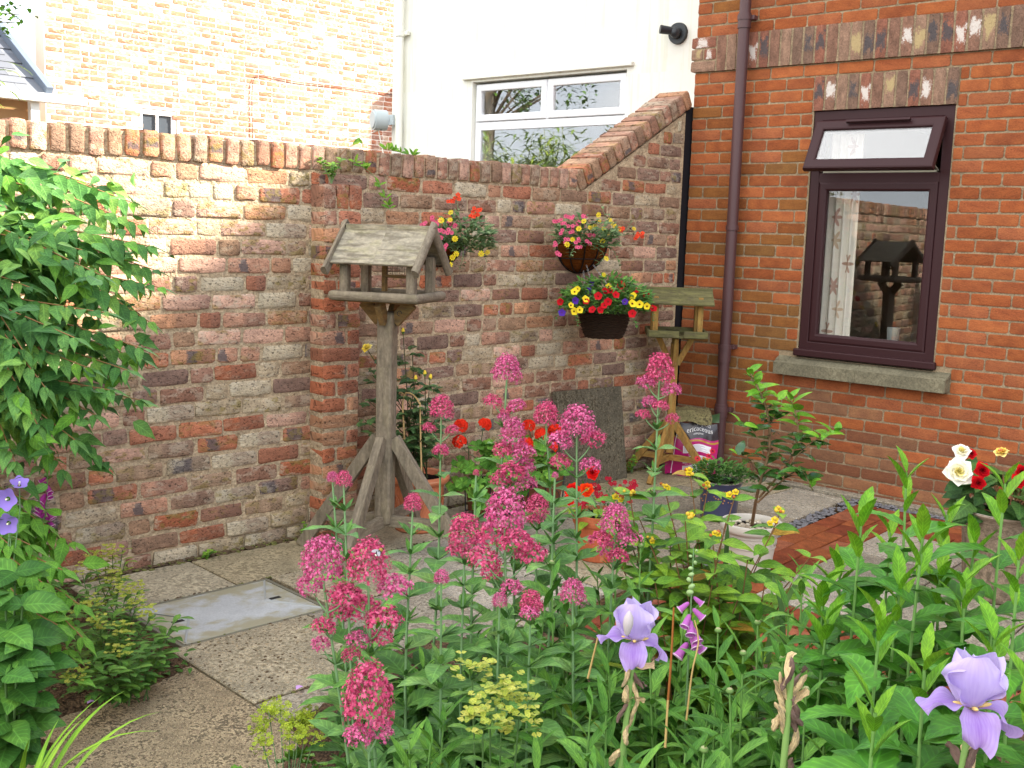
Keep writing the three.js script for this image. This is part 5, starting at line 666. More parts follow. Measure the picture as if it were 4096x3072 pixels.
// broad serrated leaves on upright stems, right
const seLeaf = variants(5, (i) => leafGeo(0.155, 0.064 + 0.006 * (i % 3), 'ovate', { fold: 0.2, curl: 0.4 + 0.22 * i, n: 18, serr: 0.06, wave: 0.08, seed: i })), seTop = variants(3, (i) => leafGeo(0.095, 0.027, 'lance', { fold: 0.45, curl: 0.15 + 0.3 * i, n: 12, serr: 0.06 })), seMs = leafMs([[82, 138, 52], [70, 124, 48], [58, 106, 44], [48, 90, 42]], { rough: 0.5 }), seTopMs = leafMs([[112, 164, 54], [126, 174, 60]], { rough: 0.5, trans: 0.35 });
function serrated(label, top, lean, seed, n = 34) {
  const r = rng(seed), base = [top[0] + lean[0], 0.01, top[2] + lean[1]], P = new Plant('serrated_perennial', label, 'perennial', base, 'upright serrated perennials at the right'), pts = [base, [mix(base[0], top[0], 0.5) + rr(-0.02, 0.02, r), top[1] * 0.5, mix(base[2], top[2], 0.5)], top], cv = onCurve(pts); P.stem(pts, 0.0048, 0.0025, stemL, 'stem', 6); let a = r() * 6.28;
  for (let i = 0; i < n; i++) { const f = i / (n - 1), u = 1 - 0.92 * Math.pow(f, 1.2), p = cv.getPoint(u); a += 2.4; const tip = f < 0.13, up = tip ? rr(1.0, 2.2, r) : mix(0.55, 0.0, f) * rr(0.7, 1.3, r); P.leaf(tip ? pickOf(seTop, r) : pickOf(seLeaf, r), tip ? pickOf(seTopMs, r) : seMs[Math.min(3, Math.floor(f * 3 + r() * 1.2))], p, vec(Math.cos(a), up, Math.sin(a)), UP, tip ? rr(0.6, 1, r) : mix(0.75, 0.98, clamp(f * 3)) * rr(0.7, 1.15, r)); }
  return P.done(60);
}
[[[0.785,1.119,-2.107], 'tallest serrated perennial before the brick border'], [[0.683,1.033,-2.045], 'serrated perennial leaning left of the tallest one'], [[0.912,1.136,-1.958], 'serrated perennial before the big stone pot'], [[0.745,1.046,-1.895], 'serrated perennial with bright tip under the tallest one'], [[0.641,0.875,-2.123], 'shorter serrated perennial farthest left, by the iris leaves'], [[0.824,1.069,-1.696], 'serrated perennial cut by the right edge'], [[0.827,0.947,-2.285], 'serrated perennial behind the tallest one'], [[0.802,0.984,-1.836], 'serrated perennial right in the dark leaves above the big iris'], [[0.604,0.959,-1.681], 'low serrated perennial left above the big iris'], [[0.722,0.995,-1.534], 'low serrated perennial behind the big iris'], [[0.601,0.978,-1.481], 'lowest serrated perennial beside the big iris'], [[0.731,0.967,-1.429], 'serrated perennial in the bottom right corner'], [[0.515,0.926,-1.423], 'dark serrated perennial at the bottom edge left of the big iris'], [[0.69,0.904,-2.178], 'serrated perennial over the brick paving, left of the group'], [[0.889,1.026,-2.145], 'serrated perennial right behind the tallest one'], [[0.882,1.013,-1.991], 'serrated perennial in front of the stone pot, low'], [[0.838,0.936,-2.031], 'serrated perennial in the middle of the group'], [[0.624,0.843,-2.018], 'serrated perennial near the withered stalk'], [[0.725,0.941,-1.931], 'serrated perennial hiding the grey flags']].forEach(([p, l], i) => serrated(l, p, [rr(-0.03, 0.03), rr(-0.04, 0.06)], 500 + i));
// iris
const irisT = (c0, c1, c2) => { const cv = tex(64, 64, (x, y) => { const u = x / 63, v = Math.abs(y / 63 - 0.5) * 2, n = fbm(x / 14, y / 1.6, 3) - 0.5, t = clamp(0.75 - v * 0.7 - Math.abs(u - 0.55) * 0.5 + 0.9 * n), w = sst(0.16, 0.02, u); return [0, 1, 2].map((k) => mix(mix(c0[k], c1[k], t), c2[k], w * 0.9)); }); return phy({ map: cv, side: THREE.DoubleSide, roughness: 0.85, specularIntensity: 0.25, transmission: 0.42, thickness: 0, ior: 1.3 }); };
const irisStd = irisT([210, 194, 232], [190, 170, 222], [228, 216, 212]), irisFall = irisT([198, 170, 226], [164, 124, 206], [236, 226, 196]), dryM = std({ map: wood([196, 172, 128], 0.7, 0, 91), side: THREE.DoubleSide, roughness: 0.95 }), dryDk = std({ map: wood([112, 90, 80], 0.7, 0, 17), side: THREE.DoubleSide, roughness: 0.95 }), irisStem = std({ color: C(124, 158, 84), roughness: 0.6 });
// a ruffled petal: spine angle a0 bending by bend, ruffles at the rim
function irisPetal(L, W, a0, bend, cupAmt, ruffle, seed) {
  const n = 18, m = 20, pos = [], uv = [], idx = [], r = rng(seed), ph = r() * 6; let x = 0, y = 0, a = a0; for (let i = 0; i <= n; i++) { const u = i / n, w = W * 0.5 * Math.pow(Math.sin(Math.PI * Math.min(0.985, Math.pow(u, 1.35) * 0.86 + 0.05)), 0.75); for (let j = 0; j <= m; j++) { const s = j / m * 2 - 1, e = Math.abs(s), rf = ruffle * Math.pow(e, 2.5) * Math.sin(u * 11 + s * 2 + ph) * (0.3 + u) + ruffle * 0.35 * Math.pow(u, 5) * Math.sin(s * 4 + ph), h = cupAmt * w * s * s + rf; pos.push(x - Math.sin(a) * h, y + Math.cos(a) * h, s * w); uv.push(u, (s + 1) / 2); } x += Math.cos(a) * L / n; y += Math.sin(a) * L / n; a += bend / n * (0.6 + 0.8 * u); }
  for (let i = 0; i < n; i++) for (let j = 0; j < m; j++) { const p = i * (m + 1) + j; idx.push(p, p + 1, p + m + 2, p, p + m + 2, p + m + 1); } const g = new THREE.BufferGeometry(); g.setAttribute('position', new THREE.Float32BufferAttribute(pos, 3)); g.setAttribute('uv', new THREE.Float32BufferAttribute(uv, 2)); g.setIndex(idx); g.computeVertexNormals(); return g;
}
// dried spathe or spent bloom: a crumpled strip
function husk(L, W, seed) { const r = rng(seed), g = new THREE.PlaneGeometry(L, W, 10, 4), p = g.attributes.position, tw = rr(-3, 3, r), b = rr(-1.5, 1.5, r); for (let i = 0; i < p.count; i++) { const u = p.getX(i) / L, v = p.getY(i), a = u * tw, w = 0.4 + 0.6 * Math.cos(u * 2.4); p.setXYZ(i, p.getX(i), v * Math.cos(a) * w + 0.012 * Math.sin(u * 5 + b) * L * 8, v * Math.sin(a) * w + 0.006 * (vnoise(u * 8 + seed, v * 200) - 0.5) + 0.01 * b * u); } g.computeVertexNormals(); return g; }
const shrivel = (L, W, seed) => { const g = mergeVertices(new THREE.SphereGeometry(1, 14, 18)), p = g.attributes.position; for (let i = 0; i < p.count; i++) { const x = p.getX(i), y = p.getY(i), z = p.getZ(i), a = Math.atan2(z, x), k = 0.45 + 0.9 * Math.abs(Math.sin(a * 2.5 + y * 3 + seed)) * (0.6 + vnoise(y * 4 + seed, a * 2)), b = 0.5 * Math.sin(y * 2.6 + seed); p.setXYZ(i, x * W * k + b * W * 1.4, y * L * 0.5, z * W * k * 0.8 + 0.5 * W * Math.cos(y * 3 + seed * 2)); } g.computeVertexNormals(); return planarUV(g, 14, 'y', 'x'); };
function iris(label, c, k, turn, lean, seed, o = {}) {
  const r = rng(seed), base = [c[0] + lean[0], 0.01, c[2] + lean[1]], P = new Plant('iris', label, 'iris', base, 'bearded irises'), cc = new V3(...c), st = [base, [mix(base[0], c[0], 0.6), c[1] * 0.55, mix(base[2], c[2], 0.6)], o.flower === false ? c : [c[0], c[1] - 0.03 * k, c[2]]]; P.stem(st, 0.007, 0.005, irisStem, 'stem', 8); const cv = onCurve(st);
  if (o.flower !== false) {
    const falls = o.falls || [3.05, 4.45, 5.95]; falls.forEach((a, i) => P.add('fall_petal', irisPetal(0.088 * k, 0.066 * k, (o.lift || [0.45, 0.2, 0.35])[i], (o.bend || [-1.2, -2.2, -2.4])[i], 0.22, 0.011 * k, seed + i), irisFall, cc, vec(Math.cos(a + turn), 0, -Math.sin(a + turn)), UP));
    [0.2, 2.2, 4.2].forEach((a, i) => P.add('standard_petal', irisPetal(0.108 * k, 0.104 * k, 0.62 + 0.08 * i, 1.5, 0.42, 0.014 * k, seed + 7 + i), irisStd, cc, vec(Math.cos(a + turn), 0, -Math.sin(a + turn)), UP));
    for (const a of falls) P.add('beard', (() => { const g = new THREE.SphereGeometry(0.006 * k, 8, 6); g.scale(2.2, 0.6, 0.7); return g; })(), std({ color: C(226, 196, 120), roughness: 1 }), cc.clone().add(vec(Math.cos(a + turn) * 0.02 * k, 0.008 * k, -Math.sin(a + turn) * 0.02 * k)), vec(Math.cos(a + turn), 0.3, -Math.sin(a + turn)), UP);
  }
  const hk = o.husks || [[0.02, 0], [0.05, 1], [0.09, 0], [0.14, 1], [0.2, 0]]; for (let i = 0; i < hk.length * 1.5; i++) { const d = hk[i % hk.length][0] + rr(0, 0.035, r), p = cv.getPoint(clamp(1 - (d + 0.015) / Math.max(0.4, c[1]))), a = rr(-0.6, 3.7, r); P.axis('withered_bloom', shrivel(rr(0.03, 0.062, r), rr(0.003, 0.0052, r), seed * 3 + i), i % 3 === 2 ? dryDk : dryM, p.add(vec(Math.cos(a) * 0.012, 0.0, Math.sin(a) * 0.01)), vec(Math.cos(a) * rr(0.1, 0.7, r), rr(-1, 1, r) > 0 ? 1 : -1, Math.sin(a) * 0.3)); } hk.slice(0, 3).forEach(([d, dk], i) => { const p = cv.getPoint(clamp(1 - (d + 0.02) / Math.max(0.4, c[1]))), a = r() * 6.28; P.add('withered_bloom', husk(rr(0.035, 0.06, r), rr(0.014, 0.022, r), seed * 7 + i), dk ? dryDk : dryM, p.add(vec(Math.cos(a) * 0.012, 0.01, Math.sin(a) * 0.012)), vec(Math.cos(a) * 0.7, rr(-1.2, 0.9, r), Math.sin(a) * 0.7), vec(0.4, 0.2, 1)); });
  if (o.bud) P.add('bud', (() => { const g = lathe([[0, 0], [0.005, 0.005], [0.009, 0.022], [0.008, 0.034], [0.003, 0.044], [0, 0.046]], 12); g.rotateZ(-Math.PI / 2); return g; })(), std({ color: C(186, 176, 176), roughness: 0.8 }), o.bud, vec(0.05, 1, 0.05), vec(0, 0, 1));
  return P.done();
}
iris('lilac iris in the middle of the bed with a closed bud', [0.229,0.864,-1.819], 0.74, 0.1, [-0.05, -0.06], 61, { bud: new V3(...[0.209,0.891,-1.772]) }); iris('large lilac iris at the bottom right', [0.63,0.953,-1.387], 0.8, 0.15, [-0.05, -0.04], 62); iris('withered iris stalk without a bloom', [0.43,0.93,-1.545], 0.9, 0, [-0.02, 0.02], 63, { flower: false, husks: [[-0.02, 0], [0.01, 1], [0.04, 0], [0.06, 0], [0.1, 1], [0.12, 0], [0.17, 0], [0.22, 0]] });
// dead straw stems and sword leaves among the green
{
  const dead = std({ color: C(176, 148, 92), roughness: 0.9 }), deadR = std({ color: C(150, 92, 46), roughness: 0.9 }); single('dead_stem', 'curved dry straw stem right of the middle iris', 'dead stem', tube([[0.332,0.709,-1.847], [0.34,0.798,-1.86], [0.353,0.844,-1.887], [0.346,0.876,-1.901]], 0.002, 0.0014), dead); single('dead_stem', 'short pale straw left of the middle iris', 'dead stem', tube([[0.153,0.777,-1.857], [0.169,0.852,-1.868]], 0.0022, 0.0016), dead); single('dead_stem', 'rust coloured dead stalk behind the middle iris', 'dead stem', tube([[0.328,0.644,-2.04], [0.332,0.737,-2.053], [0.334,0.84,-2.068]], 0.003, 0.002), deadR); single('dead_stem', 'straight dry stalk beside the rusty one', 'dead stem', tube([[0.288,0.682,-1.793], [0.293,0.756,-1.823]], 0.0026, 0.002), dead);
  const sword = (pts, w, mat, label) => { const cv = onCurve(pts), pos = [], idx = [], n = 10; for (let i = 0; i <= n; i++) { const p = cv.getPoint(i / n), ww = w * (i === n ? 0.02 : 1 - 0.5 * i / n); pos.push(p.x - ww, p.y, p.z, p.x, p.y, p.z + ww * 0.35, p.x + ww, p.y, p.z); } for (let i = 0; i < n; i++) for (const s of [0, 1]) { const a = i * 3 + s; idx.push(a, a + 1, a + 4, a, a + 4, a + 3); } const g = new THREE.BufferGeometry(); g.setAttribute('position', new THREE.Float32BufferAttribute(pos, 3)); g.setIndex(idx); g.computeVertexNormals(); planarUV(g, 8); single('sword_leaf', label, 'iris leaf', g, mat); };
  const sm = leafM(70, 100, 66), sm2 = leafM(96, 128, 88); sword([[0.588,0.445,-2.82], [0.593,0.593,-2.841], [0.602,0.803,-2.891]], 0.011, sm, 'dark upright sword leaf left of the cream pot'); sword([[0.631,0.466,-2.772], [0.616,0.61,-2.793], [0.603,0.736,-2.831]], 0.01, sm2, 'pale sword leaf before the cream pot'); sword([[0.674,0.487,-2.674], [0.703,0.596,-2.69], [0.766,0.713,-2.726]], 0.012, sm2, 'arching sword leaf right of the cream pot'); sword([[0.538,0.463,-2.772], [0.555,0.556,-2.785], [0.588,0.656,-2.799]], 0.012, sm, 'short dark sword leaf by the hypericum'); sword([[0.706,0.526,-2.629], [0.699,0.645,-2.646], [0.681,0.716,-2.686]], 0.009, sm, 'thin dark sword leaf crossing the arching one');
}
// yellow-flowered hypericum
{
  const P = new Plant('hypericum', 'spreading hypericum with yellow flowers beside the cream pot', 'hypericum', [0.555,0.417,-2.816].map((v, i) => (i === 1 ? 0.01 : v))), r = rng(91), lg = variants(4, (i) => leafGeo(0.092, 0.045, 'ovate', { fold: 0.14, curl: 0.4 + 0.3 * i, n: 6, wave: 0.06, seed: i })), ms = leafMs([[112, 152, 58], [98, 140, 54], [124, 160, 62], [82, 122, 50]], { rough: 0.5 }), og = leafM(166, 130, 62), yel = flat(222, 196, 40), fl = petals(5, 0.0095, 0.0095, 0.25), bz = std({ color: C(206, 170, 60) }), br = std({ color: C(170, 96, 50) });
  const tips = [[0.516,0.893,-3.035], [0.33,0.863,-2.879], [0.431,0.871,-2.931], [0.465,0.83,-2.773], [0.601,0.874,-2.83], [0.738,0.829,-2.874], [0.529,0.794,-2.718], [0.382,0.748,-2.812], [0.713,0.805,-2.82], [0.567,0.852,-3.029], [0.301,0.833,-2.925], [0.613,0.782,-2.969], [0.442,0.732,-2.759], [0.621,0.746,-2.711], [0.534,0.765,-2.663], [0.795,0.743,-2.761], [0.738,0.693,-2.703], [0.365,0.787,-2.919], [0.265,0.77,-2.866], [0.456,0.749,-2.964], [0.656,0.706,-2.655], [0.588,0.66,-2.648], [0.469,0.652,-2.698], [0.385,0.681,-2.702]];
  tips.forEach((t, k) => { const rt = [P.b.x + rr(-0.12, 0.12, r), 0.02, P.b.z + rr(-0.08, 0.08, r)], pts = [rt, [mix(rt[0], t[0], 0.45), t[1] * 0.6, mix(rt[2], t[2], 0.45)], t], cv = onCurve(pts); P.stem(pts, 0.003, 0.0016, stemR); const n = 9; let a = r() * 3; for (let i = 0; i < n; i++) { const u = 1 - i * 0.085, p = cv.getPoint(u); a += Math.PI / 2 + rr(-0.2, 0.2, r); for (const s of [0, 1]) { const b = a + s * Math.PI; P.leaf(pickOf(lg, r), r() < 0.03 ? og : pickOf(ms, r), p, vec(Math.cos(b), rr(0, 0.5, r), Math.sin(b)), vec(rr(-0.2, 0.2, r), 1, rr(0.1, 0.6, r)), mix(0.75, 1.1, clamp(i / 3)) * rr(0.9, 1.1, r)); } }
    if (k < 11) { const T = new V3(...t); for (let q = 0; q < 4; q++) { const e = T.clone().add(vec(rr(-0.016, 0.016, r), rr(0.004, 0.02, r), rr(-0.012, 0.016, r))); if (q < (k % 2 ? 1 : 2)) { P.add('flower', fl, yel, e, vec(rr(-0.5, 0.5, r), 0.7, 0.8), UP, rr(0.8, 1.15, r)); P.add('stamens', ball(0.005), bz, e.clone().add(vec(0, 0.004, 0.003))); } else P.add('bud', ball(rr(0.004, 0.006, r)), r() < 0.5 ? br : bz, e); } } });
  P.done();
}
// foxgloves
function foxglove(label, top, base, n, seed, tone) {
  const r = rng(seed), P = new Plant('foxglove', label, 'foxglove', base), pts = [base, [mix(base[0], top[0], 0.6), top[1] * 0.6, mix(base[2], top[2], 0.6)], top], cv = onCurve(pts); P.stem(pts, 0.0045, 0.0015, stemG); const bell = lathe([[0.002, 0], [0.0055, 0.004], [0.0075, 0.014], [0.0085, 0.026], [0.0105, 0.034], [0.013, 0.037]], 12), m = flat(...tone, { trans: 0.3 }), bm = std({ color: C(150, 176, 118) }), inner = flat(232, 200, 222);
  const H = n * 0.02; for (let i = 0; i < n + 8; i++) { const y = top[1] - i * 0.013; let lo = 0, hi = 1; for (let k = 0; k < 12; k++) { const q = (lo + hi) / 2; if (cv.getPoint(q).y < y) lo = q; else hi = q; } const p = cv.getPoint(lo), a = 1.6 + rr(-1.5, 1.5, r), d = vec(Math.cos(a), -0.35 - i * 0.05, Math.sin(a)); if (i < 8) P.add('bud', (() => { const g = new THREE.SphereGeometry(0.003 + i * 0.0005, 7, 6); g.scale(1, 1.5, 1); return g; })(), bm, p.clone().addScaledVector(d, 0.007), d); else { const g = P.axis('bell', bell, m, p.clone().addScaledVector(d.normalize(), 0.006), d, mix(0.65, 1.05, clamp((i - 8) / 5))); const rim = P.axis('lip', (() => { const t = new THREE.TorusGeometry(0.0118, 0.0014, 5, 14); t.rotateX(Math.PI / 2); return t; })(), inner, p.clone().addScaledVector(d.normalize(), 0.006 + 0.036 * mix(0.65, 1.05, clamp((i - 8) / 5))), d, mix(0.65, 1.05, clamp((i - 8) / 5))); } }
  return P.done();
}
foxglove('small pink foxglove spike right of the middle iris', [0.404,0.899,-2.278], [0.413,0.609,-2.287].map((v, i) => (i === 1 ? 0.01 : v)), 9, 71, [196, 112, 190]); foxglove('magenta foxglove before the wall at the left edge', [-1.481,0.835,-3.431], [-1.552,0.402,-3.42].map((v, i) => (i === 1 ? 0.01 : v)), 14, 72, [186, 66, 160]);
// spurge with round lime bracts in the middle, lady's mantle bottom left of the bed
const bractM = leafMs([[180, 184, 92], [168, 178, 80], [190, 188, 106], [150, 164, 76]], { rough: 0.7, trans: 0.3 }), bract = leafGeo(0.011, 0.0135, 'heart', { fold: 0.1, curl: 0.1, n: 4 });
function spurge(label, tops, base, seed, leafList, yellow, big = 1) {
  const r = rng(seed), P = new Plant('spurge', label, 'spurge', base), lg = variants(3, (i) => leafGeo(0.045 * big, 0.015 * big, 'obovate', { fold: 0.15, curl: 0.4 + 0.3 * i, n: 5 })); for (const t of tops) { const pts = [[base[0] + rr(-0.06, 0.06, r), 0.01, base[2] + rr(-0.05, 0.05, r)], [mix(base[0], t[0], 0.6), t[1] * 0.6, mix(base[2], t[2], 0.6)], t], cv = onCurve(pts); P.stem(pts, 0.0026, 0.0015, stemD); for (let i = 0; i < 20; i++) { const a = i * 2.4, p = cv.getPoint(1 - i * 0.04); P.leaf(pickOf(lg, r), pickOf(leafList, r), p, vec(Math.cos(a), i < 9 ? 0.35 : 0.1, Math.sin(a)), UP, rr(0.8, 1.2, r)); } if (r() < yellow) for (let i = 0; i < 22; i++) { const e = new V3(...t).add(vec(rr(-0.035, 0.035, r), rr(0.0, 0.045, r), rr(-0.035, 0.035, r))), a = r() * 6.28; for (const s of [0, 1]) P.leaf(bract, pickOf(bractM, r), e, vec(Math.cos(a + s * Math.PI), 0.25, Math.sin(a + s * Math.PI)), vec(rr(-0.3, 0.3, r), 1, rr(0, 0.6, r)), rr(0.8, 1.25, r), 'bract'); } }
  return P.done(220);
}
const spMs = leafMs([[84, 124, 62], [72, 112, 58], [98, 138, 66]], { rough: 0.6 });
spurge('spurge with round yellow green bracts low in the middle of the bed', [[-0.054,0.768,-1.855], [0.001,0.755,-1.803], [0.032,0.743,-1.801], [-0.019,0.751,-1.752], [0.029,0.723,-1.748], [-0.03,0.748,-1.701]], [-0.005,0.645,-1.838].map((v, i) => (i === 1 ? 0.01 : v)), 81, spMs, 1);
{
  const base = [-0.536,0.198,-2.582].map((v, i) => (i === 1 ? 0.01 : v)), P = new Plant('ladys_mantle', 'frothy lime lady’s mantle at the edge of the path', 'lady’s mantle', base), r = rng(83), fan = (() => { const gs = [], n = 9; const pos = [0, 0, 0], idx = []; for (let i = 0; i <= n * 2; i++) { const a = -2.5 + 5 * i / (n * 2), q = 0.034 * (i % 2 ? 1 : 0.9); pos.push(Math.cos(a) * q, 0.008 * (i % 2 ? 1 : -0.2), Math.sin(a) * q); } for (let i = 1; i <= n * 2; i++) idx.push(0, i + 1, i); const g = new THREE.BufferGeometry(); g.setAttribute('position', new THREE.Float32BufferAttribute(pos, 3)); g.setIndex(idx); g.computeVertexNormals(); return planarUV(g, 14, 'x', 'z', 0.5, 0.5); })(), ms = leafMs([[112, 152, 70], [98, 140, 66], [124, 162, 78]]), lime = leafMs([[186, 200, 70], [170, 190, 62]], { rough: 0.8, trans: 0.3 }), star = petals(5, 0.0052, 0.004, 0.2);
  for (let i = 0; i < 80; i++) { const a = r() * 6.28, q = 0.2 * Math.sqrt(r()), p = vec(base[0] + Math.cos(a) * q * 1.3, rr(0.05, 0.17, r), base[2] + Math.sin(a) * q), tilt = vec(Math.cos(a) * 0.8, rr(0.3, 1, r), Math.sin(a) * 0.6 + 0.2); P.leaf(fan, pickOf(ms, r), p, vec(Math.cos(a * 2), -0.2, Math.sin(a * 2)), tilt, rr(0.8, 1.35, r)); P.stem([[base[0] + rr(-0.05, 0.05, r), 0, base[2]], p], 0.0016, 0.0012, stemG, 'stalk', 4); }
  for (const t of [[-0.577,0.363,-2.555], [-0.601,0.328,-2.55], [-0.56,0.351,-2.604], [-0.514,0.357,-2.504], [-0.499,0.347,-2.553], [-0.478,0.357,-2.555], [-0.568,0.33,-2.45], [-0.491,0.351,-2.453], [-0.444,0.358,-2.454]]) { P.stem([[base[0], 0.02, base[2]], t], 0.0016, 0.001, stemG, 'stalk', 4); for (let k = 0; k < 60; k++) P.leaf(star, pickOf(lime, r), new V3(...t).add(vec(rr(-0.026, 0.026, r), rr(-0.02, 0.022, r), rr(-0.026, 0.026, r))), vec(rr(-1, 1, r), 1, rr(-1, 1, r)), vec(r(), r(), r()), rr(0.8, 1.5, r), 'blossom'); }
  P.done(300);
}
// low green mass that fills the bed between the stems
{
  const r = rng(95), gs = []; for (let i = 0; i < 3200; i++) { const z = -rr(1.3, 3.25, r), x = rr(-0.3, 0.62, r) * (-z / 2) * 1.2 + 0.1; if (x < -0.62 + (z + 3.3) * 0.2) continue; const a = r() * 6.28, g = pickOf(r() < 0.7 ? dzLeaf : valLeaf, r).clone(); g.applyMatrix4(basis(vec(x, rr(0.02, 0.3, r), z), vec(Math.cos(a), rr(0.0, 0.9, r), Math.sin(a)), UP, rr(0.7, 1.2, r))); gs.push(g); }
  const m = new THREE.Mesh(merge(gs), dzMs[3]); m.name = numbered('ground_cover'); m.userData = { kind: 'stuff', label: 'low green leaves filling the front bed', category: 'ground cover' }; scene.add(m);
  const g2 = []; for (let i = 0; i < 1100; i++) { const p = wallAt(rr(4.3, 5.3, r), rr(0.01, 0.13, r) * r(), rr(0.1, 1.25, r)), a = r() * 6.28, g = pickOf(valLeaf, r).clone(); g.applyMatrix4(basis(new V3(...p), vec(Math.cos(a), rr(0.0, 0.8, r), Math.sin(a)), UP, rr(0.2, 0.55, r))); g2.push(g); } const m2 = new THREE.Mesh(merge(g2), dzMs[1]); m2.name = numbered('ground_cover'); m2.userData = { kind: 'stuff', label: 'seedlings and small leaves covering the left bed', category: 'ground cover' }; scene.add(m2);
}

// ---------- plants in pots and baskets ----------
// camellia in the cream pot
{
  const b = [whitePot[0], 0.21, whitePot[1]], P = new Plant('camellia', 'glossy young camellia in the cream white pot', 'camellia', b), r = rng(121), bark = std({ color: C(128, 104, 76), roughness: 0.9 }), lg = variants(4, (i) => leafGeo(0.1, 0.05, 'ovate', { fold: 0.25, curl: 0.35 + 0.2 * i, n: 7, serr: 0.02 })), dk = leafMs([[58, 96, 52], [48, 84, 46], [66, 104, 56]], { rough: 0.22, trans: 0.08, extra: { clearcoat: 0.5, clearcoatRoughness: 0.25 } }), nw = leafMs([[112, 164, 62], [98, 150, 58], [126, 176, 74]], { rough: 0.3, trans: 0.25 });
  const limb = (pts, r0, tips) => { P.stem(pts, r0, r0 * 0.5, bark); return onCurve(pts); };
  const main = [b, [1.117,0.463,-4.751], [1.157,0.643,-4.767], [1.14,0.808,-4.79], [1.107,0.884,-4.801], [1.059,0.971,-4.814]], right = [[1.119,0.418,-4.745], [1.206,0.556,-4.704], [1.262,0.693,-4.703], [1.253,0.801,-4.719], [1.223,0.877,-4.729]], low = [[1.114,0.396,-4.742], [1.184,0.512,-4.647], [1.256,0.58,-4.606], [1.299,0.507,-4.546]], side = [[1.225,0.57,-4.696], [1.288,0.667,-4.669], [1.357,0.722,-4.657], [1.419,0.744,-4.65]], mid = [[1.145,0.742,-4.781], [1.195,0.779,-4.837], [1.203,0.855,-4.868]];
  for (const [pts, r0, n, fresh] of [[main, 0.009, 42, 0.4], [right, 0.006, 28, 0.5], [low, 0.005, 22, 0.1], [side, 0.004, 16, 0.6], [mid, 0.004, 12, 0.8], [[[1.121,0.518,-4.759], [1.049,0.606,-4.711], [0.994,0.625,-4.663]], 0.004, 8, 0.1], [[[1.14,0.607,-4.772], [1.076,0.719,-4.768], [1.016,0.754,-4.752]], 0.003, 7, 0.2]]) { const cv = limb(pts, r0); let a = r() * 6; for (let i = 0; i < n; i++) { const f = i / (n - 1), p = cv.getPoint(1 - 0.82 * f); a += 2.4; P.leaf(pickOf(lg, r), f < fresh ? pickOf(nw, r) : pickOf(dk, r), p, vec(Math.cos(a), f < 0.15 ? 0.9 : rr(-0.1, 0.6, r), Math.sin(a)), vec(rr(-0.4, 0.4, r), 1, rr(0, 0.6, r)), rr(0.75, 1.1, r) * (f < 0.1 ? 0.75 : 1)); } }
  P.done();
}
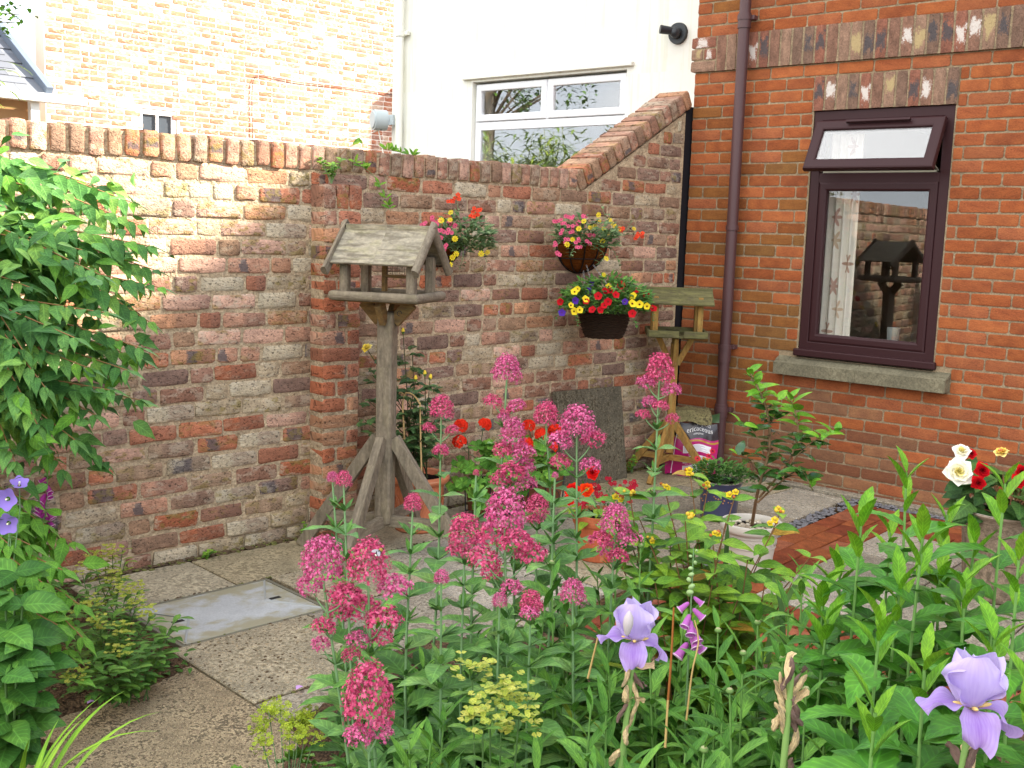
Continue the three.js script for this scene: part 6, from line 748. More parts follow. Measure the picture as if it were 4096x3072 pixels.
// yellow rose in the terracotta pot with its hoop of canes
function roseBloom(R0, tones, seed, P, p, ax, name = 'bloom') { const r = rng(seed), gs = []; for (let k = 0; k < 18; k++) { const f = k / 18, a = k * 2.4, g = leafGeo(R0 * mix(0.5, 1, f), R0 * mix(0.6, 1.15, f), 'heart', { n: 4, fold: 0.35, curl: mix(-0.8, 0.9, f), lift: mix(1.35, 0.25, f) }); g.rotateY(a); gs.push(colored(clean(g), tones[k % tones.length].clone().multiplyScalar(rr(0.9, 1.08, r)))); } return P.axis(name, merge(gs), vcol, p, ax); }
{
  const b = [rosePot[0], 0.26, rosePot[1]], P = new Plant('rose', 'yellow patio rose in the terracotta pot behind the bird table', 'rose', b), r = rng(131), lg = variants(3, (i) => leafGeo(0.046, 0.027, 'ovate', { fold: 0.2, curl: 0.3 + 0.3 * i, n: 5 })), ms = leafMs([[70, 98, 74], [58, 86, 64], [82, 110, 82]], { rough: 0.35, trans: 0.1, extra: { clearcoat: 0.3 } }), yt = [C(238, 216, 96), C(232, 204, 74), C(244, 228, 130)], st = std({ color: C(72, 78, 52), roughness: 0.8 });
  const tips = [[[-0.712,0.97,-5.268], 1], [[-0.554,1.033,-5.429], 2], [[-0.47,0.821,-5.247], 2], [[-0.427,0.844,-5.27], 2], [[-0.402,0.827,-5.268], 2], [[-0.681,0.844,-5.25], 0], [[-0.695,0.731,-5.184], 0], [[-0.508,0.924,-5.463], 0], [[-0.62,0.882,-5.458], 0], [[-0.424,0.7,-5.28], 0], [[-0.369,0.637,-5.221], 0], [[-0.71,0.626,-5.219], 0], [[-0.493,0.682,-5.227], 0], [[-0.542,0.762,-5.339], 0], [[-0.423,0.56,-5.159], 0], [[-0.66,0.58,-5.212], 0], [[-0.514,0.584,-5.213], 0]];
  for (const [t, k] of tips) { const s0 = [b[0] + rr(-0.05, 0.05, r), 0.26, b[2] + rr(-0.05, 0.05, r)], pts = [s0, [mix(s0[0], t[0], 0.4) + rr(-0.03, 0.03, r), mix(0.26, t[1], 0.55), mix(s0[2], t[2], 0.5)], t], cv = onCurve(pts); P.stem(pts, 0.004, 0.002, st); for (let i = 0; i < 9; i++) { const p = cv.getPoint(1 - (i + (k ? 1.2 : 0)) * 0.085), a = i * 2.4 + r(), d = vec(Math.cos(a), 0.2, Math.sin(a)); for (let q = 0; q < 5; q++) { const e = p.clone().addScaledVector(d, 0.02 + 0.016 * Math.ceil(q / 2)), sd = q === 0 ? 0 : (q % 2 ? 1 : -1); P.leaf(pickOf(lg, r), pickOf(ms, r), e, vec(Math.cos(a + sd * 1.2), rr(-0.3, 0.3, r), Math.sin(a + sd * 1.2)), vec(rr(-0.3, 0.3, r), 1, 0.4), rr(0.85, 1.25, r)); } } const T = new V3(...t); if (k === 1) roseBloom(0.034, yt, 5, P, T, vec(-0.2, 0.7, 0.6)); if (k === 2) { P.axis('bud', (() => { const g = lathe([[0, 0], [0.007, 0.006], [0.009, 0.016], [0.005, 0.028], [0, 0.031]], 10); return g; })(), std({ color: C(232, 200, 60), roughness: 0.7 }), T, vec(rr(-0.15, 0.15, r), 1, 0)); P.axis('sepals', lathe([[0, -0.004], [0.006, 0], [0.0085, 0.01], [0.008, 0.013]], 8), std({ color: C(96, 120, 60), side: THREE.DoubleSide }), T, UP); } }
  P.done();
  const cane = std({ color: C(186, 158, 108), roughness: 0.8 }), fr = thing('cane_support', 'hooped willow cane support in the rose pot', 'plant support', b); const rl = (p) => [p[0] - b[0], p[1] - b[1], p[2] - b[2]]; for (const pts of [[[-0.511,0.417,-5.24], [-0.526,0.599,-5.266], [-0.533,0.721,-5.283], [-0.522,0.755,-5.288], [-0.471,0.749,-5.237], [-0.447,0.713,-5.231]], [[-0.426,0.37,-5.183], [-0.437,0.551,-5.208], [-0.445,0.719,-5.232]], [[-0.506,0.632,-5.371], [-0.508,0.694,-5.38], [-0.56,0.742,-5.387], [-0.571,0.704,-5.382]]]) part(fr, 'cane', tube(pts.map(rl), 0.0048, 0.004, 6, 16), cane);
}
// geraniums in the trough
const roundLeaf = (R0, n, ruff) => { const pos = [0, 0, 0], idx = [], uv = [0.5, 0.5], N = n * 3; for (let ring = 1; ring <= 2; ring++) for (let i = 0; i <= N; i++) { const a = 0.25 + (Math.PI * 2 - 0.5) * i / N, q = R0 * ring / 2 * (ring === 2 ? 1 + 0.07 * Math.cos(i * 2.09) : 1), h = (ring === 2 ? 0.16 : 0.05) * R0 + ruff * Math.sin(a * 7) * (ring === 2 ? 1 : 0.3); pos.push(-Math.cos(a) * q, h, Math.sin(a) * q); uv.push(0.5 + 0.5 * Math.cos(a) * ring / 2, 0.5 + 0.5 * Math.sin(a) * ring / 2); } for (let i = 0; i < N; i++) idx.push(0, 2 + i, 1 + i, 1 + i, 2 + i, N + 3 + i, 1 + i, N + 3 + i, N + 2 + i); const g = new THREE.BufferGeometry(); g.setAttribute('position', new THREE.Float32BufferAttribute(pos, 3)); g.setAttribute('uv', new THREE.Float32BufferAttribute(uv, 2)); g.setIndex(idx); g.computeVertexNormals(); return g; };
const gerLeaf = variants(3, (i) => roundLeaf(0.042, 8, 0.003 + 0.002 * i)), gerMs = leafMs([[100, 148, 72], [86, 134, 64], [116, 160, 80]], { rough: 0.7 }), redM = flat(222, 52, 30), red5 = petals(5, 0.02, 0.019, 0.3);
function geranium(label, cx, tops, heads, seed, red) {
  const b = [cx[0], 0.2, cx[1]], P = new Plant('geranium', label, 'geranium', b, 'geraniums in the trough'), r = rng(seed); for (const t of tops) { P.stem([[b[0] + rr(-0.06, 0.06, r), 0.2, b[2] + rr(-0.03, 0.03, r)], t], 0.003, 0.002, stemG, 'stalk', 4); for (let k = 0; k < 7; k++) { const e = new V3(...t).add(vec(rr(-0.07, 0.07, r), rr(-0.06, 0.03, r), rr(-0.05, 0.07, r))); P.leaf(pickOf(gerLeaf, r), pickOf(gerMs, r), e, vec(rr(-1, 1, r), rr(-0.6, 0.2, r), rr(-0.3, 1, r)), vec(rr(-0.5, 0.5, r), 0.8, rr(0.2, 1, r)), rr(0.75, 1.15, r)); } } for (const hd of heads) { const H = new V3(...hd); P.stem([[b[0] + rr(-0.08, 0.08, r), 0.22, b[2]], [mix(b[0], hd[0], 0.6), mix(0.2, hd[1], 0.6), mix(b[2], hd[2], 0.6)], hd], 0.0028, 0.002, stemG, 'flower_stalk', 4); for (let k = 0; k < 17; k++) { const d = vec(rr(-1, 1, r), rr(-0.3, 1, r), rr(-0.4, 1, r)).normalize(); P.leaf(red5, red, H.clone().addScaledVector(d, 0.028), d, vec(r(), r(), r()), rr(0.85, 1.15, r), 'floret'); } }
  P.done();
}
geranium('scarlet geranium in the left half of the trough', [-0.186,-6.182], [[-0.209,0.342,-5.633], [-0.12,0.39,-5.741], [-0.064,0.336,-5.683], [-0.216,0.248,-5.569], [-0.1,0.291,-5.575], [-0.021,0.256,-5.621], [-0.148,0.223,-5.515]], [[-0.261,0.539,-5.611], [-0.14,0.534,-5.711], [-0.263,0.467,-5.55]], 141, redM); geranium('scarlet geranium in the right half of the trough', [0.173,-6.32], [[0.099,0.309,-5.83], [0.196,0.301,-5.88], [0.138,0.395,-5.893], [0.238,0.246,-5.821], [0.074,0.225,-5.768], [0.267,0.293,-5.929]], [[0.1,0.496,-5.908], [0.169,0.46,-5.852], [0.088,0.42,-5.796], [0.247,0.469,-5.954], [0.228,0.384,-5.892]], 142, redM);
// begonias
const begLeaf = variants(3, (i) => leafGeo(0.11, 0.085, 'heart', { fold: 0.12, curl: 0.5 + 0.3 * i, n: 12, serr: 0.06, wave: 0.08 }));
function doubleFlower(P, p, R0, tones, ax, seed) { const r = rng(seed), gs = []; for (let k = 0; k < 26; k++) { const f = k / 26, a = k * 2.4, g = leafGeo(R0 * mix(0.35, 1, f), R0 * mix(0.6, 1.35, f), 'heart', { n: 4, fold: 0.2, curl: mix(-0.6, 0.8, f), lift: mix(1.3, 0.15, f), wave: 0.25, seed: k }); g.rotateY(a); g.translate(0, R0 * 0.22 * (1 - f), 0); gs.push(colored(clean(g), tones[Math.min(tones.length - 1, Math.floor((1 - f) * tones.length))].clone().multiplyScalar(rr(0.93, 1.05, r)))); } P.axis('flower', merge(gs), vcol, p, ax); }
{
  const b = [bigPot[0], 0.38, bigPot[1]], P = new Plant('begonia', 'tuberous begonias, white and red and yellow, in the big stone pot', 'begonia', b), r = rng(151), ms = leafMs([[64, 96, 60], [52, 84, 50], [76, 108, 66]], { rough: 0.5, trans: 0.12 }), W = [C(246, 242, 226), C(244, 238, 206), C(238, 226, 150)], Rd = [C(196, 22, 30), C(176, 14, 24), C(150, 10, 20)], Y = [C(240, 214, 130), C(238, 204, 96), C(236, 170, 110)];
  for (let i = 0; i < 74; i++) { const a = r() * 6.28, q = 0.2 * Math.sqrt(r()), p = vec(b[0] + Math.cos(a) * q, 0.4 + rr(0.0, 0.19, r), b[2] + Math.sin(a) * q); P.leaf(pickOf(begLeaf, r), pickOf(ms, r), p, vec(Math.cos(a) + rr(-0.4, 0.4, r), rr(-0.5, 0.3, r), Math.sin(a) + 0.3), vec(rr(-0.3, 0.3, r), 1, 0.5), rr(0.9, 1.3, r)); if (i % 3 === 0) P.stem([[b[0], 0.37, b[2]], p], 0.005, 0.003, stemR, 'stalk', 5); }
  doubleFlower(P, new V3(...[1.909,0.608,-4.53]), 0.074, W, vec(-0.35, 0.35, 1), 1); doubleFlower(P, new V3(...[1.95,0.675,-4.62]), 0.05, W, vec(-0.2, 0.9, 0.6), 2); doubleFlower(P, new V3(...[1.99,0.67,-4.619]), 0.032, Rd, vec(0, 0.7, 0.7), 3); doubleFlower(P, new V3(...[1.987,0.629,-4.492]), 0.042, Rd, vec(0, 0.2, 1), 4); doubleFlower(P, new V3(...[1.966,0.581,-4.465]), 0.038, Rd, vec(-0.2, 0, 1), 5); doubleFlower(P, new V3(...[2.146,0.667,-4.669]), 0.042, Y, vec(-0.3, 0.8, 0.2), 6); doubleFlower(P, new V3(...[2.16,0.625,-4.512]), 0.034, Rd, vec(0.2, 0.2, 1), 7); doubleFlower(P, new V3(...[2.127,0.594,-4.457]), 0.04, Rd, vec(0, 0.1, 1), 8); P.done();
}
{
  const b = [begPot[0], 0.2, begPot[1]], P = new Plant('begonia', 'scarlet begonias and trailing red flowers in the orange pot', 'begonia', b), r = rng(161), lime = leafMs([[142, 168, 64], [128, 156, 60], [112, 148, 64]], { rough: 0.6 }), dk = leafMs([[72, 112, 74], [84, 124, 84]], { rough: 0.6 }), Rd = [C(214, 30, 22), C(196, 18, 18), C(170, 12, 14)], Or = [C(226, 62, 20), C(214, 44, 16), C(236, 150, 40)], lg = variants(3, (i) => leafGeo(0.055, 0.04, 'heart', { fold: 0.15, curl: 0.5 + 0.3 * i, n: 6 })), sm = variants(2, (i) => leafGeo(0.024, 0.012, 'ovate', { n: 4, curl: 0.4 * i })), dr = flat(160, 30, 48), fl = petals(5, 0.01, 0.009, 0.3);
  for (let i = 0; i < 36; i++) { const a = r() * 6.28, q = rr(0.05, 0.16, r); P.leaf(pickOf(lg, r), pickOf(lime, r), vec(b[0] + Math.cos(a) * q, 0.2 + rr(0, 0.06, r), b[2] + Math.sin(a) * q), vec(Math.cos(a), rr(-0.4, 0.4, r), Math.sin(a)), UP, rr(0.8, 1.3, r)); } for (let i = 0; i < 150; i++) { const p = vec(b[0] + rr(-0.13, 0.15, r), 0.23 + rr(0, 0.11, r), b[2] + rr(-0.12, 0.1, r)); P.leaf(pickOf(sm, r), pickOf(dk, r), p, vec(rr(-1, 1, r), rr(-0.2, 1, r), rr(-1, 1, r)), UP, rr(0.8, 1.3, r)); if (i % 10 === 0) P.stem([[b[0], 0.2, b[2]], p], 0.002, 0.0015, stemG, 'stalk', 4); }
  doubleFlower(P, new V3(...[0.389,0.45,-4.992]), 0.042, Rd, vec(0, 0.5, 1), 21); doubleFlower(P, new V3(...[0.299,0.371,-4.93]), 0.05, Rd, vec(-0.3, 0.5, 0.9), 22); doubleFlower(P, new V3(...[0.357,0.392,-4.883]), 0.042, Or, vec(0.1, 0.5, 0.9), 23); doubleFlower(P, new V3(...[0.278,0.346,-4.876]), 0.032, Rd, vec(-0.2, 0.2, 1), 24); for (const c of [[0.568,0.4,-4.985], [0.532,0.375,-4.961], [0.581,0.389,-4.933], [0.541,0.359,-4.929], [0.427,0.362,-4.878], [0.479,0.403,-5.036], [0.341,0.33,-4.854], [0.401,0.395,-4.934]]) for (let k = 0; k < 9; k++) P.leaf(fl, dr, new V3(...c).add(vec(rr(-0.025, 0.025, r), rr(-0.025, 0.025, r), rr(-0.02, 0.02, r))), vec(rr(-0.6, 0.6, r), 0.5, 1), vec(r(), 1, 0), rr(0.8, 1.2, r), 'floret'); P.done();
}
{
  const b = [bluePot[0], 0.2, bluePot[1]], P = new Plant('marguerite', 'ferny marguerite with few red flowers in the blue pot', 'marguerite', b), r = rng(171), ms = leafMs([[84, 128, 76], [70, 114, 66], [100, 142, 84]], { rough: 0.6 }), lg = variants(3, (i) => leafGeo(0.04, 0.017, 'obovate', { n: 5, serr: 0.3, curl: 0.3 + 0.3 * i })), rd = flat(190, 44, 60), dz = petals(12, 0.015, 0.006, 0.2, 0.2), cm = std({ color: C(120, 40, 40) }); for (let i = 0; i < 520; i++) { const a = r() * 6.28, q = Math.sqrt(r()) * 0.17, h = 0.13 * Math.sqrt(Math.max(0, 1 - (q / 0.18) ** 2)), p = vec(b[0] + Math.cos(a) * q, 0.2 + h * rr(0.25, 1, r), b[2] + Math.sin(a) * q * 0.85); P.leaf(pickOf(lg, r), pickOf(ms, r), p, vec(Math.cos(a) + rr(-0.7, 0.7, r), rr(0.1, 1.2, r), Math.sin(a) + rr(-0.7, 0.7, r)), UP, rr(0.8, 1.35, r)); if (i % 22 === 0) P.stem([[b[0], 0.2, b[2]], p], 0.0022, 0.0014, stemD, 'stalk', 4); } for (const c of [[1.052,0.461,-5.549], [0.967,0.43,-5.494], [1.025,0.445,-5.496]]) { P.add('flower', dz, rd, new V3(...c), vec(0, 0.6, 0.8)); P.add('flower_eye', ball(0.005), cm, new V3(...c).add(vec(0, 0.004, 0.004))); } P.done();
}
// baskets
const smLeaf = variants(3, (i) => leafGeo(0.036, 0.018, 'ovate', { n: 4, fold: 0.2, curl: 0.3 + 0.3 * i })), bkMs = leafMs([[92, 136, 74], [78, 122, 66], [104, 146, 82], [70, 108, 66]], { rough: 0.6 }), silverMs = leafMs([[112, 134, 108], [92, 118, 92], [78, 108, 78]], { rough: 0.6 });
const pinkF = flat(214, 92, 124), yelF = flat(232, 206, 48), redF = flat(186, 24, 34), purF = flat(84, 48, 152), orgF = flat(224, 72, 44), eyeM = std({ color: C(90, 30, 24) }), eyeY = std({ color: C(214, 170, 40) }), trumpet = petals(5, 0.02, 0.021, 0.35, 0.1), tiny = petals(5, 0.012, 0.011, 0.3), dzy = petals(9, 0.014, 0.006, 0.15, 0.2);
function basketPlant(label, c, sp, n, leaves, flowers, seed, trails = []) {
  const P = new Plant('basket_plants', label, 'basket plants', c), r = rng(seed); for (let i = 0; i < n; i++) { const a = r() * 6.28, q = Math.sqrt(r()), e = vec(c[0] + Math.cos(a) * q * sp[0], c[1] + rr(-0.3, 1, r) * sp[1] * Math.sqrt(1.05 - q * q * 0.9), c[2] + Math.sin(a) * q * sp[2]); P.leaf(pickOf(smLeaf, r), pickOf(leaves, r), e, vec(Math.cos(a) + rr(-0.8, 0.8, r), rr(-0.2, 1.1, r), Math.sin(a) + rr(-0.8, 0.8, r)), vec(rr(-0.3, 0.3, r), 1, 0.4), rr(0.8, 1.4, r)); if (i % 20 === 0) P.stem([c, e], 0.0018, 0.001, stemD, 'stalk', 4); }
  for (const t of trails) { const pts = [c, ...t]; P.stem(pts, 0.0018, 0.001, stemG, 'trailing_stem', 4); const cv = onCurve(pts); for (let i = 0; i < 16; i++) { const p = cv.getPoint(i / 15), a = i * 2.2; P.leaf(pickOf(smLeaf, r), pickOf(leaves, r), p, vec(Math.cos(a), rr(-0.3, 0.5, r), Math.sin(a)), UP, rr(0.8, 1.2, r)); } }
  for (const [kind, p, s = 1] of flowers) { const F = { pink: [tiny, pinkF, eyeM, 0.002], yellow: [dzy, yelF, eyeY, 0.004], red: [trumpet, redF, eyeM, 0.0035], gold: [trumpet, yelF, eyeM, 0.005], purple: [trumpet, purF, eyeM, 0.003], orange: [tiny, orgF, eyeM, 0.002] }[kind], q = new V3(...p), k = kind === 'pink' || kind === 'orange' ? 3 : 1; for (let j = 0; j < k; j++) { const e = k > 1 ? q.clone().add(vec(rr(-0.016, 0.016, r), rr(-0.014, 0.014, r), rr(-0.01, 0.014, r))) : q, d = vec(rr(-0.6, 0.5, r), rr(0.1, 0.7, r), 1); P.add('flower', F[0], F[1], e, d, UP, s * rr(0.9, 1.15, r)); P.add('flower_eye', ball(F[3] * s, 0, 0, 0, 6, 5), F[2], e.clone().addScaledVector(d.normalize(), 0.003)); } }
  return P.done(200);
}
basketPlant('pink, yellow and red flowers in the basket behind the bird table roof', [-0.283,1.486,-5.745], [0.16, 0.16, 0.13], 560, silverMs, [['orange', [-0.32,1.724,-5.779]], ['orange', [-0.355,1.691,-5.775]], ['orange', [-0.221,1.662,-5.72]], ['orange', [-0.247,1.635,-5.716]], ['orange', [-0.202,1.65,-5.718]], ['orange', [-0.214,1.624,-5.715]], ['pink', [-0.443,1.603,-5.661]], ['pink', [-0.41,1.591,-5.659]], ['pink', [-0.358,1.58,-5.658]], ['pink', [-0.326,1.575,-5.657]], ['pink', [-0.418,1.553,-5.604]], ['pink', [-0.391,1.516,-5.598]], ['pink', [-0.487,1.576,-5.657]], ['pink', [-0.38,1.548,-5.603]], ['pink', [-0.367,1.467,-5.541]], ['pink', [-0.341,1.543,-5.602]], ['yellow', [-0.347,1.645,-5.718]], ['yellow', [-0.388,1.602,-5.61]], ['yellow', [-0.312,1.512,-5.547]], ['yellow', [-0.321,1.418,-5.534]], ['yellow', [-0.303,1.437,-5.537]], ['yellow', [-0.18,1.439,-5.638]], ['yellow', [-0.343,1.606,-5.611]], ['yellow', [-0.149,1.445,-5.689]], ['yellow', [-0.333,1.38,-5.528]]], 181, [[[-0.299,1.582,-5.759], [-0.322,1.724,-5.779]], [[-0.245,1.558,-5.736], [-0.215,1.649,-5.718]], [[-0.177,1.509,-5.698], [-0.14,1.549,-5.704]], [[-0.273,1.406,-5.583], [-0.29,1.355,-5.575]], [[-0.189,1.457,-5.691], [-0.148,1.394,-5.682]], [[-0.312,1.442,-5.588], [-0.336,1.366,-5.577]]]);
basketPlant('pink, yellow and red flowers in the wall basket near the corner', [0.396,1.514,-6.356], [0.19, 0.14, 0.11], 460, silverMs, [...[[2240, 885], [2262, 900], [2285, 880], [2300, 905], [2270, 870], [2320, 890], [2250, 930], [2290, 935], [2330, 880], [2360, 940], [2370, 930], [2265, 960], [2310, 960], [2350, 970], [2222, 980], [2240, 1010], [2315, 990], [2355, 985], [2225, 895], [2305, 870]].map(() => null).filter(Boolean), ['pink', [0.243,1.623,-6.27]], ['pink', [0.275,1.603,-6.267]], ['pink', [0.307,1.639,-6.272]], ['pink', [0.33,1.597,-6.266]], ['pink', [0.286,1.648,-6.294]], ['pink', [0.363,1.623,-6.321]], ['pink', [0.26,1.56,-6.261]], ['pink', [0.317,1.555,-6.26]], ['pink', [0.392,1.643,-6.374]], ['pink', [0.427,1.551,-6.31]], ['pink', [0.28,1.519,-6.205]], ['pink', [0.347,1.514,-6.204]], ['pink', [0.22,1.489,-6.2]], ['pink', [0.246,1.441,-6.163]], ['pink', [0.404,1.501,-6.253]], ['pink', [0.357,1.479,-6.199]], ['pink', [0.223,1.608,-6.268]], ['yellow', [0.379,1.627,-6.271]], ['yellow', [0.349,1.584,-6.214]], ['yellow', [0.416,1.593,-6.266]], ['yellow', [0.313,1.523,-6.155]], ['yellow', [0.283,1.494,-6.151]], ['yellow', [0.472,1.631,-6.372]], ['yellow', [0.502,1.589,-6.366]], ['yellow', [0.525,1.561,-6.362]], ['yellow', [0.556,1.62,-6.421]], ['yellow', [0.571,1.606,-6.419]], ['yellow', [0.493,1.517,-6.306]], ['yellow', [0.474,1.668,-6.428]], ['yellow', [0.514,1.42,-6.241]], ['yellow', [0.499,1.332,-6.178]], ['yellow', [0.603,1.592,-6.468]], ['yellow', [0.687,1.595,-6.468]], ['yellow', [0.541,1.641,-6.424]], ['yellow', [0.447,1.601,-6.318]], ['orange', [0.724,1.574,-6.465]], ['orange', [0.71,1.545,-6.461]], ['orange', [0.736,1.56,-6.463]], ['orange', [0.613,1.585,-6.467]]], 182, [[[0.513,1.611,-6.42], [0.498,1.72,-6.486]], [[0.543,1.569,-6.414], [0.537,1.677,-6.48]], [[0.622,1.556,-6.463], [0.726,1.574,-6.485]], [[0.636,1.571,-6.465], [0.672,1.638,-6.494]], [[0.51,1.44,-6.294], [0.458,1.383,-6.236]], [[0.261,1.518,-6.255], [0.211,1.46,-6.196]], [[0.557,1.469,-6.349], [0.603,1.377,-6.336]], [[0.317,1.464,-6.197], [0.303,1.422,-6.161]]]);
basketPlant('trailing red, gold and purple petunias in the wicker hanging basket', [0.529,1.151,-6.284], [0.25, 0.17, 0.22], 1500, bkMs, [...[], ['purple', [0.44,1.271,-6.321]], ['purple', [0.413,1.24,-6.216]], ['purple', [0.335,1.187,-6.056]], ['purple', [0.613,1.19,-6.057]], ['purple', [0.264,1.117,-6.047]], ['gold', [0.533,1.262,-6.219]], ['gold', [0.35,1.248,-6.116]], ['gold', [0.333,1.233,-6.093]], ['gold', [0.391,1.197,-6.028]], ['gold', [0.311,1.162,-6.023]], ['gold', [0.328,1.132,-5.998]], ['gold', [0.359,1.14,-5.999]], ['gold', [0.664,1.219,-6.112]], ['gold', [0.653,1.18,-6.056], 1.2], ['gold', [0.695,1.178,-6.055], 1.1], ['gold', [0.743,1.166,-6.104]], ['red', [0.258,1.174,-6.105]], ['red', [0.396,1.185,-6.026]], ['red', [0.461,1.217,-6.031], 1.1], ['red', [0.513,1.191,-5.986], 1.2], ['red', [0.494,1.17,-5.983]], ['red', [0.558,1.227,-6.032], 1.1], ['red', [0.604,1.272,-6.22], 1.2], ['red', [0.429,1.144,-5.98], 1.1], ['red', [0.652,1.129,-5.998], 1.2], ['red', [0.686,1.231,-6.164]], ['red', [0.748,1.225,-6.213]], ['red', [0.79,1.146,-6.202]], ['red', [0.533,1.243,-6.115]], ['red', [0.47,1.145,-5.98]], ['red', [0.509,1.239,-6.165]]], 183, [[[0.255,1.143,-6.101], [0.235,1.089,-6.073]], [[0.772,1.153,-6.203], [0.792,1.083,-6.193]], [[0.337,1.122,-6.047], [0.354,1.054,-6.037]], [[0.649,1.114,-6.097], [0.686,1.06,-6.089]]]);

// ---------- shrubs and flowers on the left ----------
{
  const P = new Plant('beauty_bush', 'arching leafy green shrub hanging in at the left edge', 'shrub', [-2.35, 0.01, -3.35]), r = rng(201), lg = variants(5, (i) => leafGeo(0.1, 0.041, 'drip', { fold: 0.2, curl: 0.3 + 0.2 * i, n: 8, serr: 0.03, wave: 0.06, seed: i })), ms = leafMs([[94, 144, 92], [82, 130, 82], [108, 156, 102], [70, 114, 72], [122, 164, 96]], { rough: 0.6, trans: 0.35 }), lt = leafMs([[116, 168, 78], [104, 156, 72]], { rough: 0.55, trans: 0.35 }), tw = std({ color: C(150, 112, 74), roughness: 0.85 });
  const tips = [[[-1.346,1.619,-3.845], 0], [[-1.436,1.654,-3.951], 0], [[-1.283,1.543,-3.733], 0], [[-1.229,1.474,-3.673], 0], [[-1.175,1.341,-3.604], 0], [[-1.227,1.393,-3.712], 0], [[-1.204,1.226,-3.587], 0], [[-1.2,1.154,-3.476], 0], [[-1.221,1.088,-3.416], 0], [[-1.242,1.095,-3.619], 0], [[-1.256,1.032,-3.358], 0], [[-1.3,0.953,-3.346], 0], [[-1.212,0.979,-3.502], 0], [[-1.34,0.884,-3.286], 0], [[-1.416,0.768,-3.371], 0], [[-1.338,0.762,-3.521], 0], [[-1.396,1.459,-3.519], 0], [[-1.298,1.387,-3.408], 0], [[-1.26,1.275,-3.342], 0], [[-1.31,1.207,-3.231], 0], [[-1.522,1.569,-3.737], 0], [[-1.679,1.652,-3.85], 0], [[-1.289,1.113,-3.268], 0], [[-1.373,1.065,-3.16], 0], [[-1.471,1.348,-3.302], 0], [[-1.457,1.459,-3.418], 0], [[-1.443,1.172,-3.176], 0], [[-1.615,1.532,-3.53], 0], [[-1.392,0.955,-3.145], 0], [[-1.477,0.832,-3.178], 0], [[-1.459,0.939,-3.445], 0], [[-1.41,1.453,-3.822], 0], [[-1.36,1.285,-3.747], 0], [[-1.47,1.284,-3.697], 0], [[-1.6,1.234,-3.74], 0], [[-1.653,0.899,-3.642], 0], [[-1.526,0.973,-3.753], 0], [[-1.571,1.31,-3.953], 0], [[-1.667,1.487,-3.978], 0], [[-1.721,1.041,-3.864], 0],
    [[-1.269,0.417,-3.119], 1], [[-1.304,0.535,-3.085], 1], [[-1.377,0.541,-3.338], 1], [[-1.341,0.513,-3.031], 1], [[-1.402,0.605,-3.095], 1], [[-1.239,0.34,-3.057], 1], [[-1.493,0.633,-3.2], 1], [[-1.293,0.393,-3.014], 1], [[-1.445,0.608,-3.297], 1], [[-1.443,0.516,-3.082], 1], [[-1.503,0.72,-3.162], 1], [[-1.48,0.696,-3.259], 1], [[-1.438,0.618,-3.046], 1], [[-1.422,0.53,-3.185], 1], [[-1.338,0.446,-3.072], 1], [[-1.367,0.465,-2.974], 1], [[-1.38,0.387,-3.064], 1], [[-1.282,0.302,-3.052], 1], [[-1.409,0.443,-2.971], 1], [[-1.461,0.501,-3.383], 1], [[-1.538,0.607,-3.348], 1], [[-1.579,0.874,-3.335], 0], [[-1.544,0.817,-3.428], 0], [[-1.505,0.971,-3.248], 0], [[-1.545,1.27,-3.291], 0], [[-1.589,1.416,-3.412], 0], [[-1.468,1.143,-3.424], 0], [[-1.388,1.135,-3.675], 0], [[-1.334,1.036,-3.661], 0]];
  for (const [t, light] of tips) {
    const s0 = light ? [P.b.x + rr(0.0, 0.3, r), rr(0.3, 0.8, r), P.b.z + rr(-0.1, 0.3, r)] : [P.b.x + rr(-0.1, 0.2, r), rr(0.7, 1.6, r), P.b.z + rr(-0.3, 0.3, r)], top = [mix(s0[0], t[0], 0.5), Math.max(s0[1], t[1]) + rr(0.04, 0.16, r) + (light ? 0.05 : 0), mix(s0[2], t[2], 0.5)], pts = [[P.b.x, 0.05, P.b.z], s0, top, t], cv = onCurve(pts); P.stem(pts, 0.007, 0.0018, tw, 'branch', 5); const L = cv.getLength(), n = Math.round(L * 0.66 / 0.036); let a = r() * 3;
    for (let i = 0; i < n; i++) { const u = 1 - (i + 0.1) * 0.036 / L, p = cv.getPointAt(clamp(u)), tan = cv.getTangentAt(clamp(u)); for (const s of [-1, 1]) { const side = vec(-tan.z, 0, tan.x).normalize().multiplyScalar(s * rr(0.5, 1, r)), d = tan.clone().multiplyScalar(rr(0.2, 0.6, r)).add(side).add(vec(0, rr(-1.0, 0.05, r), 0)); P.leaf(pickOf(lg, r), light || r() < 0.08 ? pickOf(lt, r) : pickOf(ms, r), p, d, vec(side.x * 0.4 + 0.2, 0.8, side.z * 0.4 + 0.5), mix(0.6, 1, clamp(i / 3)) * rr(0.8, 1.15, r)); } }
    for (let q = 0; q < (light ? 6 : 18); q++) { const a = r() * 6.28; P.leaf(pickOf(lg, r), r() < 0.15 || light ? pickOf(lt, r) : pickOf(ms, r), cv.getPoint(rr(0.7, 1, r)).add(vec(rr(-0.09, 0.05, r), rr(-0.09, 0.09, r), rr(-0.09, 0.09, r))), vec(Math.cos(a), rr(-0.9, 0.4, r), Math.sin(a)), vec(rr(-0.5, 0.8, r), 0.8, rr(0, 0.9, r)), rr(0.6, 1.15, r)); }
    P.leaf(lg[0], light ? lt[0] : ms[2], new V3(...t), cv.getTangentAt(1).add(vec(0, -0.2, 0)), UP, 0.75);
  }
  P.done(300);
}
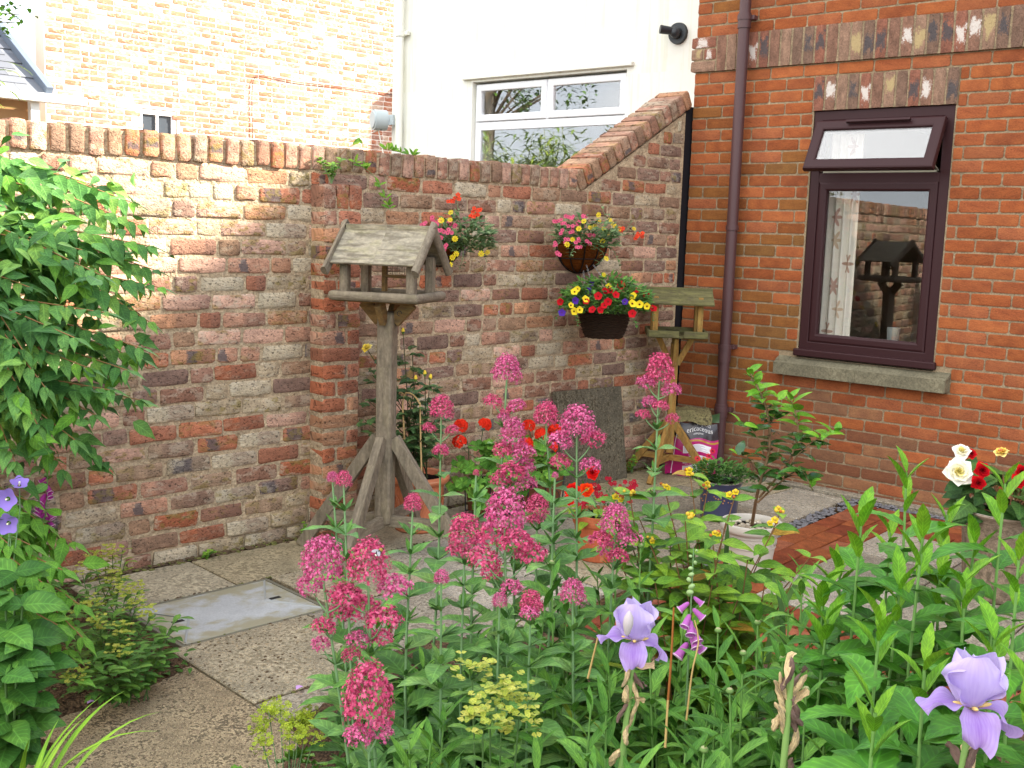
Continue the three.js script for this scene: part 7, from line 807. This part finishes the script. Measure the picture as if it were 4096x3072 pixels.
// bellflowers
{
  const base = [-1.416,0.389,-3.014].map((v, i) => (i === 1 ? 0.01 : v)), P = new Plant('bellflower', 'lilac bellflowers at the left edge', 'bellflower', base), r = rng(211), m = flat(158, 132, 214, { trans: 0.3 }), cup = (() => { const pos = [], idx = [], n = 30; for (let j = 0; j <= 4; j++) for (let i = 0; i <= n; i++) { const a = i / n * Math.PI * 2, f = j / 4, lobe = 0.5 + 0.5 * Math.cos(a * 5), q = 0.006 + 0.022 * Math.pow(f, 0.8) * (1 + (f > 0.7 ? 0.35 * (lobe - 0.5) * (f - 0.6) * 2.4 : 0)); pos.push(Math.cos(a) * q, f * 0.018 * (1 - 0.25 * (1 - lobe) * f), Math.sin(a) * q); } for (let j = 0; j < 4; j++) for (let i = 0; i < n; i++) { const p = j * (n + 1) + i; idx.push(p, p + n + 1, p + 1, p + 1, p + n + 1, p + n + 2); } const g = new THREE.BufferGeometry(); g.setAttribute('position', new THREE.Float32BufferAttribute(pos, 3)); g.setIndex(idx); g.computeVertexNormals(); return g; })(), eye = std({ color: C(232, 230, 190) }), lg = leafGeo(0.06, 0.014, 'lance', { n: 5 }), lm = leafM(92, 142, 74);
  for (const [c, ax, s] of [[[-1.425,0.763,-3.016], vec(0.05, 0.15, 1), 1.1], [[-1.421,0.695,-3.007], vec(0.15, 0.05, 1), 1.05], [[-1.403,0.797,-3.041], vec(0.3, 0.9, 0.5), 0.85]]) { const q = new V3(...c); P.stem([base, [mix(base[0], c[0], 0.5) - 0.02, c[1] * 0.55, base[2]], [c[0] - 0.01, c[1] - 0.04, c[2] - 0.03], c], 0.003, 0.0018, stemG); P.axis('flower', cup, m, q, ax, s); P.axis('stigma', (() => { const g = cyl(0.0016, 0.003, 0.014, 6); return g; })(), eye, q, ax); } for (let i = 0; i < 26; i++) { const f = r(), a = r() * 6.28; P.leaf(lg, lm, vec(base[0] + rr(-0.03, 0.01, r), 0.15 + f * 0.7, base[2] + rr(-0.02, 0.02, r)), vec(Math.cos(a), 0.4, Math.sin(a)), UP, rr(0.8, 1.3, r)); } P.done();
}
// spurge and seedlings along the path
{
  const lm = leafMs([[92, 134, 70], [78, 120, 62], [106, 148, 76]], { rough: 0.55 });
  spurge('bushy spurge with lime bracts left of the drain cover', [[-1.373,0.287,-3.706], [-1.31,0.27,-3.603], [-1.284,0.271,-3.653], [-1.323,0.295,-3.455], [-1.414,0.301,-3.607], [-1.279,0.282,-3.402], [-1.517,0.293,-3.758], [-1.36,0.334,-3.208], [-1.377,0.321,-3.155], [-1.257,0.246,-3.549], [-1.189,0.233,-3.496], [-1.281,0.27,-3.3], [-1.235,0.237,-3.345], [-1.342,0.313,-3.356]], [-1.345,0.075,-3.524].map((v, i) => (i === 1 ? 0.01 : v)), 221, lm, 0.7, 1.35); spurge('leafy spurge shoots spilling beside the drain cover', [[-1.135,0.199,-3.593], [-1.136,0.174,-3.539], [-1.154,0.186,-3.439], [-1.169,0.191,-3.339], [-1.197,0.213,-3.241], [-1.199,0.207,-3.139], [-1.253,0.235,-3.143], [-1.136,0.137,-3.432], [-1.257,0.216,-3.039], [-1.318,0.272,-3.047], [-1.165,0.168,-3.235]], [-1.199,0.118,-3.329].map((v, i) => (i === 1 ? 0.01 : v)), 222, lm, 0.12, 1.5); spurge('yellowing spurge against the foot of the old wall', [[-1.539,0.26,-4.106], [-1.518,0.265,-4.158], [-1.567,0.239,-4.103], [-1.471,0.248,-4.054], [-1.587,0.235,-4.052]], [-1.545,0.153,-4.091].map((v, i) => (i === 1 ? 0.01 : v)), 223, leafMs([[140, 156, 66], [122, 146, 62]]), 0.7);
  // large dark leaves at the very edge
  const b = [-1.34,0.262,-2.794].map((v, i) => (i === 1 ? 0.01 : v)), P = new Plant('hydrangea', 'broad dark leaves low at the left edge', 'shrub', b), r = rng(231), lg = variants(3, (i) => leafGeo(0.15, 0.1, 'ovate', { fold: 0.15, curl: 0.5 + 0.3 * i, n: 12, serr: 0.03, wave: 0.05 })), ms = leafMs([[72, 118, 62], [62, 104, 54], [88, 134, 70]], { rough: 0.5 }); for (const t of [[-1.353,0.589,-2.891], [-1.356,0.557,-2.836], [-1.308,0.518,-2.83], [-1.323,0.469,-2.772], [-1.269,0.444,-2.769], [-1.272,0.411,-2.714], [-1.255,0.366,-2.808], [-1.28,0.392,-2.661]]) { P.stem([b, t], 0.005, 0.003, stemD); for (let k = 0; k < 12; k++) { const a = r() * 6.28; P.leaf(pickOf(lg, r), pickOf(ms, r), new V3(...t).lerp(new V3(...b), k < 4 ? 0 : rr(0.1, 0.8, r)), vec(Math.cos(a), rr(-0.1, 0.3, r), Math.sin(a)), vec(0.2, 1, 0.5), rr(0.6, 0.95, r)); } } P.done();
  // daylily straps
  const b2 = [-1.146,0.237,-2.386].map((v, i) => (i === 1 ? 0.01 : v)), Q = new Plant('daylily', 'arching bright green strap leaves in the bottom left corner', 'daylily', b2), sm = leafMs([[128, 172, 62], [110, 156, 58], [142, 182, 74]], { rough: 0.5, trans: 0.3 }); for (const [L, ax, lift, cu] of [[0.5, [1, 0.1], 1.25, 2.0], [0.55, [0.9, -0.3], 1.3, 1.9], [0.45, [1, 0.5], 1.2, 1.9], [0.6, [0.6, -0.5], 1.35, 1.6], [0.5, [0.3, -0.7], 1.4, 1.3], [0.4, [1, 0.8], 1.1, 1.8], [0.55, [0.75, 0.2], 1.38, 2.2], [0.5, [-0.4, 0.2], 1.3, 1.6], [0.62, [0.35, -0.2], 1.45, 1.0], [0.48, [0.9, 0.9], 1.0, 1.6], [0.5, [0.1, -0.9], 1.42, 1.1], [0.42, [1, -0.7], 1.1, 1.5], [0.62, [0.5, -0.9], 1.3, 1.4], [0.68, [0.8, -0.15], 1.4, 1.7], [0.6, [0.15, 0.2], 1.5, 0.8], [0.66, [0.9, 0.35], 1.25, 1.9], [0.58, [0.5, 0.6], 1.3, 1.5]]) Q.leaf(leafGeo(L * 0.8, 0.016, 'strap', { n: 12, lift, curl: cu, fold: 0.5 }), pickOf(sm, r), new V3(...b2).add(vec(rr(-0.05, 0.05, r), 0, rr(-0.05, 0.05, r))), vec(ax[0], 0, ax[1]), UP, 1); Q.done();
}
// fallen petals
for (const [p, l] of [[[-0.693,-3.477], 'fallen lilac petal beside the slab joint'], [[-1.336,-3.314], 'fallen lilac petal on the edge of the concrete path']]) single('fallen_petal', l, 'petal', (() => { const g = leafGeo(0.03, 0.024, 'heart', { n: 5, fold: 0.5, curl: 1.2, lift: 0.4 }); return g; })(), flat(206, 160, 214), [p[0], 0.012, p[1]], 0.7);
// weeds on and under the old wall
const weedLeaf = variants(2, (i) => leafGeo(0.028, 0.02, 'heart', { n: 4, serr: 0.08, curl: 0.4 + 0.3 * i })), weedMs = leafMs([[120, 164, 70], [98, 144, 62], [136, 172, 76]], { rough: 0.6, trans: 0.3 });
function weed(label, p, h, n, spread, seed, name = 'wall_weed') { const P = new Plant(name, label, 'weed', p), r = rng(seed); for (let k = 0; k < 7; k++) { const a = r() * 6.28, e = vec(p[0] + Math.cos(a) * spread * r(), p[1] + h * rr(0.4, 1, r), p[2] + Math.sin(a) * spread * 0.6 * r()); P.stem([p, e], 0.0016, 0.001, stemG, 'stem', 4); for (let i = 0; i < n / 7; i++) { const q = new V3(...p).lerp(e, rr(0.3, 1, r)), b = r() * 6.28; P.leaf(pickOf(weedLeaf, r), pickOf(weedMs, r), q, vec(Math.cos(b), rr(-0.2, 0.6, r), Math.sin(b)), vec(0, 1, 0.5), rr(0.7, 1.2, r)); } } P.done(); }
weed('leafy weed growing on top of the brick pier', wallAt(2.94, 1.76, 0.07), 0.14, 90, 0.07, 241); weed('small weed at the foot of the brick pier', wallAt(3.05, 0.0, 0.07), 0.09, 36, 0.05, 242); weed('weed under the small bird table at the wall foot', wallAt(0.56, 0.0, 0.09), 0.16, 40, 0.06, 243); weed('tiny weeds in the crack below the old wall', wallAt(3.62, 0, 0.06), 0.04, 24, 0.07, 244);
{
  const P = new Plant('creeper', 'thin creeper trailing along the wall coping', 'creeper', wallAt(2.9, 1.9, 0.04)), r = rng(251), lg = variants(2, (i) => leafGeo(0.045, 0.014, 'lance', { n: 5, curl: 0.5 + 0.4 * i })), pts = [[2.92, 1.86], [2.8, 1.96], [2.6, 1.95], [2.4, 1.93], [2.25, 1.9]].map(([t, y]) => new V3(...wallAt(t, y, 0.05))), cv = onCurve(pts), p2 = [[2.8, 1.88], [2.68, 1.82], [2.6, 1.72], [2.56, 1.64]].map(([t, y]) => new V3(...wallAt(t, y, 0.05))), c2 = onCurve(p2); P.stem(pts, 0.0018, 0.001, stemR, 'runner', 4); P.stem(p2, 0.0018, 0.001, stemG, 'runner', 4); for (let i = 0; i < 22; i++) { const p = (i % 2 ? cv : c2).getPoint(r()); for (let k = 0; k < 3; k++) P.leaf(pickOf(lg, r), pickOf(weedMs, r), p, vec(rr(-1, 1, r), rr(0, 1.2, r), rr(-0.2, 0.8, r)), vec(0, 0.6, 1), rr(0.7, 1.2, r)); } P.done();
}
// the neighbours' tree and bamboo left of the frame: a twig shows in the corner, the rest is mirrored in the white window
{
  const tree = (label, b, H, Rr, seed, extra = []) => { const P = new Plant('garden_tree', label, 'tree', b), r = rng(seed), bark = std({ color: C(96, 84, 70), roughness: 1 }), lg = variants(2, (i) => leafGeo(0.09, 0.055, 'ovate', { n: 4, curl: 0.6 })), ms = leafMs([[84, 124, 56], [70, 108, 50], [100, 140, 62]]); P.stem([b, [b[0] + 0.05, H * 0.35, b[2]], [b[0], H * 0.7, b[2] + 0.1]], 0.13, 0.06, bark, 'trunk', 8); const gs = [[], [], []]; for (let k = 0; k < 26; k++) { const a = k * 2.4, f = k / 26, q = Rr * Math.sqrt(f) * 0.75, c = vec(b[0] + Math.cos(a) * q, H * 0.62 + (1 - f) * H * 0.3 + rr(-0.3, 0.3, r), b[2] + Math.sin(a) * q); P.stem([[b[0], H * 0.55, b[2]], c], 0.03, 0.01, bark, 'limb', 5); for (let i = 0; i < 130; i++) { const e = c.clone().add(vec(rr(-1, 1, r), rr(-0.8, 0.8, r), rr(-1, 1, r)).normalize().multiplyScalar(0.5 * Math.cbrt(r()) * Rr * 0.6)); gs[i % 3].push(pickOf(lg, r).clone().applyMatrix4(basis(vec(e.x - b[0], e.y - b[1], e.z - b[2]), vec(rr(-1, 1, r), rr(-0.6, 0.4, r), rr(-1, 1, r)), UP, rr(0.8, 1.3, r)))); } }
    gs.forEach((g, i) => stuff(P.o, 'crown', merge(g), ms[i])); for (const [t, from] of extra) { const pts = [from, [mix(from[0], t[0], 0.6), mix(from[1], t[1], 0.6) - 0.1, mix(from[2], t[2], 0.6)], t]; P.stem(pts, 0.012, 0.004, bark, 'limb', 5); const cv = onCurve(pts); for (let i = 0; i < 60; i++) { const q = cv.getPoint(rr(0.82, 1, r)).add(vec(rr(-0.1, 0.1, r), rr(-0.13, 0.13, r), rr(-0.1, 0.1, r))); P.leaf(pickOf(lg, r), pickOf(ms, r), q, vec(rr(-1, 1, r), rr(-0.5, 0.6, r), rr(-1, 1, r)), UP, rr(0.5, 0.8, r)); } } P.done(); };
  tree('leafy tree whose twig reaches in at the top left corner', [-7.4, 0, -9.4], 5.6, 1.9, 261, [[[-4.158,3.193,-9.322], [-6.6, 3.6, -9.2]], [[-4.218,3.129,-9.313], [-6.6, 3.4, -9.2]], [[-4.274,3.261,-9.332], [-6.6, 3.9, -9.2]]]);
  const b = [-5.4, 0, -8.6], P = new Plant('bamboo', 'clump of bamboo beyond the wall, mirrored in the white window', 'bamboo', b), r = rng(271), ms = leafMs([[150, 172, 66], [128, 156, 60], [110, 140, 56]], { trans: 0.3 }), lg = leafGeo(0.16, 0.022, 'lance', { n: 5, curl: 0.8 }), cm = std({ color: C(140, 150, 70) }), gs = [[], [], []]; for (let k = 0; k < 64; k++) { const x = b[0] + rr(-0.6, 0.5, r), z = b[2] + rr(-1.5, 1.0, r), h = rr(2.2, 3.1, r), dx = rr(-0.3, 0.3, r); P.stem([[x, 0, z], [x + dx * 0.4, h * 0.6, z], [x + dx, h, z + rr(-0.2, 0.2, r)]], 0.01, 0.004, cm, 'cane', 5); for (let i = 0; i < 130; i++) { const f = rr(0.3, 1, r), a = r() * 6.28; gs[i % 3].push(lg.clone().applyMatrix4(basis(vec(x + dx * f + rr(-0.25, 0.25, r) - b[0], h * f, z + rr(-0.25, 0.25, r) - b[2]), vec(Math.cos(a), rr(-0.6, 0.5, r), Math.sin(a)), UP, rr(1.1, 1.9, r)))); } } gs.forEach((g, i) => stuff(P.o, 'foliage', merge(g), ms[i])); P.done();
}

scene.traverse((o) => { if (o.isMesh) { o.castShadow = true; o.receiveShadow = true; } });
renderer.render(scene, camera);
